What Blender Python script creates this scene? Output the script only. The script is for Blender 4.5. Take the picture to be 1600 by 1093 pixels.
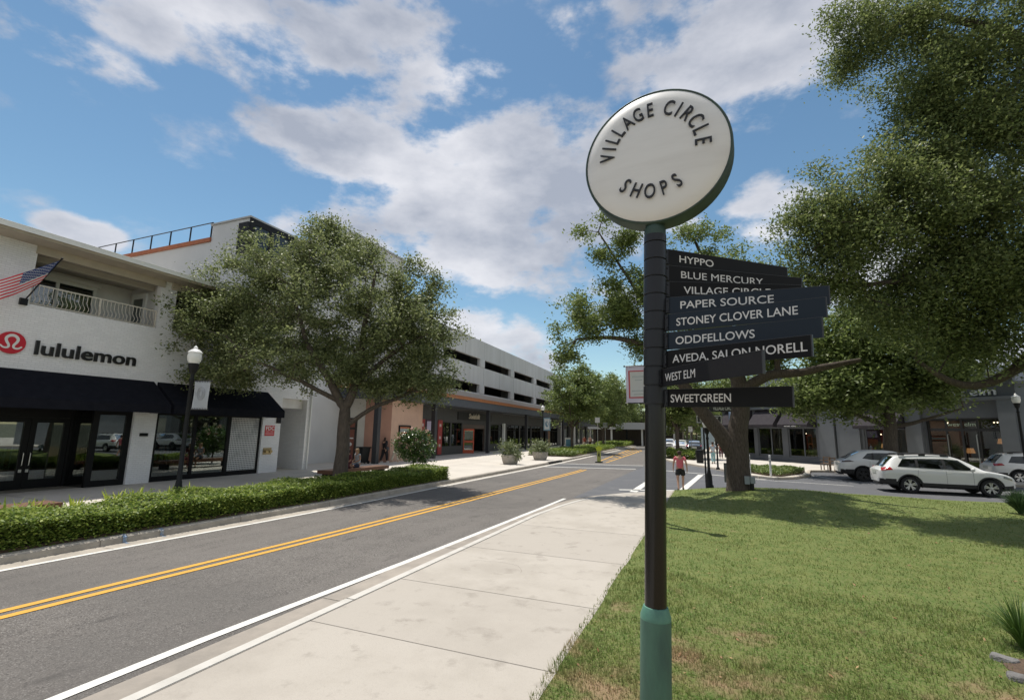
import bpy, bmesh, math, random
import numpy as np
from mathutils import Vector, Matrix, Euler

for o in list(bpy.data.objects): bpy.data.objects.remove(o)
scene = bpy.context.scene
COL = scene.collection
R_ = math.radians
random.seed(7)

# ------------------------------------------------------------------ camera
F_PX, CX, CY = 750.0, 800.0, 546.5
PITCH, YAW, ROLL, EYE = R_(9.6), R_(22.5), R_(0.9), 2.4
cy_, sy_, cp_, sp_ = math.cos(YAW), math.sin(YAW), math.cos(PITCH), math.sin(PITCH)
FWD = np.array([-sy_*cp_, cy_*cp_, sp_]); r0 = np.array([cy_, sy_, 0.0]); u0 = np.cross(r0, FWD)
RGT = math.cos(ROLL)*r0 + math.sin(ROLL)*u0
UPV = -math.sin(ROLL)*r0 + math.cos(ROLL)*u0
ORG = np.array([0, 0, EYE])
cam_d = bpy.data.cameras.new('camera'); cam = bpy.data.objects.new('camera', cam_d); COL.objects.link(cam)
cam_d.sensor_width = 36.0; cam_d.lens = 36.0*F_PX/1600.0
cam_d.clip_start = 0.1; cam_d.clip_end = 6000
cam.matrix_world = Matrix(((RGT[0], UPV[0], -FWD[0], 0), (RGT[1], UPV[1], -FWD[1], 0), (RGT[2], UPV[2], -FWD[2], EYE), (0, 0, 0, 1)))
scene.camera = cam
scene.view_settings.view_transform = 'Standard'; scene.view_settings.look = 'None'
scene.view_settings.exposure = 0.74; scene.view_settings.gamma = 1.0

def ray(x, y): return FWD + RGT*(x-CX)/F_PX - UPV*(y-CY)/F_PX
def gnd(x, y, z=0.0):
    d = ray(x, y); t = (z-EYE)/d[2]; return ORG + d*t
def at_y(x, y, Y):
    d = ray(x, y); return ORG + d*(Y/d[1])
def at_x(x, y, X):
    d = ray(x, y); return ORG + d*(X/d[0])
def depth(P): return float((np.array(P)-ORG) @ FWD)

# ------------------------------------------------------------------ sun + sky
SUN_DIR = Vector((-0.28, 0.19, 1.0)).normalized()
sun_d = bpy.data.lights.new('sun', 'SUN'); sun = bpy.data.objects.new('sun', sun_d); COL.objects.link(sun)
sun_d.energy = 3.0; sun_d.angle = R_(0.53); sun_d.color = (1.0, 0.945, 0.86)
sun.rotation_euler = SUN_DIR.to_track_quat('Z', 'Y').to_euler()

world = bpy.data.worlds.new('World'); scene.world = world; world.use_nodes = True
wn = world.node_tree.nodes; wl = world.node_tree.links
for n in list(wn): wn.remove(n)
def W(t, **k):
    n = wn.new(t)
    for a, b in k.items(): setattr(n, a, b)
    return n
w_out = W('ShaderNodeOutputWorld'); w_bg = W('ShaderNodeBackground'); w_bg2 = W('ShaderNodeBackground'); w_mix = W('ShaderNodeMixShader')
sky = W('ShaderNodeTexSky', sky_type='NISHITA', sun_disc=False)
sky.sun_elevation = math.asin(SUN_DIR.z); sky.sun_rotation = math.atan2(SUN_DIR.x, SUN_DIR.y)
sky.air_density = 1.0; sky.dust_density = 0.15; sky.ozone_density = 2.0
hs = W('ShaderNodeHueSaturation'); hs.inputs['Saturation'].default_value = 1.12; wl.new(sky.outputs[0], hs.inputs['Color']); tn = W('ShaderNodeMix', data_type='RGBA', blend_type='MULTIPLY'); tn.inputs['Factor'].default_value = 1; tn.inputs['B'].default_value = (.95, .94, .80, 1); wl.new(hs.outputs[0], tn.inputs['A']); wl.new(tn.outputs['Result'], w_bg.inputs[0]); w_bg.inputs[1].default_value = 0.088
tc = W('ShaderNodeTexCoord')
def wmath(op, a, b=None, c=None, clamp=False):
    n = W('ShaderNodeMath', operation=op, use_clamp=clamp)
    for i, v in enumerate((a, b, c)):
        if v is None: continue
        if isinstance(v, (int, float)): n.inputs[i].default_value = v
        else: wl.new(v, n.inputs[i])
    return n.outputs[0]
def wdot(vec):
    n = W('ShaderNodeVectorMath', operation='DOT_PRODUCT'); wl.new(tc.outputs['Generated'], n.inputs[0]); n.inputs[1].default_value = vec
    return n.outputs['Value']
# clouds: a set of puffy patches, each round its own direction in the sky, torn by fractal noise
CLOUDS = [  # direction (as seen from the street), half-width, half-height, weight
    (430, 35, 300, 62, .92), (300, 75, 120, 45, .6), (425, 110, 75, 40, .7), (620, 45, 120, 48, .9), (30, 50, 170, 42, .75), (230, 25, 220, 48, .85), (720, 375, 250, 80, 1.0), (560, 300, 70, 40, .6),
    (105, 120, 45, 40, .30), (700, 120, 90, 55, .72), (450, 195, 75, 38, .80), (600, 175, 90, 48, .76),
    (640, 255, 160, 55, 1.05), (860, 270, 180, 90, 1.15), (800, 340, 230, 65, 1.0), (650, 300, 120, 45, .7), (700, 410, 190, 45, .75),
    (1000, 330, 110, 70, .8), (1160, 50, 190, 85, 1.15), (1010, 20, 150, 50, .85), (1240, 110, 80, 45, .6),
    (1130, 190, 80, 30, .45), (1200, 340, 80, 70, .85), (760, 525, 100, 40, 1.0), (830, 560, 60, 30, .7), (125, 362, 55, 25, .9),
    (600, 370, 70, 40, .62), (500, 330, 60, 35, .45), (1400, 420, 180, 110, .8), (1500, 560, 160, 60, .8), (1500, 150, 120, 60, .4),
    (950, 470, 90, 40, .45), (-520, 200, 280, 140, .9), (-350, -500, 500, 200, .8), (2100, 150, 400, 200, .9), (900, -500, 500, 200, .6),
]
nz = W('ShaderNodeTexNoise'); nz.inputs['Scale'].default_value = 6.0; nz.inputs['Detail'].default_value = 10; nz.inputs['Roughness'].default_value = .6
mp = W('ShaderNodeMapping'); mp.inputs['Scale'].default_value = (1, 1, 1.9); wl.new(tc.outputs['Generated'], mp.inputs[0]); wl.new(mp.outputs[0], nz.inputs['Vector'])
acc = None
FILL_CLOUDS = [((.2, -1, .55), .75, .42, 1.25), ((1, -.35, .6), .7, .4, 1.2), ((-.9, -.7, .55), .6, .4, 1.2), ((.3, -.4, 1.1), .5, .45, 1.2), ((-1, -.55, .8), .35, .3, 1.1), ((.9, .45, .9), .4, .35, 1.1)]   # unseen cloud banks, added to lift the fill light and make it less blue
for item in CLOUDS+FILL_CLOUDS:
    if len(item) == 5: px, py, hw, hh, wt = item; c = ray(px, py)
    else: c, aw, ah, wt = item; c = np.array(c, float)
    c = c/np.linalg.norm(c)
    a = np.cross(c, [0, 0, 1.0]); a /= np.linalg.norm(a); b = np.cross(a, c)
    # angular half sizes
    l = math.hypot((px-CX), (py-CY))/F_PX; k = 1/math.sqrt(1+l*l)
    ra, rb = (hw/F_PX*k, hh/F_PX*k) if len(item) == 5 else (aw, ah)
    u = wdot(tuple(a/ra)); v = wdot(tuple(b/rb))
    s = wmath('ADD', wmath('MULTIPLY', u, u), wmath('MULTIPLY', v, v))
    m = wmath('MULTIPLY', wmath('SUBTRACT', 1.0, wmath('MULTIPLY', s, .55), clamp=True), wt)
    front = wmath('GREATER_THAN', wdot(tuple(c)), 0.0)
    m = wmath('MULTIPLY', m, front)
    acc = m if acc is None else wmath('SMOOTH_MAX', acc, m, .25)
den = wmath('ADD', acc, wmath('MULTIPLY', wmath('MULTIPLY', wmath('SUBTRACT', nz.outputs[0], .5), 2.9), wmath('MULTIPLY_ADD', acc, 1.8, .28, clamp=True)))
ss = W('ShaderNodeMapRange', interpolation_type='SMOOTHSTEP'); ss.inputs['From Min'].default_value = .28; ss.inputs['From Max'].default_value = .80
wl.new(den, ss.inputs['Value'])
alpha = wmath('MULTIPLY', ss.outputs[0], .93)
nz2 = W('ShaderNodeTexNoise'); nz2.inputs['Scale'].default_value = 3.6; nz2.inputs['Detail'].default_value = 6; nz2.inputs['Roughness'].default_value = .55
mp2 = W('ShaderNodeMapping'); mp2.inputs['Scale'].default_value = (1, 1, 2.2); mp2.inputs['Location'].default_value = (3.1, 1.7, .6)
wl.new(tc.outputs['Generated'], mp2.inputs[0]); wl.new(mp2.outputs[0], nz2.inputs['Vector'])
shade = W('ShaderNodeMapRange'); shade.inputs['From Min'].default_value = .34; shade.inputs['From Max'].default_value = .68
wl.new(nz2.outputs[0], shade.inputs['Value'])
cr = W('ShaderNodeMix', data_type='RGBA')
cr.inputs['A'].default_value = (.25, .27, .32, 1); cr.inputs['B'].default_value = (.52, .52, .545, 1)
wl.new(wmath('SUBTRACT', shade.outputs[0], wmath('MULTIPLY', wmath('SUBTRACT', den, .70, clamp=True), .42), clamp=True), cr.inputs['Factor'])
wl.new(cr.outputs['Result'], w_bg2.inputs[0]); w_bg2.inputs[1].default_value = 1.0
wl.new(alpha, w_mix.inputs[0]); wl.new(w_bg.outputs[0], w_mix.inputs[1]); wl.new(w_bg2.outputs[0], w_mix.inputs[2]); wl.new(w_mix.outputs[0], w_out.inputs[0])

# ------------------------------------------------------------------ materials
MATS = {}
def mat(name, col, rough=.6, metal=0.0, col2=None, scale=8.0, detail=5.0, bump=0.0, bscale=None, emit=None, spec=.5, island=0.0, hue_isl=None, coat=0.0, stretch=None, lo=.35, hi=.65, transl=0.0):
    if name in MATS: return MATS[name]
    m = bpy.data.materials.new(name); m.use_nodes = True; MATS[name] = m
    nt = m.node_tree; N = nt.nodes; L = nt.links; b = N['Principled BSDF']
    b.inputs['Roughness'].default_value = rough; b.inputs['Metallic'].default_value = metal
    b.inputs['Specular IOR Level'].default_value = spec
    b.inputs['Coat Weight'].default_value = coat
    b.inputs['Base Color'].default_value = (*col, 1)
    vec = None
    if col2 is not None or bump:
        g = N.new('ShaderNodeNewGeometry'); vec = g.outputs['Position']
        if stretch:
            mpn = N.new('ShaderNodeMapping'); mpn.inputs['Scale'].default_value = stretch; L.new(vec, mpn.inputs[0]); vec = mpn.outputs[0]
    last = None
    if col2 is not None:
        t = N.new('ShaderNodeTexNoise'); t.inputs['Scale'].default_value = scale; t.inputs['Detail'].default_value = detail; t.inputs['Roughness'].default_value = .62
        L.new(vec, t.inputs['Vector'])
        mr = N.new('ShaderNodeMapRange'); mr.inputs['From Min'].default_value = lo; mr.inputs['From Max'].default_value = hi; L.new(t.outputs[0], mr.inputs['Value'])
        mx = N.new('ShaderNodeMix'); mx.data_type = 'RGBA'; mx.inputs['A'].default_value = (*col, 1); mx.inputs['B'].default_value = (*col2, 1)
        L.new(mr.outputs[0], mx.inputs['Factor']); last = mx.outputs['Result']
    if island or hue_isl:
        g2 = N.new('ShaderNodeNewGeometry')
        mx = N.new('ShaderNodeMix'); mx.data_type = 'RGBA'
        if last is None: mx.inputs['A'].default_value = (*col, 1)
        else: L.new(last, mx.inputs['A'])
        mx.inputs['B'].default_value = (*(hue_isl or col), 1)
        pw = N.new('ShaderNodeMath'); pw.operation = 'POWER'; pw.inputs[1].default_value = 1.6
        L.new(g2.outputs['Random Per Island'], pw.inputs[0]); L.new(pw.outputs[0], mx.inputs['Factor']); last = mx.outputs['Result']
    if last is not None: L.new(last, b.inputs['Base Color'])
    if bump:
        t = N.new('ShaderNodeTexNoise'); t.inputs['Scale'].default_value = bscale or scale*4; t.inputs['Detail'].default_value = 4; L.new(vec, t.inputs['Vector'])
        bp = N.new('ShaderNodeBump'); bp.inputs['Strength'].default_value = bump; bp.inputs['Distance'].default_value = .02; L.new(t.outputs[0], bp.inputs['Height']); L.new(bp.outputs[0], b.inputs['Normal'])
    if emit:
        b.inputs['Emission Color'].default_value = (*emit[:3], 1); b.inputs['Emission Strength'].default_value = emit[3]
    if transl:
        tr = N.new('ShaderNodeBsdfTranslucent'); ms = N.new('ShaderNodeMixShader'); ms.inputs[0].default_value = transl
        if last is not None: L.new(last, tr.inputs['Color'])
        else: tr.inputs['Color'].default_value = (*col, 1)
        out = [n for n in N if n.type == 'OUTPUT_MATERIAL'][0]
        L.new(b.outputs[0], ms.inputs[1]); L.new(tr.outputs[0], ms.inputs[2]); L.new(ms.outputs[0], out.inputs[0])
    return m

def glass_mat(name, tint, refl=.3):
    m = bpy.data.materials.new(name); m.use_nodes = True; MATS[name] = m
    nt = m.node_tree; N = nt.nodes; L = nt.links
    for n in list(N): N.remove(n)
    out = N.new('ShaderNodeOutputMaterial'); mx = N.new('ShaderNodeMixShader'); g = N.new('ShaderNodeBsdfGlossy'); t = N.new('ShaderNodeBsdfTransparent')
    g.inputs['Roughness'].default_value = .012; g.inputs['Color'].default_value = (.9, .95, .95, 1); t.inputs['Color'].default_value = (*tint, 1)
    lw = N.new('ShaderNodeFresnel'); lw.inputs[0].default_value = 1.5
    ad = N.new('ShaderNodeMath'); ad.operation = 'ADD'; ad.use_clamp = True; ad.inputs[1].default_value = refl; L.new(lw.outputs[0], ad.inputs[0])
    L.new(ad.outputs[0], mx.inputs[0]); L.new(t.outputs[0], mx.inputs[1]); L.new(g.outputs[0], mx.inputs[2]); L.new(mx.outputs[0], out.inputs[0])
    return m

def brick_mat(name, col, mortar, axis='YZ', size=(.215, .075), bump=.35, rough=.7, stain=None, msize=.006, offset=.5):
    m = bpy.data.materials.new(name); m.use_nodes = True; MATS[name] = m
    nt = m.node_tree; N = nt.nodes; L = nt.links; b = N['Principled BSDF']; b.inputs['Roughness'].default_value = rough
    g = N.new('ShaderNodeNewGeometry'); s = N.new('ShaderNodeSeparateXYZ'); c = N.new('ShaderNodeCombineXYZ'); L.new(g.outputs['Position'], s.inputs[0])
    if axis == 'HZ':
        ad = N.new('ShaderNodeMath'); ad.operation = 'ADD'; L.new(s.outputs[0], ad.inputs[0]); L.new(s.outputs[1], ad.inputs[1]); L.new(ad.outputs[0], c.inputs[0]); L.new(s.outputs[2], c.inputs[1])
    else:
        L.new(s.outputs['XYZ'.index(axis[0])], c.inputs[0]); L.new(s.outputs['XYZ'.index(axis[1])], c.inputs[1])
    br = N.new('ShaderNodeTexBrick'); br.inputs['Scale'].default_value = 1; br.inputs['Brick Width'].default_value = size[0]; br.inputs['Row Height'].default_value = size[1]
    br.inputs['Mortar Size'].default_value = msize; br.offset = offset; br.inputs['Mortar Smooth'].default_value = .3
    br.inputs['Color1'].default_value = (*col, 1); br.inputs['Color2'].default_value = (*[x*.93 for x in col], 1); br.inputs['Mortar'].default_value = (*mortar, 1)
    L.new(c.outputs[0], br.inputs['Vector'])
    src = br.outputs['Color']
    t = N.new('ShaderNodeTexNoise'); t.inputs['Scale'].default_value = 1.1; t.inputs['Detail'].default_value = 7; t.inputs['Roughness'].default_value = .65; L.new(g.outputs['Position'], t.inputs['Vector'])
    mr = N.new('ShaderNodeMapRange'); mr.inputs['From Min'].default_value = .5; mr.inputs['From Max'].default_value = .78; L.new(t.outputs[0], mr.inputs['Value'])
    mx = N.new('ShaderNodeMix'); mx.data_type = 'RGBA'; L.new(src, mx.inputs['A']); mx.inputs['B'].default_value = (*(stain or [x*.82 for x in col]), 1); L.new(mr.outputs[0], mx.inputs['Factor'])
    L.new(mx.outputs['Result'], b.inputs['Base Color'])
    t2 = N.new('ShaderNodeTexNoise'); t2.inputs['Scale'].default_value = 26; L.new(g.outputs['Position'], t2.inputs['Vector'])
    hm = N.new('ShaderNodeMath'); hm.operation = 'MULTIPLY_ADD'; hm.inputs[1].default_value = -1.0; L.new(br.outputs['Fac'], hm.inputs[0]); L.new(t2.outputs[0], hm.inputs[2])
    bp = N.new('ShaderNodeBump'); bp.inputs['Strength'].default_value = bump; bp.inputs['Distance'].default_value = .01; L.new(hm.outputs[0], bp.inputs['Height']); L.new(bp.outputs[0], b.inputs['Normal'])
    return m

# ------------------------------------------------------------------ building blocks
class MB:
    """collects faces; build() links them as one mesh object"""
    def __init__(s): s.v = []; s.f = []; s.mi = []; s.cur = 0
    def face(s, pts):
        n = len(s.v); s.v += [tuple(map(float, p)) for p in pts]; s.f.append(tuple(range(n, n+len(pts)))); s.mi.append(s.cur)
    def grid(s, rows, close=False):
        n = len(s.v); m = len(rows[0])
        for r in rows: s.v += [tuple(map(float, p)) for p in r]
        for i in range(len(rows)-1):
            for j in range(m if close else m-1):
                k = (j+1) % m
                s.f.append((n+i*m+j, n+i*m+k, n+(i+1)*m+k, n+(i+1)*m+j)); s.mi.append(s.cur)
    def box(s, x0, x1, y0, y1, z0, z1, M=None, ch=0.0):
        P = [(x0, y0, z0), (x1, y0, z0), (x1, y1, z0), (x0, y1, z0), (x0, y0, z1), (x1, y0, z1), (x1, y1, z1), (x0, y1, z1)]
        if M is not None: P = [tuple(M @ Vector(p)) for p in P]
        n = len(s.v); s.v += P
        for q in ((3, 2, 1, 0), (4, 5, 6, 7), (0, 1, 5, 4), (1, 2, 6, 5), (2, 3, 7, 6), (3, 0, 4, 7)):
            s.f.append(tuple(n+i for i in q)); s.mi.append(s.cur)
    def prism(s, outline, z0, z1):
        n = len(outline)
        A = 0
        for i in range(n):
            x, y = outline[i][:2]; x2, y2 = outline[(i+1) % n][:2]; A += x*y2-x2*y
        if A < 0: outline = outline[::-1]
        b = len(s.v); s.v += [(float(p[0]), float(p[1]), z0) for p in outline] + [(float(p[0]), float(p[1]), z1) for p in outline]
        s.f.append(tuple(b+n+i for i in range(n))); s.mi.append(s.cur)
        s.f.append(tuple(b+n-1-i for i in range(n))); s.mi.append(s.cur)
        for i in range(n):
            j = (i+1) % n; s.f.append((b+i, b+j, b+n+j, b+n+i)); s.mi.append(s.cur)
    def tube(s, pts, rad, seg=8, cap=True):
        pts = [Vector(p) for p in pts]; n = len(pts)
        if not hasattr(rad, '__len__'): rad = [rad]*n
        rings = []; prev = None
        for i in range(n):
            t = (pts[min(i+1, n-1)]-pts[max(i-1, 0)])
            t = t.normalized() if t.length > 1e-9 else Vector((0, 0, 1))
            if prev is None: a = t.orthogonal().normalized()
            else:
                a = prev - t*prev.dot(t)
                a = a.normalized() if a.length > 1e-6 else t.orthogonal().normalized()
            prev = a; b = t.cross(a)
            rings.append([tuple(pts[i]+(a*math.cos(2*math.pi*k/seg)+b*math.sin(2*math.pi*k/seg))*rad[i]) for k in range(seg)])
        base = len(s.v); s.grid(rings, close=True)
        if cap:
            s.f.append(tuple(base+seg-1-k for k in range(seg))); s.mi.append(s.cur)
            e = base+(n-1)*seg; s.f.append(tuple(e+k for k in range(seg))); s.mi.append(s.cur)
    def lathe(s, prof, c=(0, 0, 0), seg=20, axis='Z', cap=True):
        rings = []
        for r, h in prof:
            ring = []
            for k in range(seg):
                a = 2*math.pi*k/seg; u, w = r*math.cos(a), r*math.sin(a)
                p = (u, w, h) if axis == 'Z' else ((u, h, w) if axis == 'Y' else (h, u, w))
                ring.append((c[0]+p[0], c[1]+p[1], c[2]+p[2]))
            rings.append(ring)
        base = len(s.v); s.grid(rings, close=True)
        if cap:
            s.f.append(tuple(base+seg-1-k for k in range(seg))); s.mi.append(s.cur)
            e = base+(len(prof)-1)*seg; s.f.append(tuple(e+k for k in range(seg))); s.mi.append(s.cur)
    def ball(s, c, r, seg=10, rings=6):
        if not hasattr(r, '__len__'): r = (r, r, r)
        rows = []
        for i in range(rings+1):
            t = math.pi*i/rings; rows.append([(c[0]+r[0]*max(math.sin(t), .02)*math.cos(2*math.pi*k/seg), c[1]+r[1]*max(math.sin(t), .02)*math.sin(2*math.pi*k/seg), c[2]-r[2]*math.cos(t)) for k in range(seg)])
        s.grid(rows, close=True)
    def build(s, name, mats, parent=None, smooth=False, local=False, M=None):
        me = bpy.data.meshes.new(name); me.from_pydata(s.v, [], s.f)
        if not isinstance(mats, (list, tuple)): mats = [mats]
        for m in mats: me.materials.append(m)
        if len(mats) > 1: me.polygons.foreach_set('material_index', s.mi)
        if M is not None: me.transform(M)
        if smooth: finish_smooth(me, smooth)
        return link(name, me, parent, local)
def finish_smooth(me, ang):
    me.polygons.foreach_set('use_smooth', [True]*len(me.polygons))
    if ang is not True:
        try: me.set_sharp_from_angle(angle=R_(ang))
        except Exception: pass
def link(name, me, parent=None, local=False):
    o = bpy.data.objects.new(name, me); COL.objects.link(o)
    if parent is not None:
        o.parent = parent
        if not local:
            L = Vector((0, 0, 0)); p = parent
            while p is not None: L += p.location; p = p.parent
            me.transform(Matrix.Translation(-L))
    return o
def tag(o, label=None, cat=None, group=None, kind=None):
    if label: o['label'] = label
    if cat: o['category'] = cat
    if group: o['group'] = group
    if kind: o['kind'] = kind
    return o
def thing(name, label, cat, loc=(0, 0, 0), rz=0.0, group=None):
    o = bpy.data.objects.new(name, None); COL.objects.link(o); o.location = loc; o.rotation_euler = (0, 0, rz); o.empty_display_size = .2
    return tag(o, label, cat, group)
def dup(root, loc, rz=0.0, label=None, group=None, scale=None):
    def cp(o, parent):
        c = o.copy(); COL.objects.link(c)
        if parent is not None: c.parent = parent
        for ch in list(o.children): cp(ch, c)
        return c
    r = cp(root, None); r.location = loc; r.rotation_euler = (0, 0, rz)
    if scale: r.scale = (scale,)*3 if not hasattr(scale, '__len__') else scale
    if label: r['label'] = label
    if group: r['group'] = group
    return r
def struct(name, mb, m, **k): return tag(mb.build(name, m, **k), kind='structure')

def text_data(s, size=1.0, ext=.004, bold=0.0, width=None, shear=0.0, align='LEFT', spacing=1.0):
    """lettering in the XZ plane facing -Y; returns a mesh datablock"""
    cu = bpy.data.curves.new('txt', 'FONT'); cu.body = s; cu.size = size; cu.extrude = ext; cu.offset = bold*size; cu.align_x = align; cu.shear = shear; cu.space_character = spacing; cu.resolution_u = 4
    ob = bpy.data.objects.new('txt', cu); COL.objects.link(ob)
    dg = bpy.context.evaluated_depsgraph_get(); me = bpy.data.meshes.new_from_object(ob.evaluated_get(dg))
    bpy.data.objects.remove(ob); bpy.data.curves.remove(cu)
    xs = [v.co.x for v in me.vertices]
    if width and xs:
        w = max(xs)-min(xs); k = width/w
        me.transform(Matrix.Diagonal((k, 1, 1, 1))); 
    me.transform(Matrix.Rotation(R_(90), 4, 'X'))
    return me
def text(s, m, M, parent, name='lettering', local=False, **k):
    me = text_data(s, **k); me.materials.clear(); me.materials.append(m); me.transform(M)
    me.polygons.foreach_set('material_index', [0]*len(me.polygons))
    return link(name, me, parent, local)

def frame_M(origin, u, n):
    """matrix whose local X runs along u, local -Y faces n (outward), Z up"""
    u = Vector(u).normalized(); z = Vector((0, 0, 1)); y = z.cross(u)
    return Matrix(((u.x, y.x, 0, origin[0]), (u.y, y.y, 0, origin[1]), (u.z, y.z, 1, origin[2]), (0, 0, 0, 1)))

def wall_panel(mb, u0, u1, z0, z1, holes, th, M):
    """wall in local XZ plane (front at y=0, back at y=+th) with rectangular holes"""
    us = sorted({u0, u1, *[h[0] for h in holes], *[h[1] for h in holes]}); zs = sorted({z0, z1, *[h[2] for h in holes], *[h[3] for h in holes]})
    us = [u for u in us if u0 <= u <= u1]; zs = [z for z in zs if z0 <= z <= z1]
    def solid(i, j):
        if i < 0 or j < 0 or i >= len(us)-1 or j >= len(zs)-1: return False
        a = (us[i]+us[i+1])/2; b = (zs[j]+zs[j+1])/2
        return not any(h[0] < a < h[1] and h[2] < b < h[3] for h in holes)
    T = lambda *p: tuple(M @ Vector(p))
    for i in range(len(us)-1):
        for j in range(len(zs)-1):
            if not solid(i, j): continue
            a, b, c, d = us[i], us[i+1], zs[j], zs[j+1]
            mb.face([T(a, 0, c), T(b, 0, c), T(b, 0, d), T(a, 0, d)]); mb.face([T(b, th, c), T(a, th, c), T(a, th, d), T(b, th, d)])
            if not solid(i-1, j): mb.face([T(a, th, c), T(a, 0, c), T(a, 0, d), T(a, th, d)])
            if not solid(i+1, j): mb.face([T(b, 0, c), T(b, th, c), T(b, th, d), T(b, 0, d)])
            if not solid(i, j-1): mb.face([T(a, th, c), T(b, th, c), T(b, 0, c), T(a, 0, c)])
            if not solid(i, j+1): mb.face([T(a, 0, d), T(b, 0, d), T(b, th, d), T(a, th, d)])

# common materials
M_black = mat('black_metal', (.010, .011, .012), rough=.45, metal=.0, spec=.25)
M_blackp = mat('black_frame_paint', (.009, .009, .010), rough=.4, spec=.2)
M_white = mat('white_paint', (.72, .72, .70), rough=.5)
M_glass = glass_mat('window_glass', (.55, .62, .58), .16)
M_dkglass = glass_mat('dark_window_glass', (.25, .30, .31), .14)
M_chrome = mat('brushed_steel', (.55, .55, .55), rough=.3, metal=1.0)
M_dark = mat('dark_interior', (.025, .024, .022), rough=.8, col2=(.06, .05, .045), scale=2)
M_wood = mat('brown_wood', (.16, .075, .04), rough=.55, col2=(.09, .04, .022), scale=6, stretch=(8, 8, 1))
# ------------------------------------------------------------------ ground, road, pavements
M_asph = mat('asphalt', (.112, .102, .093), rough=.92, col2=(.142, .130, .118), scale=1.3, detail=12, bump=.55, bscale=70, lo=.38, hi=.62)
def speckle(m, scale=420, amt=.5, c=(.26, .25, .24)):
    nt = m.node_tree; N = nt.nodes; L = nt.links; b = N['Principled BSDF']; old = b.inputs['Base Color'].links[0].from_socket
    g = N.new('ShaderNodeNewGeometry'); v = N.new('ShaderNodeTexVoronoi'); v.inputs['Scale'].default_value = scale; L.new(g.outputs['Position'], v.inputs['Vector'])
    s = N.new('ShaderNodeSeparateColor'); L.new(v.outputs['Color'], s.inputs[0])
    mr = N.new('ShaderNodeMapRange'); mr.inputs['From Min'].default_value = .72; mr.inputs['From Max'].default_value = 1.0; mr.inputs['To Max'].default_value = amt; L.new(s.outputs[0], mr.inputs['Value'])
    mx = N.new('ShaderNodeMix'); mx.data_type = 'RGBA'; L.new(old, mx.inputs['A']); mx.inputs['B'].default_value = (*c, 1); L.new(mr.outputs[0], mx.inputs['Factor']); L.new(mx.outputs['Result'], b.inputs['Base Color'])
speckle(M_asph, 95, .8, (.30, .285, .265)); speckle(M_asph, 62, .75, (.035, .032, .03))
M_conc = mat('pavement_concrete', (.455, .42, .37), island=1, hue_isl=(.385, .352, .308), rough=.85, col2=(.37, .335, .285), scale=.9, detail=10, bump=.25, bscale=60, lo=.42, hi=.72)
speckle(M_conc, 90, .25, (.30, .27, .24))
def streaks(m, stretch, scale, c, lo, hi, amt):
    nt = m.node_tree; N = nt.nodes; L = nt.links; b = N['Principled BSDF']; old = b.inputs['Base Color'].links[0].from_socket
    g = N.new('ShaderNodeNewGeometry'); mp_ = N.new('ShaderNodeMapping'); mp_.inputs['Scale'].default_value = stretch; L.new(g.outputs['Position'], mp_.inputs[0])
    t = N.new('ShaderNodeTexNoise'); t.inputs['Scale'].default_value = scale; t.inputs['Detail'].default_value = 8; t.inputs['Roughness'].default_value = .65; L.new(mp_.outputs[0], t.inputs['Vector'])
    mr = N.new('ShaderNodeMapRange'); mr.inputs['From Min'].default_value = lo; mr.inputs['From Max'].default_value = hi; mr.inputs['To Max'].default_value = amt; L.new(t.outputs[0], mr.inputs['Value'])
    mx = N.new('ShaderNodeMix'); mx.data_type = 'RGBA'; L.new(old, mx.inputs['A']); mx.inputs['B'].default_value = (*c, 1); L.new(mr.outputs[0], mx.inputs['Factor']); L.new(mx.outputs['Result'], b.inputs['Base Color'])
streaks(M_asph, (1.6, .06, 1), 1.0, (.155, .142, .13), .48, .66, .8); streaks(M_asph, (1, .35, 1), 2.3, (.05, .046, .043), .60, .72, .75); streaks(M_asph, (1, 1, 1), .16, (.085, .08, .075), .5, .62, .5)
streaks(M_conc, (1, 1, 1), 2.6, (.22, .195, .165), .56, .74, .75); streaks(M_conc, (1, 1, 1), .45, (.33, .30, .26), .5, .66, .6); streaks(M_conc, (1, 1, 1), 11, (.17, .15, .13), .72, .80, .6)
M_conc2 = mat('plaza_concrete', (.56, .52, .46), rough=.85, col2=(.47, .435, .385), scale=.5, detail=8, bump=.15, bscale=40, lo=.42, hi=.72)
M_kerb = mat('kerb_concrete', (.40, .36, .305), rough=.88, col2=(.27, .245, .21), scale=2.2, detail=9, bump=.3, bscale=50, lo=.4, hi=.7)
M_gutter = mat('gutter_concrete', (.35, .31, .265), rough=.88, col2=(.25, .225, .195), scale=1.7, detail=9, bump=.3, bscale=60, lo=.35, hi=.65)
M_joint = mat('joint_line', (.17, .155, .135), rough=.9)
M_yel = mat('yellow_road_paint', (.62, .33, .035), rough=.65, col2=(.50, .28, .05), scale=7, detail=9, lo=.45, hi=.75)
M_wht = mat('white_road_paint', (.66, .65, .61), rough=.65, col2=(.45, .44, .41), scale=9, detail=10, lo=.52, hi=.78)
M_pave = brick_mat('grey_pavers', (.10, .103, .112), (.07, .07, .07), axis='XY', size=(.24, .12), bump=.3, rough=.8, stain=(.135, .135, .14))
M_soil = mat('mulch_soil', (.075, .05, .035), rough=.95, col2=(.13, .085, .055), scale=20, bump=.8)
M_base = mat('distant_ground', (.10, .11, .07), rough=.95, col2=(.16, .16, .12), scale=.05)

b = MB(); b.face([(-2500, -2500, -.06), (2500, -2500, -.06), (2500, 2500, -.06), (-2500, 2500, -.06)]); struct('ground', b, M_base)

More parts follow.
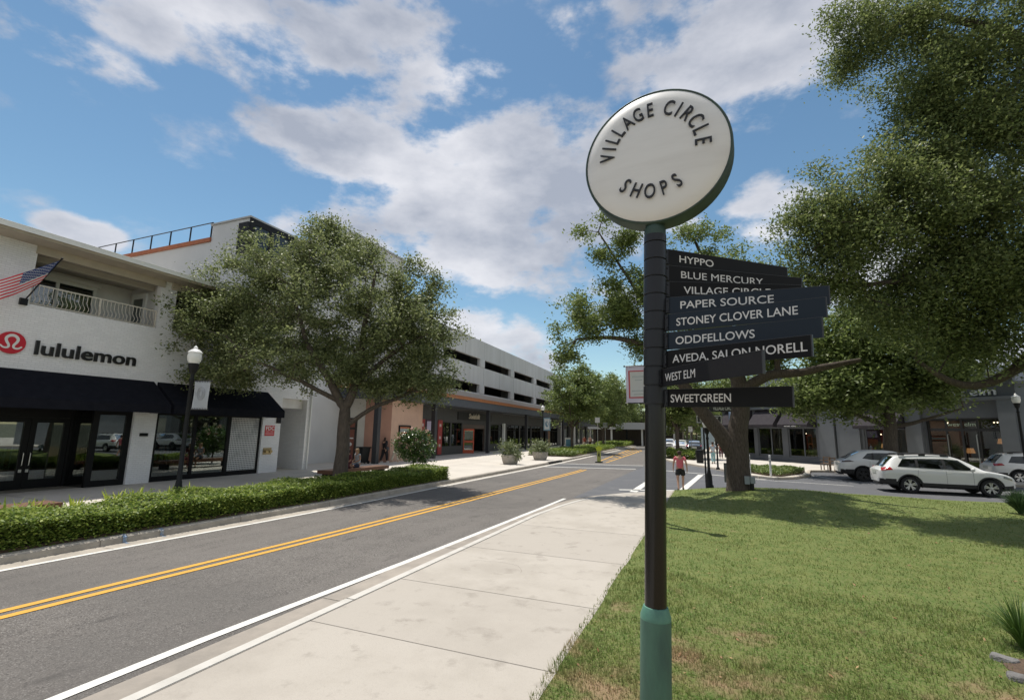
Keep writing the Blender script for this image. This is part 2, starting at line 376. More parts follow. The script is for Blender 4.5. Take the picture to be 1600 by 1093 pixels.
def spl(pts, Y):
    ys = [p[0] for p in pts]; xs = [p[1] for p in pts]
    return float(np.interp(Y, ys, xs))
KL = [(-30, -11.5), (4.75, -11.47), (8, -11.36), (12, -11.24), (20, -11.28), (28, -11.36), (36, -11.42), (44, -11.65), (60, -12.3), (90, -13.5), (160, -16.5)]   # left kerb face
KR = [(-30, -4.95), (14, -4.9), (40, -4.75), (48, -4.6), (90, -5.6), (160, -8)]
YC = [(-30, -8.6), (3.6, -8.5), (8.8, -8.2), (14.3, -8.05), (30.5, -7.8), (40, -8.2), (90, -10.2), (160, -13)]
WR = [(-30, -5.5), (4, -5.49), (8, -5.32), (15.5, -5.14), (18, -5.1)]
WL = [(-30, -11.0), (4.6, -10.98), (11.4, -10.76), (15, -10.79), (19.3, -10.92), (26, -10.98), (33.7, -11.1), (60, -11.85), (90, -13.0)]
YS = list(np.linspace(-30, 160, 96))

b = MB(); b.grid([[(spl(KL, y)-.3, y, 0), (spl(KR, y)+.3, y, 0)] for y in YS])
struct('road', b, M_asph)
# side street and car park in grey pavers
b = MB(); b.face([(-4.9, 18, .004), (60, 18, .004), (60, 75, .004), (-4.6, 75, .004)]); struct('side_street', b, M_pave)
def strip(mb, curve, off, w, z, y0, y1, n=40):
    mb.grid([[(spl(curve, y)+off-w/2, y, z), (spl(curve, y)+off+w/2, y, z)] for y in np.linspace(y0, y1, n)])
def line(mb, p, q, w, z):
    p = np.array(p[:2]); q = np.array(q[:2]); d = q-p; d = d/np.linalg.norm(d); n = np.array([-d[1], d[0]])*w/2
    mb.face([(*(p-n), z), (*(q-n), z), (*(q+n), z), (*(p+n), z)])
b = MB(); strip(b, YC, -.14, .135, .008, -30, 31.5); strip(b, YC, .14, .135, .008, -30, 31.5)
Dm = [gnd(932, 722), gnd(990, 699.5), gnd(1003, 704), gnd(947, 722.5)]
for i in range(4): line(b, Dm[i], Dm[(i+1) % 4], .14, .008)
for t in np.linspace(.12, .9, 9): line(b, Dm[0]*(1-t)+Dm[1]*t, Dm[3]*(1-t*.98)+Dm[2]*t*.98, .16, .012)
strip(b, YC, -.1, .12, .008, 92, 150); strip(b, YC, .14, .12, .008, 92, 150)
struct('yellow_lines', b, M_yel)
b = MB(); strip(b, WR, 0, .135, .008, -30, 17.6); strip(b, WL, 0, .12, .008, -30, 70)
line(b, (-11.0, 32.6), (-4.9, 34.0), .30, .012); line(b, (-11.0, 36.4), (-4.9, 37.8), .28, .012)
line(b, (-3.15, 20.9), (-3.0, 33.0), .30, .012); line(b, (-1.35, 22.0), (-.75, 31.6), .30, .016); line(b, (-3.8, 21.4), (-.8, 22.7), .26, .012); line(b, (-3.3, 34.0), (2.6, 30.3), .22, .016)
line(b, (6.5, 32.2), (5.4, 35.6), .12, .012); line(b, (14.2, 25.0), (12.3, 30.4), .12, .012); line(b, (2.0, 30.0), (6.3, 29.0), .12, .012)
struct('white_lines', b, M_wht)

# pavements
b = MB(); out = [(spl(KL, y), y) for y in YS] + [(-60, 160), (-60, -30)]; b.prism(out, -.05, .145)
struct('plaza_pavement', b, M_conc2)
b = MB()
for y in (-2, 1.5, 5, 8.5, 12, 15.5, 19, 22.6, 26.2, 29.8, 33.4, 37, 40.5, 44, 48, 52, 56, 60): line(b, (spl(KL, y)-.2, y), (-22.5, y), .018, .149)
for x in (-15.4, -18.2): b.grid([[(x-.008-.04*max(0, y-20), y, .149), (x+.01-.04*max(0, y-20), y, .149)] for y in np.linspace(-5, 66, 20)])
struct('plaza_joints', b, M_joint)
b = MB()
b.grid([[(spl(KL, y)+.04, y, -.02), (spl(KL, y)+.02, y, .12), (spl(KL, y)-.02, y, .152), (spl(KL, y)-.17, y, .154), (spl(KL, y)-.18, y, .14)] for y in YS])
b.grid([[(spl(KL, y)+.04, y, .006), (spl(KL, y)+.5, y, .006)] for y in YS])
struct('far_kerb', b, M_kerb)
b = MB()
for y in np.arange(-6, 80, 3.05): b.grid([[(spl(KL, y)-.19, y, .157), (spl(KL, y)-.19, y+.014, .157)], [(spl(KL, y)-.02, y, .157), (spl(KL, y)-.02, y+.014, .157)], [(spl(KL, y)+.044, y, .125), (spl(KL, y)+.044, y+.014, .125)], [(spl(KL, y)+.045, y, .009), (spl(KL, y)+.045, y+.014, .009)], [(spl(KL, y)+.5, y, .009), (spl(KL, y)+.5, y+.014, .009)]])
struct('kerb_joints', b, M_joint)
b = MB(); b.face([(-10.85, 32.85, .010), (-4.75, 34.25, .010), (-4.75, 37.55, .010), (-10.85, 36.15, .010)]); struct('raised_crossing', b, mat('dark_crossing', (.085, .085, .088), rough=.9, col2=(.11, .11, .11), scale=3))
yi = 35.2; b = MB(); b.box(spl(KL, yi)-.16, spl(KL, yi)+.06, yi-.2, yi+3.2, .02, .165); tag(b.build('storm_inlet', mat('iron_inlet', (.02, .018, .016), rough=.8)), 'dark storm drain inlet set in the far kerb beyond the planters', 'drain')
M_blue = mat('blue_survey_paint', (.10, .22, .40), rough=.8, col2=(.33, .33, .32), scale=14, lo=.35, hi=.6)
b = MB()
for (px, py) in ((178, 838), (255, 831)):
    y = gnd(px, py, .1)[1]; k = spl(KL, y)
    b.grid([[(k-.10, y, .158), (k-.10, y+.09, .158)], [(k-.02, y, .157), (k-.02, y+.08, .157)], [(k+.046, y, .12), (k+.046, y+.08, .12)], [(k+.048, y, .01), (k+.048, y+.07, .01)], [(k+.2, y+.02, .011), (k+.2, y+.05, .011)]])
struct('blue_paint_marks', b, M_blue)

NR = [(-4.88, -30), (-4.88, 13.6), (-4.72, 15.6), (-4.5, 17.1), (-4.0, 18.7), (-3.2, 20.1), (-2.3, 21.2), (-1.5, 22.0)]
b = MB(); b.prism(NR + [(-.6, 22.6), (1.2, 23.4), (1.2, 21), (-1.3, 19.5), (-1.55, 17), (-1.55, -30)], -.05, .05); struct('near_pavement', b, M_conc)
JY = [-6, -1.1, 1.15, 2.55, 5.0, 6.9, 9.3, 12.0, 15.0]
b = MB()
for a_, c_ in zip(JY[:-1], JY[1:]): b.face([(-4.71, a_+.006, .0525), (-1.56, a_+.006, .0525), (-1.56, c_-.006, .0525), (-4.71, c_-.006, .0525)])
struct('pavement_slabs', b, M_conc)
def resample(pts, n=140):
    P = np.array(pts, float); d = np.r_[0, np.cumsum(np.linalg.norm(np.diff(P, axis=0), axis=1))]; t = np.linspace(0, d[-1], n)
    return np.c_[np.interp(t, d, P[:, 0]), np.interp(t, d, P[:, 1])]
def kerb_along(mb, pts, z, w=.15, g=.3, side=1):
    P = resample(pts); T = np.gradient(P, axis=0); T /= np.linalg.norm(T, axis=1)[:, None]; Nn = np.c_[-T[:, 1], T[:, 0]]*side
    mb.cur = 0; mb.grid([[(*(p+n*.035), -.02), (*(p+n*.02), z-.02), (*(p-n*.02), z+.006), (*(p-n*w), z+.008), (*(p-n*(w+.01)), z-.02)] for p, n in zip(P, Nn)])
    if g:
        mb.cur = 1; mb.grid([[(*(p+n*.036), .006), (*(p+n*g), .006)] for p, n in zip(P, Nn)])
b = MB(); kerb_along(b, NR[:-1], .052, g=.40); struct('near_kerb', b, [mat('near_kerb_concrete', (.52, .50, .46), rough=.85, col2=(.40, .385, .35), scale=2.5, detail=9, bump=.2, bscale=50, lo=.45, hi=.75), M_gutter])
b = MB()
for y in (-1.1, 1.15, 2.55, 5.0, 6.9, 9.3, 12.0, 15.0, 18.0):
    line(b, (-4.72, y-.0), (-1.56, y), .013, .0545)
for y in np.arange(-1.0, 16, 3.4): b.grid([[(-5.27, y, .010), (-5.27, y+.012, .010)], [(-4.922, y, .010), (-4.922, y+.012, .010)], [(-4.905, y, .045), (-4.905, y+.012, .045)], [(-4.86, y, .063), (-4.86, y+.012, .063)], [(-4.72, y, .063), (-4.72, y+.012, .063)]])
strip(b, [(-30, -4.715), (40, -4.715)], 0, .014, .0545, -30, 13.5)
# wandering hairline cracks
rng = np.random.default_rng(3)
for (x, y, n_, a) in ((-4.2, 8.3, 9, .25),):
    p = np.array([x, y])
    for k in range(n_):
        a += rng.normal(0, .35); q = p+.16*np.array([math.cos(a), math.sin(a)]); line(b, p, q, .004, .0545); p = q
struct('pavement_joints', b, M_joint)

NE = [(-4.75, 160), (-4.75, 52), (-4.3, 47.5), (-3.2, 43.5), (-1.2, 39.5), (.8, 35.2), (2.0, 31.2), (3.0, 30.4), (4.2, 31.6), (5.3, 34.2), (5.9, 38.2), (7.2, 38.9), (10.4, 36.4), (14, 33.2), (26, 22.5)]
b = MB(); b.prism(NE + [(60, 22), (60, 160)], -.05, .14); struct('far_pavement', b, M_conc2)
b = MB(); kerb_along(b, NE, .142, g=0, side=-1); struct('corner_kerb', b, mat('pale_kerb', (.48, .43, .36), rough=.85, col2=(.38, .33, .27), scale=3, lo=.4, hi=.7))

# ------------------------------------------------------------------ lawn
def lawn_z(x, y):
    z = .055 + .31*np.exp(-((x-1.8)**2/np.where(x < 1.8, 3.2, 16.0)+(y-20.6)**2/7.5)) + .10*np.exp(-((x-6)**2/60+(y-19)**2/18))
    z = z + .012*np.sin(1.7*x+.4*y)+.01*np.sin(2.3*y-.8*x)
    e = np.clip((x+1.58)/.35, 0, 1); z = .048 + (z-.048)*(.35+.65*e)
    return z
def lawn_far(x): return 23.7+.035*x - 1.7*math.exp(-((x+1.4)/1.3)**2)
M_lawn = bpy.data.materials.new('lawn'); M_lawn.use_nodes = True
def grass_nodes(m, blade):
    nt = m.node_tree; N = nt.nodes; L = nt.links; b = N['Principled BSDF']; b.inputs['Roughness'].default_value = .75 if not blade else .55
    b.inputs['Specular IOR Level'].default_value = .25
    g = N.new('ShaderNodeNewGeometry'); mpn = N.new('ShaderNodeMapping'); mpn.inputs['Scale'].default_value = (1, 1, 0); L.new(g.outputs['Position'], mpn.inputs[0])
    def noise(s, d, r=.6):
        t = N.new('ShaderNodeTexNoise'); t.inputs['Scale'].default_value = s; t.inputs['Detail'].default_value = d; t.inputs['Roughness'].default_value = r; L.new(mpn.outputs[0], t.inputs['Vector']); return t.outputs[0]
    def mr(v, a, c_, t0=0., t1=1.):
        n = N.new('ShaderNodeMapRange'); n.inputs['From Min'].default_value = a; n.inputs['From Max'].default_value = c_; n.inputs['To Min'].default_value = t0; n.inputs['To Max'].default_value = t1; L.new(v, n.inputs['Value']); return n.outputs[0]
    def mix(f, A, B):
        n = N.new('ShaderNodeMix'); n.data_type = 'RGBA'
        L.new(f, n.inputs['Factor'])
        for s, v in (('A', A), ('B', B)):
            if isinstance(v, tuple): n.inputs[s].default_value = (*v, 1)
            else: L.new(v, n.inputs[s])
        return n.outputs['Result']
    c = mix(mr(noise(3.5, 8), .38, .64), (.080, .150, .022), (.165, .205, .050))
    c = mix(mr(noise(28, 6), .42, .7), c, (.24, .23, .10))
    # worn, dry patches: more of them towards the near corner, where feet cross the lawn
    sx = N.new('ShaderNodeSeparateXYZ'); L.new(g.outputs['Position'], sx.inputs[0])
    near = mr(sx.outputs[1], 3.6, 8.5, .175, -.08)
    ad = N.new('ShaderNodeMath'); ad.operation = 'ADD'; L.new(noise(1.15, 9, .66), ad.inputs[0]); L.new(near, ad.inputs[1])
    dry = mr(ad.outputs[0], .545, .70)
    c = mix(dry, c, (.33, .235, .135))
    if blade:
        g2 = N.new('ShaderNodeNewGeometry'); c = mix(mr(g2.outputs['Random Per Island'], .35, 1.0, 0, .7), c, (.185, .23, .075))
        tr = N.new('ShaderNodeBsdfTranslucent'); ms = N.new('ShaderNodeMixShader'); ms.inputs[0].default_value = .6; L.new(c, tr.inputs['Color']); out = [n for n in N if n.type == 'OUTPUT_MATERIAL'][0]; L.new(b.outputs[0], ms.inputs[1]); L.new(tr.outputs[0], ms.inputs[2]); L.new(ms.outputs[0], out.inputs[0])
    L.new(c, b.inputs['Base Color'])
    if not blade:
        t = noise(95, 5); bp = N.new('ShaderNodeBump'); bp.inputs['Strength'].default_value = .9; bp.inputs['Distance'].default_value = .03; L.new(t, bp.inputs['Height']); L.new(bp.outputs[0], b.inputs['Normal'])
    return b
grass_nodes(M_lawn, False)
M_blade = bpy.data.materials.new('grass_blade'); M_blade.use_nodes = True; grass_nodes(M_blade, True)
xs = np.r_[np.linspace(-1.58, 4, 46), np.linspace(4.3, 30, 60)]
b = MB(); rows = []
for t in np.linspace(0, 1, 70):
    rows.append([(x, -8+(lawn_far(x)+8)*t, float(lawn_z(x, -8+(lawn_far(x)+8)*t))) for x in xs])
b.grid(rows); b.grid([[r[0] for r in rows], [(r[0][0], r[0][1], 0) for r in rows]]); b.grid([[(p[0], p[1], -.02) for p in rows[-1]], rows[-1]])
struct('lawn', b, M_lawn, smooth=True)

def np_mesh(name, V, quads, m, parent=None, local=False, tris=False):
    k = 3 if tris else 4
    me = bpy.data.meshes.new(name); nf = len(quads)
    me.vertices.add(len(V)); me.vertices.foreach_set('co', np.asarray(V, np.float32).ravel())
    me.loops.add(nf*k); me.loops.foreach_set('vertex_index', np.asarray(quads, np.int32).ravel())
    me.polygons.add(nf); me.polygons.foreach_set('loop_start', np.arange(0, nf*k, k, dtype=np.int32)); me.polygons.foreach_set('loop_total', np.full(nf, k, np.int32))
    me.update(calc_edges=True); me.materials.append(m)
    return link(name, me, parent, local)

# blades: dense near the street corner of the lawn, longer and sparser with distance
rng = np.random.default_rng(11)
def in_view(P, m=60):
    v = P-ORG; z = v@FWD; x = CX+F_PX*(v@RGT)/z; y = CY-F_PX*(v@UPV)/z
    return (z > .5) & (x > -m) & (x < 1600+m) & (y < 1093+m*3)
BL = []
for (y0, y1, dens, h, w) in ((2.6, 6, 4200, .044, .0040), (6, 9, 1700, .040, .0055), (9, 15, 480, .034, .0075), (15, 23.6, 190, .036, .010)):
    A = 22*(y1-y0); n = int(A*dens); x = rng.uniform(-1.63, 20, n); y = rng.uniform(y0, y1, n)
    P = np.c_[x, y, lawn_z(x, y)]; k = in_view(P) & (x < .62*y+3) & (y < np.array([lawn_far(v) for v in x]))
    clump = np.sin(3.1*x+1.7*np.sin(2.3*y))*np.sin(2.7*y+1.3*np.sin(1.9*x)); k &= rng.random(n) < .72+.28*clump
    P = P[k]; n = len(P); a = rng.uniform(0, 2*np.pi, n); le = rng.uniform(.4, 1.2, n)*h*(1+.7*(np.sin(5.1*P[:, 0]+2*np.sin(3.7*P[:, 1]))*np.sin(4.3*P[:, 1]+1.9*np.sin(2.9*P[:, 0])) > .45)); b_ = rng.uniform(.2, 1.1, n)
    d = np.c_[np.cos(a), np.sin(a), np.zeros(n)]; sd = np.c_[-np.sin(a), np.cos(a), np.zeros(n)]*(w*rng.uniform(.6, 1.2, n))[:, None]/1.0
    tip = P + d*(le*b_)[:, None] + np.array([0, 0, 1])*(le)[:, None]
    BL.append(np.stack([P-sd, P+sd, tip], 1))
BL = np.concatenate(BL); n = len(BL)
o = np_mesh('lawn_grass', BL.reshape(-1, 3), np.arange(n*3).reshape(n, 3), M_blade, tris=True); tag(o, kind='stuff')
# fallen leaves on the lawn
M_dead = mat('dead_leaf', (.20, .10, .04), rough=.7, hue_isl=(.38, .25, .12))
n = 260; y = 3+rng.random(n)**1.6*12; x = rng.uniform(-1.5, 8, n); ok = x < .6*y+1; x, y = x[ok], y[ok]; n = len(x)
P = np.c_[x, y, lawn_z(x, y)+.018]; a = rng.uniform(0, 6.28, n); s = rng.uniform(.014, .035, n)
u = np.c_[np.cos(a), np.sin(a), rng.normal(0, .3, n)]*s[:, None]; v = np.c_[-np.sin(a), np.cos(a), rng.normal(0, .3, n)]*s[:, None]*.45
Q = np.stack([P-u, P-v, P+u, P+v], 1); tag(np_mesh('fallen_leaves', Q.reshape(-1, 3), np.arange(4*n).reshape(n, 4), M_dead), kind='stuff')

# ------------------------------------------------------------------ foliage
def leaf_quads(C, size, rng, up=.35, asp=.48, sv=.35):
    n = len(C); nrm = rng.normal(size=(n, 3)); nrm[:, 2] = np.abs(nrm[:, 2])+up; nrm /= np.linalg.norm(nrm, axis=1)[:, None]
    t = rng.normal(size=(n, 3)); t -= nrm*np.sum(t*nrm, 1)[:, None]; t /= np.linalg.norm(t, axis=1)[:, None]; bb = np.cross(nrm, t)
    s = size*(1+sv*rng.uniform(-1, 1, n)); u = t*s[:, None]*.5; v = bb*s[:, None]*.5*asp
    return np.stack([C-u, C-u*.1+v, C+u, C-u*.1-v], 1)
def leaf_mesh(name, C, size, m, parent, rng, local=False, **k):
    Q = leaf_quads(C, size, rng, **k); n = len(Q); return np_mesh(name, Q.reshape(-1, 3), np.arange(4*n).reshape(n, 4), m, parent, local)

M_bark = mat('oak_bark', (.105, .083, .064), rough=.95, col2=(.045, .035, .028), scale=9, detail=9, bump=1.0, bscale=22, stretch=(3, 3, .7))
M_bark2 = mat('smooth_grey_bark', (.125, .10, .078), rough=.9, col2=(.07, .056, .044), scale=6, detail=8, bump=.5, bscale=18, stretch=(2.5, 2.5, .8))
M_leafA = mat('oak_leaf_olive', (.100, .130, .045), rough=.5, hue_isl=(.345, .385, .170), transl=.42, spec=.4)
M_leafB = mat('oak_leaf_dark', (.092, .128, .042), rough=.5, hue_isl=(.27, .31, .115), transl=.48, spec=.3)
M_leafC = mat('oak_leaf_fresh', (.115, .16, .045), rough=.5, hue_isl=(.27, .33, .105), transl=.40, spec=.35)

def tree(name, label, base, limbs, ells, nclump, nleaf, lsize, m_leaf, m_bark, seed, spread=.42, group=None, twig=.010, shell=.45, cat='tree', keep=None, flat=.65, trunk_tex=None, droop=0.0, wander=.16, gap=1.0, holes_=-.22):
    """limbs: list of (points, radii), the first is the trunk. ells: (centre, radii, weight)."""
    rng = np.random.default_rng(seed); t = thing(name, label, cat, tuple(map(float, base)), group=group)
    nodes = []; par = []; rmin = []
    for pts, rad in limbs:
        P = np.array(pts, float); n = max(8, int(np.sum(np.linalg.norm(np.diff(P, axis=0), axis=1))/.35)); d = np.r_[0, np.cumsum(np.linalg.norm(np.diff(P, axis=0), axis=1))]
        tt = np.linspace(0, d[-1], n); Q = np.stack([np.interp(tt, d, P[:, i]) for i in range(3)], 1); rr = np.interp(tt, d, np.array(rad, float))
        # smooth + wander
        for _ in range(2): Q[1:-1] = (Q[:-2]+2*Q[1:-1]+Q[2:])/4
        wv = np.cumsum(rng.normal(0, .02, Q.shape), 0); wv *= np.sin(np.linspace(0, np.pi, n))[:, None]; Q += wv
        start = -1
        if nodes:
            D = np.linalg.norm(np.array(nodes)-Q[0], axis=1); start = int(np.argmin(D))
        for i in range(n):
            if i == 0 and start >= 0:
                last = start; continue
            par.append(last if (i or start >= 0) and len(nodes) else -1); nodes.append(Q[i]); rmin.append(rr[i]); last = len(nodes)-1
    nfixed = len(nodes)
    wts = np.array([e[2] for e in ells], float); wts /= wts.sum(); C = []
    while len(C) < nclump:
        e = ells[rng.choice(len(ells), p=wts)]; d = rng.normal(size=3); d /= np.linalg.norm(d); r = (shell+(1-shell)*rng.random()**.6) if rng.random() < .8 else rng.random()
        p = np.array(e[0])+d*np.array(e[1])*r*(1+.15*rng.normal()); qq = p*gap
        if math.sin(1.7*qq[0]+seed)*math.sin(1.9*qq[1]+.7)*math.sin(2.3*qq[2]+1.1*seed)+.35*math.sin(4.1*qq[0]+2.0*qq[2]) < holes_: continue
        if keep is None or keep(p): C.append(p)
    C = np.array(C); N0 = np.array(nodes); dist = np.min(np.linalg.norm(C[:, None]-N0[None], axis=2), axis=1); order = np.argsort(dist)
    depth_ = [0.0]*len(nodes)
    for i in order:
        A = np.array(nodes); D = np.linalg.norm(A-C[i], axis=1) + .25*np.array(depth_); D[:max(3, nfixed//12)] += 2.0; j = int(np.argmin(D)); L = np.linalg.norm(A[j]-C[i]); k = max(1, int(L/.45)); last = j
        for s in range(1, k+1):
            f = s/k; q = A[j]*(1-f)+C[i]*f+rng.normal(0, wander*L*.35*math.sin(math.pi*f)+1e-6, 3)+np.array([0, 0, .10*L*math.sin(math.pi*f)])
            par.append(last); nodes.append(q); rmin.append(0); depth_.append(depth_[last]+L/k); last = len(nodes)-1
    cnt = np.zeros(len(nodes)); ch = np.zeros(len(nodes))
    for i in range(len(nodes)-1, -1, -1):
        if cnt[i] == 0: cnt[i] = 1
        if par[i] >= 0: cnt[par[i]] += cnt[i]
    rad = twig*np.power(cnt, .48)
    for i in range(nfixed): rad[i] = rmin[i]
    for i in range(nfixed, len(nodes)): rad[i] = min(rad[i], rad[par[i]]*.85 if par[i] >= 0 else rad[i])
    # trunk/limb tubes as chains
    kids = {}
    for i, p in enumerate(par): kids.setdefault(p, []).append(i)
    mb = MB(); seen = set()
    starts = [(-1, i) for i in kids.get(-1, [])]
    while starts:
        p, i = starts.pop(); chain = ([nodes[p]] if p >= 0 else []); rr = ([min(rad[p], rad[i]*1.15)] if p >= 0 else [])
        while True:
            chain.append(nodes[i]); rr.append(rad[i]); ks = sorted(kids.get(i, []), key=lambda q: -rad[q] if (q >= nfixed or i >= nfixed) else -(rad[q]+(10 if q == i+1 else 0)))
            if not ks: break
            starts += [(i, q) for q in ks[1:]]; i = ks[0]
        sg = 12 if max(rr) > .12 else (6 if max(rr) > .04 else 4)
        if len(chain) > 1: mb.tube(chain, rr, seg=sg, cap=False)
    tr = mb.build('trunk', m_bark, t, smooth=True)
    tips = np.array(nodes[nfixed:]); cent = C[rng.integers(0, len(C), int(nclump*nleaf*.8))]
    sub = tips[rng.integers(0, len(tips), int(nclump*nleaf*.2))]
    L1 = cent+rng.normal(size=cent.shape)*np.array([spread, spread, spread*flat])*(.55+.6*rng.random((len(cent), 1))) - np.array([0, 0, droop])*rng.random((len(cent), 1))
    L2 = sub+rng.normal(size=sub.shape)*.16*np.array([1, 1, .8])
    P = np.concatenate([L1, L2])
    leaf_mesh('crown', P, lsize, m_leaf, t, rng)
    return t
# ------------------------------------------------------------------ trees
def el(px, py, Y, rx, ry, w=1.0, rd=None):
    """ellipsoid of leaves: centre where the sight line meets depth Y, radii in metres"""
    P = at_y(px, py, Y); s = depth(P)/F_PX
    return (P, (rx*s, (rd if rd else rx*s*.9), ry*s), w)
# the young oak in the hedge bed
B = np.array([-14.3, 16.2, .15])
c = lambda dx, dy, z: B+np.array([dx, dy, z-.15])
limbs = [([B+[0, 0, -.1], c(.02, 0, 1.3), c(.0, .05, 2.6), c(-.1, .1, 3.3)], [.33, .27, .25, .22]),
         ([c(-.05, .05, 3.1), c(-.7, -.3, 4.6), c(-1.6, -.8, 6.2), c(-2.2, -1.2, 8)], [.19, .15, .10, .05]),
         ([c(-.05, .1, 3.2), c(.35, .4, 4.8), c(.6, .3, 7), c(.8, .4, 9.3)], [.2, .16, .11, .05]),
         ([c(.05, .1, 2.5), c(.8, .6, 3.3), c(1.6, 1.1, 3.7), c(3.2, 1.8, 4.3)], [.10, .085, .075, .04]),
         ([c(-.1, .1, 3.4), c(-1.5, -1.2, 4.4), c(-3.2, -2.6, 5.2)], [.11, .08, .04]),
         ([c(.2, .3, 4.3), c(1.6, 1.0, 5.8), c(3.0, 1.9, 6.8)], [.11, .08, .04])]
Y0 = 16.2
ells = [el(430, 440, 15.6, 100, 55, 1.5), el(520, 400, 16.2, 75, 45, .9), el(380, 520, 15.0, 105, 70, 1.6), (at_y(560, 480, 16.6), (3.2, 3.4, 2.4), 1.9), el(640, 520, 17.6, 85, 65, 1.4),
        el(660, 590, 17.8, 62, 42, .9), el(330, 480, 14.4, 55, 40, .6), (at_y(500, 560, 16.2), (3.6, 3.6, 1.4), 1.5), el(350, 585, 14.5, 60, 25, .5), el(590, 600, 17.4, 60, 22, .5), el(510, 362, 16.2, 25, 20, .16), el(650, 450, 17.8, 40, 45, .35)]
tree('street_tree', 'young olive-green oak growing in the clipped hedge bed opposite the white brick store', B, limbs, ells, 1350, 115, .125, M_leafA, M_bark2, 5, spread=.30)

# old forked oak on the lawn
gx_ = gnd(1156, 764, .36); B = np.array([gx_[0], gx_[1], float(lawn_z(gx_[0], gx_[1]))])
def on(px, py, dY): return at_y(px, py, B[1]+dY)
limbs = [([B+[0, 0, -.25], B+[0, 0, .12], on(1154, 735, 0), on(1152, 700, 0), on(1152, 670, .1), on(1160, 640, .2), on(1155, 600, .4), on(1140, 560, .6), on(1135, 500, .8)], [.56, .47, .42, .41, .37, .34, .30, .25, .2]),
         ([on(1146, 705, 0), on(1128, 680, -.1), on(1108, 655, -.3), on(1085, 630, -.6), on(1058, 590, -.9), on(1020, 545, -1.2), on(960, 525, -1.4), on(900, 530, -1.6)], [.36, .29, .26, .24, .2, .14, .09, .05]),
         ([on(1158, 612, .3), on(1190, 590, 0), on(1215, 577, -.2), on(1230, 580, -.3), on(1268, 578, -.4), on(1310, 568, -.5), on(1345, 562, -.5)], [.23, .2, .17, .17, .14, .11, .07]),
         ([on(1215, 577, -.2), on(1218, 560, -.1), on(1200, 530, .1), on(1190, 480, .2)], [.12, .1, .08, .05]),
         ([on(1030, 555, -1.1), on(1010, 480, -1.3), on(960, 400, -1.6), on(935, 362, -1.8)], [.11, .08, .05, .03]),
         ([on(1135, 500, .8), on(1120, 440, .8), on(1085, 375, .8)], [.18, .12, .05])]
Yb = B[1]
ells = [el(945, 480, Yb-1.5, 62, 38, 1.0), el(905, 515, Yb-1.6, 42, 28, .55), el(985, 470, Yb-1.3, 45, 55, .9), el(932, 358, Yb-1.8, 30, 18, .40), el(978, 374, Yb-1.7, 20, 15, .25), el(955, 395, Yb-1.6, 24, 22, .22), el(1090, 372, Yb+.6, 52, 20, .42), el(1110, 400, Yb+.7, 40, 18, .3),
        el(885, 560, Yb-1.7, 16, 22, .1), el(1060, 460, Yb-2.2, 55, 60, 1.0), el(1130, 480, Yb+.2, 80, 70, 1.1), el(1150, 450, Yb-2.6, 85, 55, 1.3), el(1110, 520, Yb-1.8, 60, 40, .6), el(1195, 560, Yb+.5, 30, 22, .25), el(995, 540, Yb-1.2, 20, 20, .15), el(1070, 600, Yb, 30, 22, .2)]
tree('lawn_oak', 'old dark-barked oak forking low on the lawn beside the black lamp post', B, limbs, ells, 680, 85, .125, M_leafC, M_bark, 8, spread=.25, twig=.009, holes_=-.1)

# big spreading oak whose trunk stands right of the view
DY = 1.9
B = np.array([13.4, 19.2, .15])
P2 = lambda px, py, Y: at_y(px, py, Y+DY)
limbs = [([B, B+[0, 0, 2.2], B+[-.2, 0, 3.6]], [.62, .5, .45]),
         ([B+[-.2, 0, 3.3], P2(1640, 500, 17), P2(1590, 575, 16.8), P2(1520, 608, 16.8), P2(1470, 590, 16.6), P2(1430, 560, 16.4)], [.3, .22, .15, .12, .09, .05]),
         ([B+[-.2, 0, 3.5], P2(1700, 330, 17), P2(1600, 285, 17), P2(1545, 320, 16.8), P2(1450, 345, 16.4), P2(1340, 330, 16), P2(1280, 380, 15.7)], [.36, .27, .2, .16, .11, .08, .04]),
         ([B+[-.2, 0, 3.6], P2(1700, 150, 17.4), P2(1590, 60, 17.6), P2(1450, 20, 17.8)], [.36, .26, .18, .08]),
         ([B+[-.2, 0, 3.5], P2(1660, 480, 17), P2(1560, 450, 16.6), P2(1410, 440, 16), P2(1310, 450, 15.6)], [.25, .18, .13, .09, .05]),
         ([B+[-.2, 0, 3.6], B+[.6, .4, 7], B+[1, .2, 11], B+[1.2, 0, 14]], [.4, .3, .2, .1])]
elo = lambda px, py, Y, rx, ry, w=1.0: el(px, py, Y+DY, rx, ry, w)
ells = [elo(1430, 30, 17.8, 120, 70, 1.1), elo(1380, 50, 17.6, 80, 45, .6), elo(1540, 60, 17.5, 110, 90, 1.3), elo(1465, 130, 17.2, 70, 70, 1.0), elo(1560, 145, 17.2, 85, 95, 1.3), elo(1490, 190, 17.2, 85, 85, 1.1), elo(1560, 220, 17.2, 100, 110, 1.4), elo(1345, 310, 16, 95, 65, 1.0), elo(1290, 350, 15.7, 70, 55, .75),
        elo(1420, 360, 16.2, 110, 85, 1.2), elo(1530, 380, 16.6, 100, 100, 1.4), elo(1300, 420, 15.6, 50, 45, .4), elo(1400, 470, 16, 75, 42, .55), elo(1480, 500, 16.3, 90, 55, .8), elo(1570, 520, 16.6, 80, 55, .9), elo(1340, 90, 17.6, 45, 35, .18), elo(1420, 250, 16.6, 70, 60, .8), elo(1480, 300, 16.6, 80, 90, 1.0), elo(1480, 430, 16.4, 90, 60, .9), elo(1580, 420, 16.6, 80, 90, .9),
        (B+[1, 0, 9], (5, 5, 4.5), 2.0), (B+[4, -1, 8], (4, 5, 4), 1.0), (B+[0, 4, 10], (5, 3, 4), 1.0), elo(1310, 30, 17.6, 25, 30, .1)]
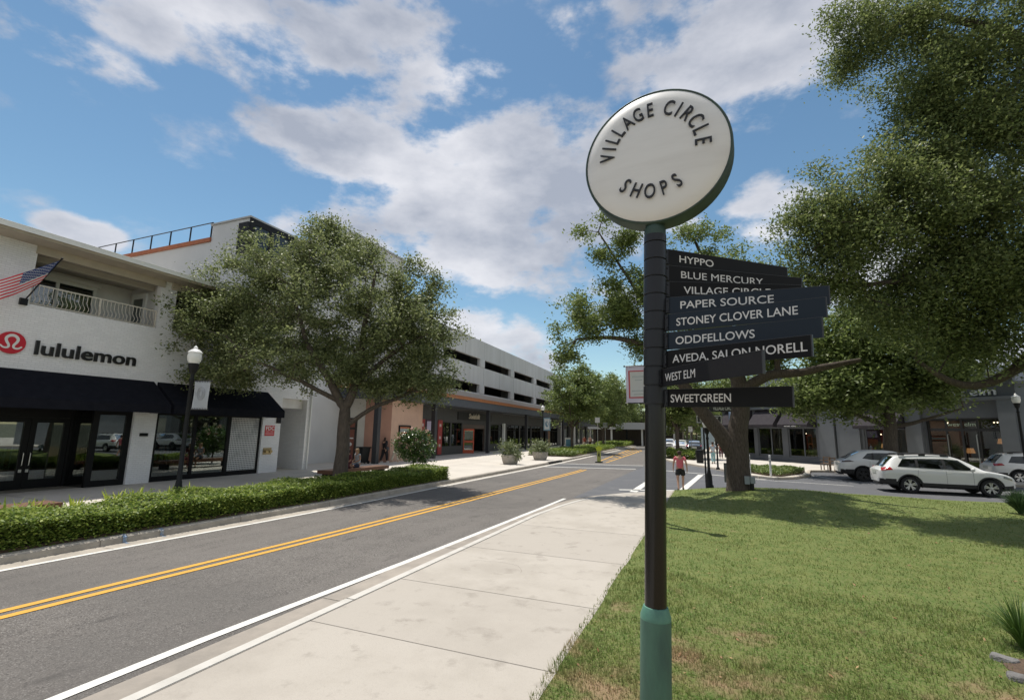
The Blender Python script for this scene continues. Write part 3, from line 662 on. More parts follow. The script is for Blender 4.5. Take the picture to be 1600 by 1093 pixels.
tree('spreading_oak', 'tall spreading live oak hanging dark leaves over the lawn and the parked cars', B, limbs, ells, 2550, 108, .112, M_leafB, M_bark, 21, spread=.34, twig=.008, droop=.45, holes_=-.13)

# tree in front of the grey furniture shop
B = np.array([9.55, 34.9, .05])
limbs = [([B, B+[0, 0, 2.0], B+[.05, 0, 3.6], B+[.05, 0, 6]], [.42, .35, .3, .18]),
         ([B+[0, 0, 3.0], B+[-1.5, -.3, 3.6], B+[-3.4, -.6, 4.9]], [.16, .12, .06]), ([B+[0, 0, 2.9], B+[1.5, -.3, 3.2], B+[3.4, -.6, 4.0]], [.14, .1, .05]),
         ([B+[0, 0, 4.2], B+[-1.8, 0, 6.4], B+[-2.4, 0, 8]], [.16, .12, .06]), ([B+[0, 0, 4.2], B+[2.0, .3, 6.2], B+[3.6, .5, 7.6]], [.16, .12, .06])]
Yb = B[1]
ells = [el(1270, 615, Yb-.6, 62, 38, 1.0), el(1345, 600, Yb, 80, 60, 1.6), el(1425, 585, Yb, 72, 52, 1.3), el(1390, 530, Yb, 110, 60, 1.5), el(1300, 540, Yb, 60, 45, .8), el(1475, 585, Yb, 40, 30, .3), el(1335, 480, Yb, 40, 28, .4)]
tree('shop_tree', 'bright green oak behind the parked white cars, before the grey furniture shop', B, limbs, ells, 640, 100, .24, M_leafC, M_bark2, 33, spread=.52, twig=.012)

# trees along the street further off
def far_tree(base, h, r, seed, label, name='avenue_tree', m=None, trunk_h=2.9, group=None, n=360, ls=.32):
    B = np.array(base, float); H = h
    limbs = [([B, B+[0, 0, trunk_h*.6], B+[.05, 0, trunk_h], B+[.1, .1, H*.62]], [.2, .16, .15, .07])]
    rg = np.random.default_rng(seed+100)
    for k in range(5):
        a = rg.uniform(0, 6.28); limbs.append(([B+[.03, 0, trunk_h*(.85+.15*rg.random())], B+[math.cos(a)*r*.35, math.sin(a)*r*.35, trunk_h*1.35], B+[math.cos(a)*r*.7, math.sin(a)*r*.7, trunk_h*1.4+rg.random()*(H-trunk_h)*.5]], [.11, .08, .03]))
    zc = (trunk_h*.95+H)/2; ells = [(B+[0, 0, zc], (r*.82, r*.82, (H-trunk_h)*.46), 2.0)]
    for k in range(5):
        a = rg.uniform(0, 6.28); ells.append((B+[math.cos(a)*r*.5, math.sin(a)*r*.5, zc+rg.uniform(-.28, .25)*(H-trunk_h)], (r*.5, r*.5, (H-trunk_h)*.26), .8))
    return tree(name, label, B, limbs, ells, n, 55, ls, m or M_leafA, M_bark2, seed, spread=.42, twig=.012, group=group)
G = None
T1 = far_tree((-15.2, 55.5, .15), 10.2, 4.1, 41, 'rounded street tree in the planted bed before the parking garage, left of its row', ls=.29, m=M_leafC, n=430)
T2 = far_tree((-16.2, 78, .15), 12.0, 5.6, 42, 'wide fresh green street tree beyond the first one along the shops', m=M_leafC)
T3 = far_tree((-3.15, 49.5, .15), 7.4, 2.6, 43, 'slim street tree seen right of the black signpost, above parked cars', m=M_leafC, ls=.26, trunk_h=2.7)
dup(T2, (-13.5, 104, .15), 2.1, 'distant street tree hanging over the dark pavilion at the end of the road')
dup(T1, (-2.6, 68, .15), 1.2, 'street tree beyond the parked cars on the right kerb', scale=.95)
dup(T2, (-4.2, 92, .15), .7, 'distant street tree by the right kerb, farthest along its side', scale=.9)
dup(T2, (4.5, 75, .15), 4.0, 'green tree standing behind the left corner of the grey shop', scale=1.0)
dup(T1, (-17.5, 98, .15), 3.0, 'street tree behind the wide fresh green one at the end of the shops', scale=1.15)
for i, (x, y, z_, k, lb) in enumerate(((-21, 118, 1.3, 1.1, 'dark tree filling the gap left of the far pavilion'), (-27, 130, 2.2, 1.25, 'taller tree standing behind that gap-filling one'), (-9, 128, 4.4, 1.15, 'tree rising straight behind the pavilion roof'), (9, 118, .4, 1.1, 'far tree behind the corner of the grey shop, left of its roof'), (3.5, 135, 3.3, 1.3, 'broad far tree above the last parked cars'), (-1.5, 88, 2.9, 1.0, 'mid-distance tree leaning over the far parked cars'))): dup(T1 if i % 2 else T2, (x, y, .15), z_, lb, scale=k)
dup(T1, (.6, 112, .15), .3, 'far tree filling the gap above the kerbside cars', scale=1.0); dup(T1, (-3.4, 122, .15), 3.9, 'far tree at the right kerb before the end of the street', scale=1.05)
rng = np.random.default_rng(77); n = 30000; x = rng.uniform(-90, 110, n); z = rng.random(n)*(6.5+2.0*np.sin(x*.31)+1.3*np.sin(x*.83)); o = leaf_mesh('far_woods', np.c_[x, 172+rng.uniform(0, 9, n), z], .95, M_leafA, None, rng); tag(o, kind='stuff')
dup(T2, (-8, 150, .15), 5.0, 'farthest tree, closing the end of the street', scale=1.1)
dup(T1, (1.8, 100, .15), 5.2, 'faraway tree peeping between the signpost and the oak trunk', scale=1.2)
# ------------------------------------------------------------------ white brick store
M_brick = brick_mat('white_painted_brick', (.85, .85, .855), (.66, .66, .665), axis='YZ', bump=.7, stain=(.74, .74, .745))
M_brickx = brick_mat('white_painted_brick_side', (.85, .85, .855), (.66, .66, .665), axis='HZ', bump=.7, stain=(.74, .74, .745))
M_stucco = mat('white_stucco', (.74, .735, .72), rough=.85, col2=(.57, .56, .54), scale=.8, detail=8, bump=.15, bscale=60)
M_tan = mat('tan_soffit', (.50, .44, .36), rough=.8, col2=(.43, .38, .31), scale=2)
M_awn = mat('navy_canvas', (.012, .013, .018), rough=.9, col2=(.016, .017, .023), scale=5, bump=.15, bscale=200, spec=.04)
M_shing = mat('grey_shingle', (.14, .135, .13), rough=.9, col2=(.07, .07, .07), scale=14, detail=8, bump=.6, bscale=30)
M_letter = mat('black_letter', (.008, .008, .009), rough=.4)
XF = -21.0
Mw = frame_M((XF, 0, 0), (0, 1, 0), (1, 0, 0))      # local x = world Y, faces +X
store = thing('store_building', 'white painted brick two-storey store with black awnings and curved balcony railings', 'building', (XF, 12, .15))
holes = [(5.8, 11.98, .0, 2.98), (12.83, 17.92, .0, 2.98), (19.02, 20.72, .0, 3.95), (8.25, 12.33, 6.36, 8.22), (12.95, 17.2, 6.36, 8.22)]
b = MB(); wall_panel(b, -3, 21.06, -.1, 8.5, holes, .32, Mw)
b.build('wall', M_brick, store)
b = MB(); b.box(-34, XF-.32, 20.74, 21.06, -.1, 8.5); b.box(-24.0, XF-.33, 20.72, 20.739, -.1, 3.95)
b.box(-24.2, -24.0, 18.9, 20.73, -.1, 4.1); b.box(-24.0, XF-.32, 18.85, 19.02, -.1, 4.1); b.box(-24.0, XF-.33, 19.03, 20.71, 3.96, 4.1)
b.build('side_wall', M_brickx, store)
b = MB(); b.box(-22.8, XF+.0-.33, 19.03, 20.72, 3.45, 3.94); b.build('bay_lintel', M_stucco, store)
# roof with eave, gutter and soffit
b = MB(); ex = -20.12
b.grid([[(ex, -3, 8.62), (ex, 21.5, 8.62)], [(-30, -3, 10.45), (-30, 21.5, 10.45)]]); b.face([(ex, 21.5, 8.62), (-30, 21.5, 10.45), (-30, 21.5, 8.55), (ex, 21.5, 8.55)])
rf = b.build('roof', M_shing, store)
b = MB(); prof = [(0, -.02), (.02, -.16), (.10, -.19), (.14, -.03), (.155, -.03), (.15, -.02)]
b.grid([[(ex+p[0], -3, 8.66+p[1]), (ex+p[0], 21.56, 8.66+p[1])] for p in prof]); b.build('gutter', mat('pale_gutter', (.80, .82, .83), rough=.5), rf)
b = MB(); b.box(XF-.3, ex, -3, 21.48, 8.40, 8.47); b.box(ex-.03, ex-.002, -3, 21.5, 8.40, 8.62); b.build('soffit', M_tan, rf)
# recessed balconies
def balcony(y0, y1, door):
    b = MB(); xb = -23.3
    b.box(xb-.1, xb, y0-.4, y1+.4, 6.2, 8.4); b.box(xb, XF-.33, y0-.41, y0-.21, 6.2, 8.4); b.box(xb, XF-.33, y1+.12, y1+.4, 6.2, 8.4)
    bl = b.build('balcony_wall', M_stucco, store)
    b = MB(); b.box(xb, XF-.33, y0-.2, y1+.11, 6.2, 6.35); b.build('balcony_floor', M_conc2, store)
    b = MB(); b.box(xb+.001, XF-.331, y0-.2, y1+.11, 8.23, 8.39); b.box(XF-.9, XF-.65, y0-.2, y1+.1, 8.02, 8.229); b.build('balcony_ceiling', mat('grey_beige_ceiling', (.36, .33, .28), rough=.8), store)  # ceiling and beam in one even grey-beige
    if door:
        b = MB(); a, e = y0+.35, y0+2.9
        for q in (a, (a+e)/2-.05, e-.1): b.box(xb+.003, xb+.09, q, q+.1, 6.36, 7.95)
        b.box(xb+.003, xb+.09, a+.1, (a+e)/2-.05, 7.82, 7.95); b.box(xb+.003, xb+.09, (a+e)/2+.05, e-.1, 7.82, 7.95); b.box(xb+.003, xb+.12, a-.12, e+.12, 7.955, 8.12)
        dr = b.build('sliding_door', M_white, store)
        b = MB(); b.box(xb+.02, xb+.04, a+.09, e-.09, 6.37, 7.83); b.build('pane', M_dkglass, dr)
        b = MB(); M2 = None; b.box(xb+.25, xb+1.2, y1+.05, y1+.119, 6.36, 8.0); d2 = b.build('side_door', M_white, store)
        b = MB(); b.box(xb+.42, xb+1.03, y1+.035, y1+.049, 6.7, 7.75); b.build('pane', M_dkglass, d2)
    # railing with bellied pickets
    b = MB(); xr = XF-.12
    pr = MB(); pr.box(xr-.025, xr+.025, y0+.02, y1-.02, 7.06, 7.1); pr.box(xr-.025, xr+.025, y0+.02, y1-.02, 6.40, 6.44)
    for q in (y0+.02, (y0+y1)/2, y1-.07): pr.box(xr-.026, xr+.026, q, q+.05, 6.36, 7.08)
    n = int((y1-y0)/.125)
    for k in range(1, n):
        y = y0+(y1-y0)*k/n
        pts = [(xr+f, y, z) for f, z in ((0, 7.06), (0, 6.88), (-.01, 6.80), (.05, 6.70), (.15, 6.60), (.17, 6.54), (.12, 6.46), (0, 6.42))]
        pr.tube(pts, .011, seg=5)
    pr.build('railing', mat('cream_railing', (.62, .58, .50), rough=.5), store)
balcony(8.25, 12.33, True); balcony(12.95, 17.2, False)
b = MB(); b.box(XF+.001, XF+.06, 8.2, 12.42, 8.12, 8.399); b.box(XF+.001, XF+.06, 12.7, 17.3, 8.12, 8.399); b.build('tan_beam', M_tan, store)
# awnings
def awning(y0, y1):
    b = MB(); xo = -19.72; zt, zf, zb = 4.17, 3.2, 2.88
    b.face([(XF+.002, y0, zt), (xo, y0, zf), (xo, y1, zf), (XF+.002, y1, zt)]); b.face([(xo, y0, zf), (xo, y0, zb), (xo, y1, zb), (xo, y1, zf)])
    for y in (y0, y1): b.face([(XF+.002, y, zt), (xo, y, zf), (xo, y, zb), (XF+.002, y, zb)])
    b.grid([[(XF+.004, y0+.01, zt-.03), (XF+.004, y1-.01, zt-.03)], [(xo-.02, y0+.01, zf-.02), (xo-.02, y1-.01, zf-.02)]])
    aw = b.build('awning', M_awn, store)
    b = MB()
    for y in (y0+.02, y1-.02): b.tube([(XF+.02, y, zt-.04), (xo-.03, y, zf-.03), (xo-.03, y, zb+.03), (XF+.02, y, zb+.03)], .016, seg=6)
    n = int((y1-y0)/1.5)
    for k in range(1, n): y = y0+(y1-y0)*k/n; b.tube([(XF+.02, y, zt-.05), (xo-.03, y, zf-.04)], .012, seg=5)
    b.tube([(xo-.03, y0+.02, zb+.03), (xo-.03, y1-.02, zb+.03)], .014, seg=6)
    b.build('awning_frame', M_chrome, aw)
awning(1.0, 12.52); awning(12.66, 18.05)
# shopfront glazing
def window(parent, y0, y1, z0, z1, x, fw=.09, mull=(), g=M_glass, dp=.1, fm=M_blackp, name='window', bot=None):
    b = MB(); bt = bot or fw
    b.box(x-dp, x, y0, y0+fw, z0, z1); b.box(x-dp, x, y1-fw, y1, z0, z1); b.box(x-dp, x, y0+fw, y1-fw, z1-fw, z1); b.box(x-dp, x, y0+fw, y1-fw, z0, z0+bt)
    for m in mull: b.box(x-dp, x, m-fw/2, m+fw/2, z0+bt, z1-fw)
    f = b.build(name, fm, parent)
    b = MB(); b.box(x-dp*.6, x-dp*.45, y0+fw*.9, y1-fw*.9, z0+bt*.9, z1-fw*.9); b.build('pane', g, f); return f
xg = XF-.1
window(store, 12.835, 17.915, .15, 2.975, xg, .13, (14.55,), bot=.2)
# frosted pane with a grid of dots in the right third of the wide window
b = MB(); b.box(xg-.03, xg-.012, 16.25, 17.78, .36, 2.84); b.build('frosted_panel', brick_mat('dotted_film', (.10, .11, .11), (.66, .66, .65), axis='YZ', size=(.085, .088), bump=0, rough=.4, stain=(.13, .14, .14), msize=.019, offset=0), store)
b = MB(); b.box(xg-.10, xg+.012, 16.1, 16.25, .16, 2.96); b.build('mullion', M_blackp, store)
window(store, 10.68, 11.97, .15, 2.975, xg, .2, bot=.22)
b = MB(); b.box(-22.35, xg-.1, 10.68, 10.74, .15, 2.97); b.box(-22.34, xg-.11, 10.72, 10.76, .15, .4); s_ = b.build('side_window', M_dkglass, store)
# recessed entrance: pair of doors
xd = -22.35
b = MB(); b.box(xd-.1, xd, 10.61, 10.68, .15, 2.97); b.box(xd-.1, xd, 6.0, 10.6, 2.62, 2.97); b.box(xd-.1, xd, 5.8, 8.24, .15, 2.61); b.build('entrance_frame', M_blackp, store)
for y0, y1 in ((8.25, 9.46), (9.47, 10.6)):
    d = window(store, y0, y1, .16, 2.615, xd-.02, .17, name='door', bot=.3)
    b = MB(); hy = y1-.09 if y0 < 9 else y0+.09; b.tube([(xd, hy, .95), (xd+.06, hy, .97), (xd+.06, hy, 1.38), (xd, hy, 1.4)], .014, seg=6); b.box(xd-.019, xd+.005, hy-.04, hy+.04, .72, .82); b.build('handle', M_chrome, d)
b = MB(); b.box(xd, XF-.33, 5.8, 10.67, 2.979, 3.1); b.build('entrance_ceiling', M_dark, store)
# interior seen through the glass
b = MB(); b.box(-29, -28.8, 2, 19, .1, 3.3); b.box(-28.8, XF-.34, 1.9, 2.1, .1, 3.3); b.box(-28.8, XF-.34, 18.1, 18.3, .1, 3.3); b.box(-28.8, XF-.34, 2.1, 18.1, 3.12, 3.3); it = b.build('interior_wall', mat('interior_paint', (.34, .32, .29), rough=.8, col2=(.22, .20, .18), scale=.7), store)
b = MB(); b.box(-28.8, XF-.34, 2.1, 18.1, .13, .148); b.build('interior_floor', mat('interior_floor', (.30, .27, .22), rough=.4), store)
rg = random.Random(4); M_cl = [mat('garment_%s' % n, c, rough=.9) for n, c in (('rust', (.28, .08, .04)), ('green', (.10, .14, .09)), ('pale', (.5, .5, .47)), ('navy', (.03, .04, .07)), ('rose', (.42, .16, .15)))]
for (x, y, n) in ((-23.4, 13.3, 9), (-24.6, 14.7, 10), (-24.6, 9.0, 8), (-25.5, 7.2, 9), (-23.2, 15.0, 5)):
    b = MB()
    for k in range(n): b.cur = rg.randrange(5); yy = y+k*.11; b.box(x-.2, x+.2+rg.random()*.05, yy, yy+.07, .65+rg.random()*.15, 1.5)
    b.cur = 5; b.tube([(x, y-.15, .15), (x, y-.15, 1.6), (x, y+n*.11+.1, 1.6), (x, y+n*.11+.1, .15)], .015, seg=5)
    tag(b.build('clothes_rack', M_cl+[M_chrome]), {9: 'rail of clothes inside the wide shop window, at its left pane', 10: 'longer rail of clothes deep inside the wide shop window', 8: 'rail of clothes behind the right glass door', 5: 'short rail of clothes close to the glass beside the frosted panel'}[n] if not (n == 9 and y < 8) else 'rail of clothes behind the left glass door', 'clothes rack', 'clothes rails inside the store')
b = MB(); b.lathe([(.16, 0), (.2, .45), (.17, .46)], (-22.3, 15.35, .15), seg=12); tp = thing('indoor_plant', 'leafy potted plant just inside the wide shop window', 'plant', (-22.3, 15.35, .15)); b.build('pot', mat('pot_white', (.6, .6, .58)), tp)
rn = np.random.default_rng(6); C = np.array([-22.3, 15.35, 1.6])+rn.normal(size=(700, 3))*np.array([.28, .3, .42]); leaf_mesh('foliage', C, .14, M_leafC, tp, rn)
# lettering, emblem, plates
def face_M(y, z, x=XF+.01): return Matrix(((0, -1, 0, x), (1, 0, 0, y), (0, 0, 1, z), (0, 0, 0, 1)))
sg = thing('store_sign', 'black raised lowercase letters on the white brick above the awning', 'sign', (XF, 8.6, 4.7))
text('lululemon', M_letter, face_M(8.57, 4.71, XF+.05), sg, size=.67, ext=.035, bold=.017, width=3.1)
lg = thing('store_emblem', 'red oval emblem with a white looped mark on the white brick', 'sign', (XF, 8.0, 4.99))
b = MB(); Ml = face_M(8.0, 4.99, XF+.005)
def disc(mb, r0, r1, y0, y1, M, seg=40, sx=1.0, sz=1.0):
    rows = []
    for r, y in ((r0, y0), (r1, y0), (r1, y1), (.001, y1)): rows.append([tuple(M @ Vector((r*sx*math.cos(2*math.pi*k/seg), y, r*sz*math.sin(2*math.pi*k/seg)))) for k in range(seg)])
    mb.grid(rows, close=True)
disc(b, .35, .36, 0, -.05, Ml); b.build('plate', mat('sign_red', (.52, .012, .03), rough=.35), lg)
b = MB()
def ribbon(mb, pts, w, M, y=-.056):
    P = np.array(pts, float); t = np.linspace(0, 1, 60); n = len(P); 
    from_ = np.linspace(0, 1, n); Q = np.c_[np.interp(t, from_, P[:, 0]), np.interp(t, from_, P[:, 1])]
    for _ in range(5): Q[1:-1] = (Q[:-2]+2*Q[1:-1]+Q[2:])/4
    T = np.gradient(Q, axis=0); T /= np.linalg.norm(T, axis=1)[:, None]; Nn = np.c_[-T[:, 1], T[:, 0]]
    W_ = w*np.interp(t, [0, .2, .5, .8, 1], [.55, .8, 1.1, .8, .55])
    A = [tuple(M @ Vector((q[0]+m[0]*ww, y, q[1]+m[1]*ww))) for q, m, ww in zip(Q, Nn, W_)]; B_ = [tuple(M @ Vector((q[0]-m[0]*ww, y, q[1]-m[1]*ww))) for q, m, ww in zip(Q, Nn, W_)]
    mb.grid([B_, A])
ribbon(b, [(-.27, -.10), (-.18, -.19), (-.06, -.17), (-.05, -.08), (-.13, .02), (-.16, .14), (-.08, .23), (0, .25), (.08, .23), (.16, .14), (.13, .02), (.05, -.08), (.06, -.17), (.18, -.19), (.27, -.10)], .042, Ml)
b.build('mark', M_white, lg)
fd = thing('fire_sign', 'small red metal plate reading FDC on the white brick pier', 'sign', (XF, 18.35, 2.2))
b = MB(); b.box(XF+.003, XF+.015, 18.08, 18.66, 1.98, 2.5); b.build('plate', mat('plate_red', (.55, .03, .035), rough=.4), fd)
text('FDC', M_white, face_M(18.12, 2.27, XF+.018), fd, size=.27, ext=.002, bold=.02, width=.5)
b = MB(); b.box(XF+.016, XF+.018, 18.14, 18.36, 2.17, 2.21); b.box(XF+.016, XF+.018, 18.40, 18.6, 2.17, 2.21); b.box(XF+.016, XF+.018, 18.12, 18.62, 2.06, 2.11); b.build('small_print', mat('pink_print', (.7, .35, .35)), fd)
fc = thing('fire_connection', 'brass twin hose inlet low on the white brick pier', 'hose inlet', (XF, 18.3, 1.15))
b = MB(); b.box(XF+.002, XF+.02, 18.08, 18.58, 1.05, 1.38); b.build('back_plate', mat('dull_brass', (.32, .26, .15), rough=.4, metal=.8), fc)
for y in (18.2, 18.44):
    b = MB(); b.lathe([(.05, 0), (.055, .1), (.075, .11), (.075, .16), (.02, .165)], (XF+.02, y, 1.2), seg=14, axis='X'); b.build('hose_cap', mat('brass', (.42, .33, .17), rough=.35, metal=.9), fc)
b = MB(); b.box(XF+.002, XF+.09, 12.25, 12.52, 1.98, 2.1); b.box(XF+.09, XF+.12, 12.30, 12.47, 2.0, 2.08); tag(b.build('wall_box', M_black), 'small black box fixed to the white brick pier between shop windows', 'wall box')
b = MB(); b.box(XF+.002, XF+.04, 18.72, 19.0, 2.62, 3.0); b.build('wall_panel', M_blackp, store)
b = MB(); b.tube([(XF+.08, 20.95, .15), (XF+.08, 20.95, 8.4)], .05, seg=10); tag(b.build('downpipe', M_white), 'white rainwater pipe at the corner of the white brick store', 'pipe')

# flag on the balcony corner
fl = thing('flag', 'striped flag with a starred blue canton on a slanting black pole', 'flag', (XF+.05, 8.15, 6.42))
p0 = Vector((XF+.03, 8.12, 6.42)); ptip = Vector(at_x(97, 404, -19.75)); 
b = MB(); b.tube([p0, ptip], .022, seg=8); b.ball(tuple(ptip), .04, 8, 6); b.build('pole', M_black, fl)
b = MB(); b.box(XF+.001, XF+.09, 8.0, 8.2, 6.28, 6.5); b.build('bracket', M_black, fl)
hA = p0.lerp(ptip, .96); hB = p0.lerp(ptip, .42); fA = Vector(at_x(-60, 452, -20.2)); fB = Vector(at_x(20, 467, -20.05))
NU, NV = 40, 26
def fpt(u, v):
    top = hA.lerp(fA, u); bot = hB.lerp(Vector(at_x(-34, 480, -19.9)), u); p = top.lerp(bot, v); s = math.sin(u*9+v*2.2)*.07*u+math.sin(u*17-v*3)*.03*u
    return (p.x+s, p.y, p.z-.05*math.sin(math.pi*u)+s*.4)
b = MB()
for i in range(NU):
    for j in range(NV):
        u0_, u1_, v0_, v1_ = i/NU, (i+1)/NU, j/NV, (j+1)/NV
        b.cur = 2 if (i < NU*.4 and j < NV*7/13) else (0 if (j*13//NV) % 2 == 0 else 1)
        b.face([fpt(u0_, v0_), fpt(u1_, v0_), fpt(u1_, v1_), fpt(u0_, v1_)])
b.cur = 1
for r in range(9):
    for q in range(6 if r % 2 == 0 else 5):
        u = .4*(q+(.5 if r % 2 == 0 else 1))/6; v = 7/13*(r+.7)/9.6
        a, c2, d2 = fpt(u, v), fpt(u+.03, v), fpt(u, v+.03)
        for s_ in (.012, -.012): b.face([(a[0]+s_, a[1], a[2]), (c2[0]+s_, c2[1], c2[2]), (fpt(u+.03, v+.03)[0]+s_, *fpt(u+.03, v+.03)[1:]), (d2[0]+s_, d2[1], d2[2])])
b.build('cloth', [mat('flag_red', (.75, .05, .07), rough=.8, transl=.45), mat('flag_white', (.85, .85, .85), rough=.8, transl=.35), mat('flag_blue', (.05, .085, .26), rough=.8, transl=.2)], fl, smooth=True)

# ------------------------------------------------------------------ taller white building behind
M_wall2 = mat('grey_white_render', (.64, .64, .64), rough=.85, col2=(.57, .57, .57), scale=.4, detail=8)
tb = thing('terrace_building', 'tall pale building with a roof-terrace railing and a dark glazed stair tower', 'building', (-24, 26, .15))
b = MB(); b.box(-52, -24.01, 18.5, 33.2, -.1, 12.3); b.box(-52, -27.2, 18.3, 18.49, 8, 13.3)
b.box(-27.2, -24.02, 18.3, 18.499, 10, 14.32); b.box(-27.2, -24.2, 18.5, 26.9, 12.3, 14.32); b.box(-40, -24.0, 26.9, 33.2, 12.3, 16.75); b.build('wall', M_wall2, tb)
b = MB(); b.box(-40.2, -23.9, 26.8, 33.35, 16.751, 16.9); b.box(-27.3, -23.95, 18.22, 26.79, 14.321, 14.42); b.build('parapet_cap', mat('grey_cap', (.42, .42, .42), rough=.6), tb)
b = MB(); b.box(-52, -27.2, 18.2, 18.6, 13.3, 13.55); b.build('coping', mat('orange_coping', (.42, .14, .06), rough=.7, col2=(.33, .10, .045), scale=3), tb)
b = MB()
for k in range(11): x = -27.4-k*1.9; b.box(x-.03, x+.03, 18.35, 18.41, 13.551, 14.55)
b.box(-50, -27.3, 18.35, 18.41, 14.55, 14.585); b.build('terrace_railing', M_black, tb)
gw = window(tb, 18.25, 22.5, 12.1, 14.3, -23.93, .34, (19.75, 21.2), g=mat('stair_glass', (.03, .04, .05), rough=.1, spec=.5), name='stair_window', fm=mat('charcoal_frame', (.018, .019, .022), rough=.6, spec=.2))
b = MB(); b.box(-24.7, -23.94, 18.1, 18.29, 12.1, 14.0); b.build('frame_return', MATS['charcoal_frame'], tb)
for k, y in enumerate((19.0, 20.3)):
    b = MB(); b.tube([(-24.35, y, 13.5+.1*k), (-24.35, y+.9, 13.5+.1*k)], .035, seg=6); b.build('light_tube', mat('tube_light', (.9, .9, .85), emit=(1, .95, .8, 1.2)), tb)

# ------------------------------------------------------------------ parking garage with shops
g0 = Vector((-20.7, 26.6, 0)); ga = Vector((-.04, 1, 0)).normalized(); gn = Vector((ga.y, -ga.x, 0))
Mg = frame_M(g0, ga, gn)     # local x along street, -y towards street
def gp(s, off, z): return tuple(Mg @ Vector((s, -off, z)))
M_pre = mat('precast_concrete', (.60, .60, .60), rough=.85, col2=(.52, .52, .51), scale=.9, detail=9, bump=.08, stretch=(1, 1, .15))
M_pre2 = mat('warm_precast', (.50, .46, .42), rough=.85, col2=(.45, .42, .385), scale=.4, detail=9)
M_slate = mat('slate_blue_fascia', (.075, .085, .10), rough=.6, col2=(.06, .065, .08), scale=3)
M_copper = mat('copper_trim', (.42, .16, .06), rough=.45, col2=(.33, .12, .045), scale=4)
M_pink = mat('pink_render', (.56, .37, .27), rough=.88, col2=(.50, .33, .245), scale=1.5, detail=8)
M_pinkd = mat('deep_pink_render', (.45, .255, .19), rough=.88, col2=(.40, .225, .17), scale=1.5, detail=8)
M_shopd = mat('dark_shopfront', (.05, .05, .05), rough=.6, col2=(.065, .063, .06), scale=4)
gr = thing('parking_garage', 'long pale parking garage with dark open decks above a canopied row of shops', 'building', gp(30, -1.4, .15))
S0, S1 = 6.2, 56.5
b = MB(); holes = []; s = 1.8
while s < 62: holes += [(s, s+8.3, 9.2, 10.1), (s, s+8.3, 6.35, 7.28)]; s += 9.6
wall_panel(b, S0, S1, 5.0, 12.1, holes, .3, Mg @ Matrix.Translation((0, 1.4, 0)))
b.box(S0, S0+.3, 1.71, 30, 5.0, 12.1, Mg); b.box(S1-.3, S1, 1.71, 30, 0, 12.1, Mg); b.build('deck_wall', M_pre, gr)
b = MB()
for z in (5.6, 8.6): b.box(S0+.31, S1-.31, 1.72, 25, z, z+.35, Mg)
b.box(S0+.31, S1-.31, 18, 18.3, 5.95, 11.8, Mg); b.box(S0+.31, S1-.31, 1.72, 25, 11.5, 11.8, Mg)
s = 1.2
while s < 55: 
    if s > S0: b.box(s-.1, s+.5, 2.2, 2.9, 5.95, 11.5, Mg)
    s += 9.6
b.build('deck_floor', mat('mid_grey_deck', (.20, .195, .19), rough=.9), gr)  # slabs, inner columns and back wall in one even mid grey
s = 1.8-1.3
while s < 57:
    if s > S0:
        for z0, z1 in ((6.37, 7.26), (9.22, 10.08)): b = MB(); b.box(s+.06, s+1.24, 1.34, 1.399, z0, z1, Mg); b.build('column', M_pre, gr)
    s += 9.6
b = MB(); b.box(S0-.0, S1-.02, 1.33, 1.398, 5.3, 6.2, Mg); b.build('lower_band', M_pre2, gr)
b = MB(); s = S0+5
while s < S1: b.box(s, s+.03, 1.392, 1.3985, 7.3, 9.18, Mg); b.box(s, s+.03, 1.392, 1.3985, 10.12, 12.05, Mg); s += 4.8
b.build('panel_joint', mat('dark_joint', (.3, .3, .29)), gr)
# canopy
b = MB(); b.box(-.3, S1, -.35, 1.32, 4.5, 5.18, Mg); b.box(-.3, 6.0, 1.32, 8, 4.5, 5.18, Mg); cn = b.build('canopy', M_slate, gr)
b = MB(); b.box(-.36, S1+.02, -.42, 1.325, 5.182, 5.36, Mg); b.box(-.30, S1, -.36, 1.325, 5.361, 5.5, Mg); b.box(-.36, 6.1, 1.3252, 8, 5.182, 5.42, Mg); b.build('copper_edge', M_copper, cn)
def on_plane(px, py, M):
    o = M.translation; n = np.array((M.to_3x3() @ Vector((0, 1, 0)))[:]); d = ray(px, py); t = np.dot(np.array(o)-ORG, n)/np.dot(d, n); q = M.inverted() @ Vector(ORG+d*t); return q.x, q.z
posts = [0]+[on_plane(q, 690, Mg)[0] for q in (677, 762, 822)]
while posts[-1] < 46: posts.append(posts[-1]+9.5)
for s in posts:
    b = MB(); b.box(s-.17, s+.17, -.17, .17, .1, 4.498, Mg); b.build('post', mat('charcoal_post', (.03, .031, .036), rough=.5), gr)
# rendered corner block below the canopy: white, deep pink and pale pink faces
def plane_wall(mb, p, q, z0, z1, th=.2):
    p, q = Vector((*p, 0)), Vector((*q, 0)); M = frame_M(p, q-p, None); wall_panel(mb, 0, (q-p).length, z0, z1, [], th, M); return M, (q-p).length
pw0 = gnd(470, 720.5, .15)[:2]; pw1 = gnd(566, 721.5, .15)[:2]; pw2 = (-20.95, 28.5); pw3 = (-21.55, 33.4)
b = MB(); Mwh, Lw = plane_wall(b, pw0, pw1, -.1, 4.49); b.build('white_wall', mat('cream_render', (.60, .57, .52), rough=.88, col2=(.54, .51, .465), scale=1.2, detail=8), gr)
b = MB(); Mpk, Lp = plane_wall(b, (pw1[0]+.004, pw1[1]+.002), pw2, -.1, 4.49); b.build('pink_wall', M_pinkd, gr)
b = MB(); Mpp, Lq = plane_wall(b, (pw2[0]+.003, pw2[1]+.002), pw3, -.1, 4.49); b.build('pale_pink_wall', M_pink, gr)
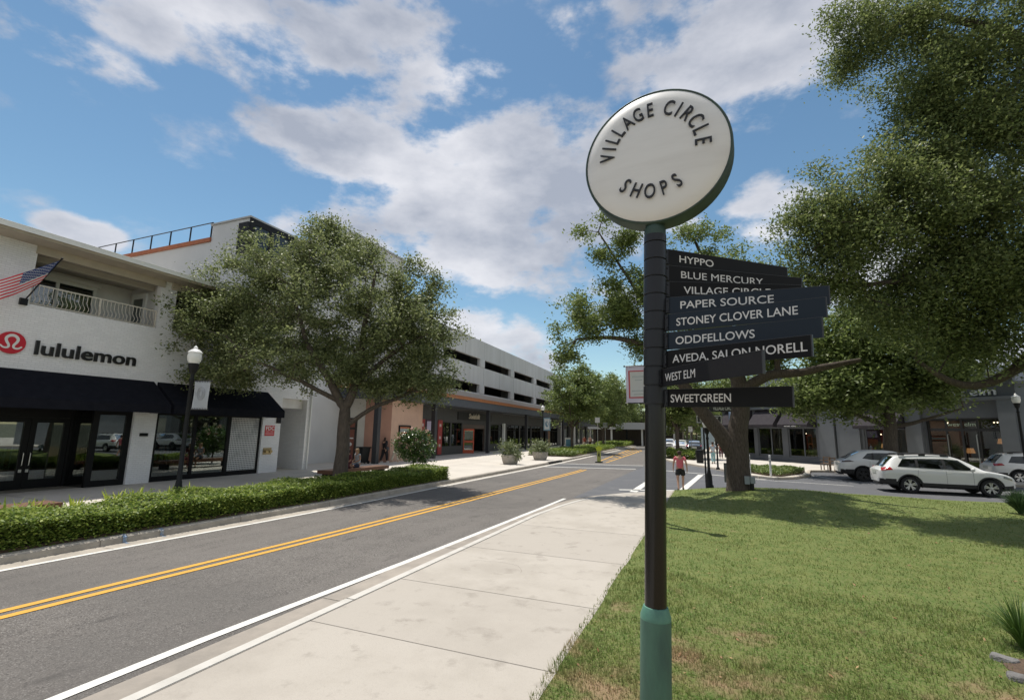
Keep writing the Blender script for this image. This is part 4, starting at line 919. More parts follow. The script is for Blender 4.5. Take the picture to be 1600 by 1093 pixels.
def on_plane(px, py, M):
    o = M.translation; n = np.array((M.to_3x3() @ Vector((0, 1, 0)))[:]); d = ray(px, py); t = np.dot(np.array(o)-ORG, n)/np.dot(d, n); q = M.inverted() @ Vector(ORG+d*t); return q.x, q.z
u0_, zt = on_plane(541, 655, Mwh); u1_, _ = on_plane(559, 655, Mwh)
b = MB(); b.box(u0_, u1_, -.06, -.002, .15, 3.15, Mwh); dr = b.build('door', M_dark, gr)
b = MB(); b.box(u0_+.12, u1_-.15, -.09, -.061, .2, 2.35, Mwh); b.box(u0_+.12, u1_-.15, -.09, -.061, 2.5, 3.05, Mwh); b.build('door_leaf', mat('red_brown_door', (.20, .065, .04), rough=.5), dr)
b = MB(); b.box((u0_+u1_)/2-.22, (u0_+u1_)/2+.2, -.095, -.0905, 1.72, 1.8, Mwh); disc(b, .12, .12, -.0905, -.095, Mwh @ Matrix.Translation(((u0_+u1_)/2, 0, 1.35)), 16); b.build('door_sign', M_white, dr)
def poster(px0, py0, px1, py1, M, label, cols, rows=1, name='poster_case', cat='poster'):
    a, zt = on_plane(px0, py0, M); c_, zb = on_plane(px1, py1, M); t = thing(name, label, cat, tuple(M @ Vector((a, 0, zb))))
    b = MB(); f = .09; b.box(a, c_, -.09, -.003, zb, zb+f, M); b.box(a, c_, -.09, -.003, zt-f, zt, M); b.box(a, a+f, -.09, -.003, zb+f, zt-f, M); b.box(c_-f, c_, -.09, -.003, zb+f, zt-f, M); b.build('frame', M_blackp, t)
    for r in range(rows):
        z0 = zb+f+(zt-zb-2*f)*r/rows+.02; z1 = zb+f+(zt-zb-2*f)*(r+1)/rows-.02
        b = MB(); b.box(a+f+.03, c_-f-.03, -.03, -.004, z0, z1, M); p = b.build('poster', cols[r % len(cols)], t)
        b = MB(); b.box(a+f+.12, c_-f-.12, -.034, -.0305, z0+(z1-z0)*.2, z0+(z1-z0)*.75, M); b.build('picture', cols[(r+1) % len(cols)], p)
M_p1 = mat('poster_pale', (.42, .45, .40)); M_p2 = mat('poster_grey', (.28, .31, .29)); M_p3 = mat('poster_rust', (.40, .12, .05)); M_p4 = mat('poster_mauve', (.5, .45, .58)); M_p5 = mat('poster_plum', (.08, .03, .06))
poster(483, 665, 492, 701, Mwh, 'tall black frame with two pale posters on the cream wall', [M_p1, M_p2], 2)
poster(623, 664, 640, 679, Mpp, 'square rust-coloured poster in a black frame on the pale pink wall', [M_p3, M_p2])
# dark shopfronts
Ms = Mg @ Matrix.Translation((0, 1.75, 0))
def sx(px, py=690): return on_plane(px, py, Ms)[0]
wins = [(sx(690), sx(703)), (sx(705), sx(721)), (sx(766), sx(785))]
dro = (sx(723), sx(757))
holes = [(a, c_, .9, 3.15) for a, c_ in wins]+[(dro[0], dro[1], .15, 3.0)]
s2 = sx(792)
big = []
s = s2
while s < S1-3: big.append((s, min(s+4.6, S1-.6), .2, 3.2)); s += 5.0
b = MB(); wall_panel(b, sx(655)+.3, S1, -.1, 4.49, holes+big, .25, Ms); b.box(S1-.3, S1, 1.75, 14, -.1, 4.49, Mg); b.build('shop_wall', M_shopd, gr)
M_shopg = glass_mat('shop_glass', (.5, .52, .52), .10)
for a, c_, z0, z1 in [(w[0], w[1], .9, 3.15) for w in wins]+big:
    b = MB(); f = .07; n = 2 if c_-a < 3 else 3
    for k in range(n+1): q = a+(c_-a-f)*k/n; b.box(q, q+f, .05, .15, z0, z1, Ms)
    b.box(a, c_, .04, .16, z1-f, z1, Ms); b.box(a, c_, .04, .16, z0, z0+f, Ms); b.box(a, c_, .06, .12, z1-.7, z1-.64, Ms); fw_ = b.build('window', M_blackp, gr)
    b = MB(); b.box(a, c_, .09, .10, z0, z1, Ms); b.build('pane', M_shopg, fw_)
b = MB(); b.box(sx(655)+.3, S1-.31, 4.5, 4.7, -.1, 4.4, Ms); b.box(sx(655)+.3, S1-.31, .26, 4.5, 3.5, 3.6, Ms); b.build('shop_back_wall', mat('shop_interior', (.16, .15, .14), rough=.8, col2=(.07, .065, .06), scale=1.2), gr)
rg = random.Random(9); M_fig = [mat('display_%s' % n, c, rough=.8) for n, c in (('white', (.6, .6, .6)), ('blue', (.12, .2, .32)), ('tan', (.4, .28, .18)), ('teal', (.15, .3, .3)))]
b = MB()
for a, c_, z0, z1 in [(w[0], w[1], .9, 3.15) for w in wins]+big:
    n = max(1, int((c_-a)/.75))
    for k in range(n):
        q = a+.3+k*(c_-a-.5)/n; b.cur = rg.randrange(4); zb = max(z0, .3); b.lathe([(.12, zb), (.16, zb+.7), (.13, zb+.95), (.21, zb+1.25), (.19, zb+1.4), (.06, zb+1.48)], (0, 0, 0), seg=8)
        for i in range(-48, 0): v = b.v[i]; b.v[i] = tuple(Ms @ Vector((v[0]+q, v[1]+.9+.4*(k % 2), v[2])))
        b.cur = 0
b.build('window_display', M_fig, gr)
# shop door, orange, standing open
d0, d1 = dro
b = MB(); b.box(d0, d0+.1, 0.03, .2, .15, 3.0, Ms); b.box(d1-.1, d1, .03, .2, .15, 3.0, Ms); b.box(d0+.1, d1-.1, .03, .2, 2.6, 3.0, Ms); b.build('shop_door_frame', mat('brown_frame', (.11, .08, .065), rough=.6), gr)
Md = Ms @ Matrix.Translation((d0+.12, .02, 0)) @ Matrix.Rotation(R_(-52), 4, 'Z')
b = MB(); b.box(0, .11, -.05, 0, .17, 2.58, Md); b.box(1.0, 1.11, -.05, 0, .17, 2.58, Md); b.box(.11, 1.0, -.05, 0, 2.4, 2.58, Md); b.box(.11, 1.0, -.05, 0, .17, .5, Md); b.box(.11, 1.0, -.05, 0, 1.2, 1.42, Md); dl = b.build('orange_door', mat('orange_paint', (.45, .07, .025), rough=.45), gr)
b = MB(); b.box(.1, 1.01, -.03, -.02, .45, 2.42, Md); b.build('pane', M_dkglass, dl)
b = MB(); b.box(sx(715, 648), sx(768, 648), -.08, -.003, 3.45, 4.2, Ms); pl_ = b.build('sign_board', mat('sign_black', (.01, .01, .011), rough=.5), gr)
ss_ = thing('script_sign', 'cream script lettering on the dark fascia above the orange door', 'sign', tuple(Ms @ Vector((sx(731, 646), -.1, 3.5))))
a_ = on_plane(731, 645, Ms); c_ = on_plane(752, 645, Ms)
text('Sodafolk', mat('cream_letter', (.62, .55, .43), rough=.5), Ms @ Matrix.Translation((a_[0], -.12, 3.62)), ss_, size=.72, ext=.03, bold=.02, width=(c_[0]-a_[0])*.82, shear=.25)
# red banners and pictures of the shop left of it
M_rb = mat('banner_red', (.33, .045, .04), rough=.7)
for k, (x0, x1, lab) in enumerate(((655, 662, 'left one of two tall red banners beside the dark shopfront'), (683, 689.5, 'right one of two tall red banners, nearer the orange door'))):
    a, c_ = sx(x0), sx(x1); t = thing('wall_banner', lab, 'banner', tuple(Ms @ Vector((a, -.05, .3))), group='red wall banners')
    b = MB(); b.box(a, c_, -.06, -.004, .25, 3.3, Ms); b.build('panel', M_rb, t)
    b = MB()
    for z in (.9, 1.6, 2.7): b.box(a+.3*(c_-a), a+.7*(c_-a), -.065, -.0605, z, z+.25, Ms)
    b.build('mark', mat('banner_mark', (.6, .45, .42)), t)
a, c_ = sx(664), sx(681); t = thing('menu_board', 'mauve and rust picture panels in a plum frame between the red banners', 'display', tuple(Ms @ Vector((a, -.04, .3))))
b = MB(); b.box(a, c_, -.05, -.004, .3, 3.3, Ms); b.build('frame', M_p5, t)
b = MB(); b.box(a+.15, c_-.15, -.054, -.0505, 2.35, 3.15, Ms); b.build('upper_panel', M_p4, t)
b = MB(); b.box(a+.15, c_-.15, -.054, -.0505, 1.2, 2.1, Ms); b.build('lower_panel', M_p3, t)
M_bp = mat('warm_wood_post', (.23, .11, .05), rough=.6, col2=(.16, .075, .035), scale=3)
a = sx(852); b = MB(); b.box(a, a+1.6, -.3, -.004, .1, 3.3, Ms); b.build('wood_pier', M_bp, gr)
a = sx(784); b = MB(); b.box(a, a+.5, -.25, -.004, .1, 3.3, Ms); b.build('white_pier', M_white, gr)

# long dark row of shops beyond the garage
fs = thing('far_shops', 'low dark row of shops beyond the parking garage, half hidden by street trees', 'building', gp(75, -2, .15))
b = MB(); b.box(S1+1.5, S1+44, 2.0, 14, -.1, 5.2, Mg); b.build('wall', M_shopd, fs)
b = MB(); b.box(S1+1.2, S1+44.3, .6, 1.99, 3.6, 4.2, Mg); b.build('canopy', M_slate, fs)
for q in range(8): b = MB(); b.box(S1+2.6+q*5.2, S1+6.4+q*5.2, 1.93, 1.99, .3, 3.0, Mg); b.build('window', M_glass if False else mat('far_shop_glass', (.10, .12, .13), rough=.08, spec=.9), fs)
for q in range(8): b = MB(); b.box(S1+2.0+q*5.2, S1+2.3+q*5.2, .9, 1.2, .1, 3.598, Mg); b.build('post', M_white if q % 3 == 1 else M_black, fs)
# low pavilion far along the street
Pp = gnd(988, 695, .15); pv = thing('pavilion', 'low dark timber pavilion with a pale curved roof at the end of the road', 'building', (Pp[0], Pp[1], .15))
b = MB(); b.box(Pp[0]-8, Pp[0]+9, Pp[1]+2, Pp[1]+7, 0, 3.1); b.build('wall', mat('dark_timber', (.09, .07, .055), rough=.8, col2=(.04, .035, .03), scale=4, stretch=(6, 6, .5)), pv)
b = MB(); b.prism([(Pp[0]-8.5, Pp[1]-.5), (Pp[0]+9.5, Pp[1]-.5), (Pp[0]+9.5, Pp[1]+8), (Pp[0]-8.5, Pp[1]+8)], 3.101, 3.5); b.prism([(Pp[0]-3, Pp[1]-.3), (Pp[0]+9, Pp[1]-.3), (Pp[0]+9, Pp[1]+7), (Pp[0]-3, Pp[1]+7)], 3.501, 4.4); b.build('roof', mat('pale_roof', (.45, .46, .46), rough=.6), pv)
for k in range(6): b = MB(); b.box(Pp[0]-7+k*2.9, Pp[0]-6.7+k*2.9, Pp[1]+.1, Pp[1]+.4, 0, 3.1); b.build('column', M_white if k % 2 else M_black, pv)

# ------------------------------------------------------------------ grey furniture shop on the corner
wd = Vector((.695, -.719, 0)).normalized(); We = frame_M((3.4, 51.6, 0), wd, None)
M_gb = mat('slate_grey_render', (.115, .125, .14), rough=.75, col2=(.095, .103, .116), scale=.8, detail=8, bump=.1)
M_gl = mat('light_slate_render', (.135, .148, .163), rough=.75, col2=(.115, .127, .14), scale=.7, detail=8)
M_aw2 = mat('charcoal_canvas', (.048, .044, .050), rough=.9, col2=(.060, .055, .060), scale=4, spec=.08)
ws = thing('furniture_shop', 'slate-grey corner furniture shop with charcoal awnings and a recessed glazed entrance', 'building', tuple(We @ Vector((8, 0, .14))))
holes = [(-3.0, .35, .55, 3.1), (.75, 3.35, .55, 3.1), (3.9, 6.55, .55, 3.1), (10.35, 13.2, .55, 3.05), (14.35, 18.35, .1, 3.68)]
b = MB(); wall_panel(b, -3.4, 19.2, -.1, 6.1, holes, .35, We); b.box(-3.4, -3.05, .36, 14, -.1, 6.1, We); b.build('wall', M_gb, ws)
for q0, q1, q2 in ((6.95, 8.25, .28), (8.4, 10.15, .2), (13.3, 14.25, .2), (18.42, 19.2, .3)): b = MB(); b.box(q0, q1, -q2, -.002, -.1, 4.75, We); b.build('pilaster', M_gl, ws)
b = MB(); b.box(-3.5, 19.3, -.35, -.002, 4.752, 4.95, We); b.box(-3.5, 19.3, -.45, 0.4, 6.101, 6.32, We); b.build('cornice', M_gl, ws)
b = MB(); b.box(-2, 7.5, 2.5, 12, 6.0, 8.2, We); b.box(8.5, 19, 3.5, 12, 6.0, 7.2, We); up = b.build('roof_block', mat('pale_slate_cladding', (.28, .31, .35), rough=.7), ws)
b = MB()
for z in np.arange(6.4, 8.1, .2): b.box(1, 5.5, 2.4, 2.499, z, z+.09, We)
b.build('louvre', mat('louvre_grey', (.16, .17, .185), rough=.6), up)
def awn2(s0, s1, zt=4.7, zb=3.12, out=1.15):
    T = lambda *p: tuple(We @ Vector(p)); b = MB()
    b.face([T(s0, -.003, zt), T(s0, -out, zb+.22), T(s1, -out, zb+.22), T(s1, -.003, zt)][::-1]); b.face([T(s0, -out, zb+.22), T(s0, -out, zb), T(s1, -out, zb), T(s1, -out, zb+.22)][::-1])
    for s in (s0, s1): b.face([T(s, -.003, zt), T(s, -out, zb+.22), T(s, -out, zb), T(s, -.003, zb)])
    a = b.build('awning', M_aw2, ws)
    b = MB(); b.tube([T(s0+.02, -.01, zb+.05), T(s0+.02, -out+.03, zb+.05), T(s1-.02, -out+.03, zb+.05), T(s1-.02, -.01, zb+.05)], .02, seg=5); b.build('awning_frame', M_black, a)
for s0, s1 in ((-2.9, .3), (.7, 3.4), (3.85, 6.65)): awn2(s0, s1)
awn2(10.3, 13.22, 4.45, 2.98)
M_wg = glass_mat('shop_window_glass', (.62, .62, .6), .09)
for k, (a, c_, z0, z1) in enumerate(holes):
    ml = [a+.0]; b = MB(); f = .1; dpt = .12 if k < 4 else .3
    y0 = .1 if k < 4 else .28
    cols_ = [a, c_-f] + ([a+(c_-a)*.52] if k < 4 else [15.38, 16.21, 17.05]); 
    for q in cols_: b.box(q, q+f, y0, y0+.1, z0, z1, We)
    b.box(a+f, c_-f, y0+.005, y0+.095, z1-f, z1, We); b.box(a+f, c_-f, y0+.005, y0+.095, z0, z0+f*1.6, We)
    if k == 4: b.box(a+f, c_-f, y0+.005, y0+.095, 2.86, 3.04, We)
    fr = b.build('window' if k < 4 else 'entrance', M_gb if k < 4 else mat('charcoal_door', (.03, .031, .034), rough=.4), ws)
    b = MB(); b.box(a+.02, c_-.02, y0+.04, y0+.05, z0, z1, We); b.build('pane', M_wg, fr)
    if k == 4:
        b = MB()
        for q in (15.5, 17.02): b.tube([tuple(We @ Vector((q, y0, .45))), tuple(We @ Vector((q, y0-.08, .5))), tuple(We @ Vector((q, y0-.08, 2.6))), tuple(We @ Vector((q, y0, 2.65)))], .03, seg=6)
        b.build('handle', M_chrome, fr)
b = MB(); b.box(-3.0, 19.0, 4.0, 4.2, 0, 5, We); b.box(-3.0, 19, .36, 4, 3.9, 4.0, We); b.box(9.2, 9.4, .36, 4, 0, 3.9, We); b.build('interior_wall', mat('brown_interior', (.14, .10, .07), rough=.8, col2=(.07, .05, .038), scale=1.1), ws)
b = MB(); b.box(-3.0, 19, .36, 4, .05, .14, We); b.build('interior_floor', M_wood, ws)
b = MB()
for s0, s1 in ((1.5, 2.9), (5.2, 6.3), (11.5, 12.9)): b.box(s0, s1, .7, .74, .7, 2.95, We)
b.build('display_panel', mat('linen_panel', (.42, .40, .35), rough=.8), ws)
b = MB(); disc(b, .46, .46, -.002, -.01, We @ Matrix.Translation((5.75, .7, 1.85)), 24); b.build('round_weaving', mat('gold_weave', (.40, .29, .12), rough=.7), ws)
def lamp_in(s, y, z, lab):
    t = thing('table_lamp', lab, 'lamp', tuple(We @ Vector((s, y, z)))); b = MB(); b.lathe([(.10, 0), (.05, .04), (.03, .3)], tuple(We @ Vector((s, y, z))), seg=10); b.build('base', M_wood, t)
    b = MB(); b.lathe([(.24, .3), (.16, .62)], tuple(We @ Vector((s, y, z))), seg=14, cap=False); b.build('lamp_shade', mat('lit_shade', (.7, .42, .22), rough=.8, emit=(1, .5, .2, .38)), t)
lamp_in(15.95, 1.6, 1.15, 'small lit lamp with an orange shade behind the left shop door'); lamp_in(17.75, 1.3, 1.8, 'lit lamp with a peach shade on a shelf right of the shop doors'); lamp_in(10.8, 1.5, 1.3, 'dim lit lamp behind the third awning window')
b = MB()
for s in (15.0, 17.45, 17.62, 17.78, 18.1, 10.7, 4.6): b.ball(tuple(We @ Vector((s, 1.4, 3.42 if s > 14 else 2.6))), .045, 8, 6)
b.build('spot_lamp', mat('bulb', (1, .9, .7), emit=(1, .85, .6, 4)), ws)
rn = np.random.default_rng(12); tp = thing('shop_plant', 'lush fern in the shop window right of the entrance doors', 'plant', tuple(We @ Vector((17.7, .75, .2))))
b = MB(); b.lathe([(.2, 0), (.3, .5), (.26, .5)], tuple(We @ Vector((17.7, .75, .15))), seg=12); b.build('pot', M_black, tp)
C = np.array([tuple(We @ Vector((17.7+rn.normal()*.42, .72+rn.normal()*.12, 1.05+abs(rn.normal())*.3))) for _ in range(700)]); leaf_mesh('foliage', C, .2, M_leafC, tp, rn, asp=.25)
b = MB(); b.lathe([(.28, 0), (.42, .42), (.38, .42)], tuple(We @ Vector((5.1, .65, .75))), seg=12); tag(b.build('basket', mat('wicker', (.40, .29, .17), rough=.9)), 'round wicker basket in the window of the middle awning', 'basket')
b = MB(); b.box(4.2, 6.3, .5, .68, .6, .74, We); b.box(1.0, 3.2, .5, .68, .6, .74, We); b.build('display_ledge', M_wood, ws)
rn = np.random.default_rng(14)
for s, lab in ((2.9, 'potted green plant in the left awning window'), (1.4, 'small potted plant at the left edge of that shop window')):
    o = We @ Vector((s, .6, .75)); tp = thing('potted_plant', lab, 'plant', tuple(o), group='window plants of the grey shop'); b = MB(); b.lathe([(.13, 0), (.17, .3), (.15, .3)], tuple(o), seg=10); b.build('pot', M_white, tp); leaf_mesh('foliage', np.array(o)+np.array([0, 0, .6])+rn.normal(size=(160, 3))*np.array([.16, .16, .22]), .13, M_leafC, tp, rn)
M_wl = mat('pale_letter', (.66, .67, .68), rough=.5)
t = thing('shop_sign', 'large pale lowercase letters on the grey cornice above the entrance', 'sign', tuple(We @ Vector((15.3, -.1, 5.02))))
text('west elm', M_wl, We @ Matrix.Translation((15.1, -.06, 5.06)), t, size=.70, ext=.05, bold=.012, width=3.3)
t = thing('transom_sign', 'thin pale lowercase letters on the glass over the shop doors', 'sign', tuple(We @ Vector((15.4, .2, 3.2))))
text('west elm', mat('transom_letter', (.45, .55, .42), rough=.5), We @ Matrix.Translation((15.5, .31, 3.18)), t, size=.34, ext=.004, bold=.004, width=1.5)
t = thing('awning_sign', 'tiny white letters below the right-hand one of the paired awnings', 'sign', tuple(We @ Vector((4.7, -1.1, 3.1))))
text('west elm', M_white, We @ Matrix.Translation((4.55, -1.153, 3.15)), t, size=.16, ext=.003, bold=.01, width=1.1)
# neighbour at the frame edge
nb = thing('corner_building', 'grey building with a pale window right of the furniture shop', 'building', tuple(We @ Vector((22, 0, .14))))
b = MB(); wall_panel(b, 19.22, 32, -.1, 5.6, [(19.75, 22.5, 1.6, 3.3)], .3, We); b.build('wall', mat('blue_grey_render', (.24, .26, .29), rough=.8, col2=(.21, .23, .255), scale=.8), nb)
b = MB(); b.box(19.75, 22.5, .1, .14, 1.6, 3.3, We); wv = b.build('window', mat('blind', (.5, .5, .44), rough=.7), nb)
b = MB(); b.box(19.1, 32.2, -.2, .31, 5.6, 5.8, We); b.build('parapet', M_gl, nb)
# ------------------------------------------------------------------ finger-post sign in front
LEAN = R_(1.86); cr3 = Vector((cy_, sy_, 0)); Pb = Vector((-.4555, 3.68, .10))
sp = thing('signpost', 'black finger-post with a round white shops sign on top and a green base sleeve', 'signpost', tuple(Pb))
sp.rotation_euler = Matrix.Rotation(LEAN, 3, Vector((-cr3.y, cr3.x, 0))).to_euler()
M_post = mat('gloss_black_post', (.008, .0075, .0075), rough=.24, spec=.42)
M_clamp = mat('satin_black_clamp', (.010, .011, .014), rough=.36, spec=.4)
M_verd = mat('verdigris_green', (.075, .180, .130), rough=.55, col2=(.045, .10, .085), scale=6, detail=8, stretch=(1, 1, .25), lo=.35, hi=.68, bump=.08, bscale=40)
M_verd2 = mat('verdigris_band', (.10, .25, .185), rough=.5, col2=(.07, .18, .14), scale=9, detail=6)
M_verdd = mat('dark_verdigris', (.032, .066, .048), rough=.55, col2=(.020, .038, .031), scale=5, detail=7, lo=.35, hi=.65)
zl = lambda z: z-.10
b = MB(); b.lathe([(.0745, zl(1.2)), (.0745, zl(2.62))], seg=32); b.build('pole', M_post, sp, smooth=40, local=True)
b = MB(); b.lathe([(.135, -.12), (.135, .03), (.104, .06), (.1035, zl(1.13))], seg=36); b.lathe([(.1036, zl(1.13)), (.103, zl(1.175)), (.0955, zl(1.215)), (.082, zl(1.2265)), (.0746, zl(1.2266))], seg=36, cap=False); 
bs = MB(); bs.lathe([(.135, -.12), (.135, .03), (.104, .06), (.1035, zl(1.142))], seg=36); bs.build('base_sleeve', M_verd, sp, smooth=40, local=True)
bs = MB(); bs.lathe([(.1032, zl(1.1425)), (.1025, zl(1.165)), (.083, zl(1.222)), (.0747, zl(1.224))], seg=36, cap=False); bs.build('base_collar', M_verd2, sp, smooth=50, local=True)
zs = [2.722, 2.876, 3.021, 3.155, 3.301, 3.437, 3.571, 3.702, 3.838]
pitch = .1395
b = MB()
for k in range(10):
    z1 = zl(2.606+pitch*(k+1)) if k < 9 else zl(3.93); z0 = zl(2.606+pitch*k)+.008
    if k == 9: z0 = zl(2.606+pitch*9)+.008
    if z1 > z0: b.lathe([(.0825, z0), (.0848, z0+.0018), (.0850, z0+.002), (.0850, z1-.002), (.0848, z1-.0018), (.0825, z1)], seg=40)
b.lathe([(.076, zl(2.6)), (.076, zl(3.93))], seg=32, cap=False)
b.build('clamp_sleeve', M_clamp, sp, smooth=20, local=True)
b = MB(); b.lathe([(.082, zl(3.93)), (.082, zl(3.985)), (.074, zl(4.0)), (.072, zl(4.06))], seg=32); b.build('top_collar', M_verdd, sp, smooth=40, local=True)
M_bl = [mat('blade_black', (.006, .006, .0065), rough=.5, spec=.18), mat('blade_navy', (.008, .016, .027), rough=.4, spec=.28), mat('blade_charcoal', (.013, .0125, .014), rough=.55, spec=.2)]
M_let = mat('white_vinyl', (.66, .65, .63), rough=.5)
BLADES = [('SWEETGREEN', 2.722, -21.5, .915, .122, .544, 0), ('WEST ELM', 2.866, -51.6, 1.05, .14, .477, 2), ('AVEDA, SALON NORELL', 3.006, -28.3, 1.065, .152, 1.039, 0), ('ODDFELLOWS', 3.145, -19.1, 1.083, .159, .696, 1),
          ('STONEY CLOVER LANE', 3.287, -15.2, 1.102, .162, .942, 1), ('PAPER SOURCE', 3.424, -3.3, 1.129, .179, .795, 1), ('VILLAGE CIRCLE', 3.562, 18.8, 1.09, .215, .86, 0), ('BLUE MERCURY', 3.70, 29.9, 1.242, .202, .891, 0), ('HYPPO', 3.838, 36.7, 1.239, .203, .514, 0)]
for txt, zt, az, L, s0, s1, mi in BLADES:
    zt = zl(zt); h = .128; Mb = Matrix.Rotation(R_(az), 4, 'Z')
    b = MB(); th = .007; b.box(.082, L, -th, th, zt-h, zt, Mb)
    bd = b.build('blade', M_bl[mi], sp, local=True)
    # rolled edge of the folded sheet and the bolted lug at the clamp
    b = MB(); b.box(.076, .105, -.019, .019, zt-h+.006, zt-.006, Mb)
    for z in (zt-h+.025, zt-.025): b.lathe([(.008, -.026), (.008, .026)], (0, 0, 0), seg=6, axis='Y'); 
    n = len(b.v)-2*12
    for i in range(12): v = b.v[n+i]; b.v[n+i] = tuple(Mb @ Vector((v[0]+.093, v[1], v[2]+zt-h+.025)))
    for i in range(12, 24): v = b.v[n+i]; b.v[n+i] = tuple(Mb @ Vector((v[0]+.093, v[1], v[2]+zt-.025)))
    b.build('lug', M_clamp, bd, local=True)
    b = MB(); b.box(L-.006, L+.0012, -th-.001, th+.001, zt-h-.001, zt+.001, Mb); b.box(.11, L-.006, -th-.0008, th+.0008, zt-.0012, zt+.0012, Mb); b.build('edge', mat('blade_edge', (.030, .031, .034), rough=.3), bd, local=True)
    text(txt, M_let, Mb @ Matrix.Translation((s0, -th-.0012, zt-h+.034)), bd, local=True, size=.081, ext=.0008, bold=.0 if 'M' in txt else .0065, width=s1-s0)
# round sign: shallow drum with a domed white face
Zc = zl(4.575); Rd = .565
Mdsc = Matrix.Translation((.012, 0, Zc)) @ Matrix.Rotation(R_(-4), 4, 'Z')
def ring(r, y, seg=72): return [tuple(Mdsc @ Vector((r*math.cos(2*math.pi*k/seg), y, r*math.sin(2*math.pi*k/seg)))) for k in range(seg)]
b = MB(); b.grid([ring(r, y) for r, y in ((.550, -.080), (.562, -.085), (.569, -.078), (.571, -.06), (.571, .06), (.569, .078), (.562, .085), (.550, .08))][::-1], close=True)
b.build('rim', M_verdd, sp, smooth=45, local=True)
M_face = mat('milky_acrylic', (.70, .695, .68), rough=.42, col2=(.60, .59, .57), scale=2.2, detail=7, stretch=(.35, 1, 2.2), lo=.45, hi=.8)
b = MB(); b.grid([ring(r, y) for r, y in ((.553, -.078), (.53, -.096), (.46, -.115), (.345, -.131), (.19, -.141), (.077, -.145), (.002, -.146))][::-1], close=True); b.build('face', M_face, sp, smooth=True, local=True)
b = MB(); b.grid([ring(r, -y) for r, y in ((.553, -.078), (.53, -.096), (.46, -.115), (.345, -.131), (.19, -.141), (.077, -.145), (.002, -.146))], close=True); b.build('back_face', M_face, sp, smooth=True, local=True)
def yface(r): return float(np.interp(r, [0, .077, .19, .345, .46, .53, .553], [-.146, -.145, -.141, -.131, -.115, -.096, -.078]))
def arc_text(s, angs, r, size, flip=False):
    n = len(s); V = []; F = []
    for i, ch in enumerate(s):
        if ch == ' ': continue
        me = text_data(ch, size=size, ext=.005, bold=.006, align='CENTER')
        a = R_(angs[i]); rot = (math.pi/2-a) if not flip else (-math.pi/2-a)
        rr = r if not flip else r
        base = rr if not flip else rr+size*.70
        M = Mdsc @ Matrix.Translation((base*math.cos(a), yface(r+size*.3)-.011, base*math.sin(a))) @ Matrix.Rotation(rot, 4, 'Y') @ Matrix.Diagonal((.66, 1, 1.0, 1))
        # rotation about Y by +rot turns z towards x
        me.transform(M); o = len(V); V += [tuple(v.co) for v in me.vertices]; F += [tuple(o+k for k in p.vertices) for p in me.polygons]; bpy.data.meshes.remove(me)
    m2 = bpy.data.meshes.new('lettering'); m2.from_pydata(V, [], F); m2.materials.append(M_letter); link('lettering', m2, sp, True)
arc_text('VILLAGE CIRCLE', [176, 163.5, 152, 139.5, 124, 109, 94, 0, 70.7, 58, 45.5, 30.6, 16, .7], .308, .172)
arc_text('SHOPS', [229, 247, 265.5, 284, 302], .268, .170, flip=True)
# ------------------------------------------------------------------ street lamps
M_globe = mat('frosted_globe', (.78, .78, .74), rough=.35)
M_cap = mat('lamp_cap', (.7, .7, .68), rough=.4)
def street_lamp(P, h, label, banner=None, arm=None, globe=True):
    t = thing('street_lamp', label, 'street lamp', P); x, y, z = P
    b = MB(); b.lathe([(.17, 0), (.17, .12), (.13, .2), (.12, .55), (.08, .7), (.075, .78), (.062, .8), (.05, h-.95), (.065, h-.92), (.065, h-.86), (.045, h-.84), (.05, h-.72)], P, seg=16); b.build('pole', M_black, t, smooth=40)
    b = MB(); b.lathe([(.05, h-.72), (.09, h-.66), (.13, h-.50), (.14, h-.44), (.12, h-.42)], P, seg=16); b.build('fitter', M_black, t, smooth=40)
    b = MB(); b.lathe([(.12, h-.43), (.165, h-.34), (.18, h-.24), (.165, h-.13), (.15, h-.1)], P, seg=18); b.build('globe', M_globe, t, smooth=50)
    b = MB(); b.lathe([(.185, h-.12), (.17, h-.09), (.10, h-.03), (.05, h-.01), (.06, h+.02), (.03, h+.06), (.01, h+.09)], P, seg=18); b.build('cap', M_cap, t, smooth=40)
    return t
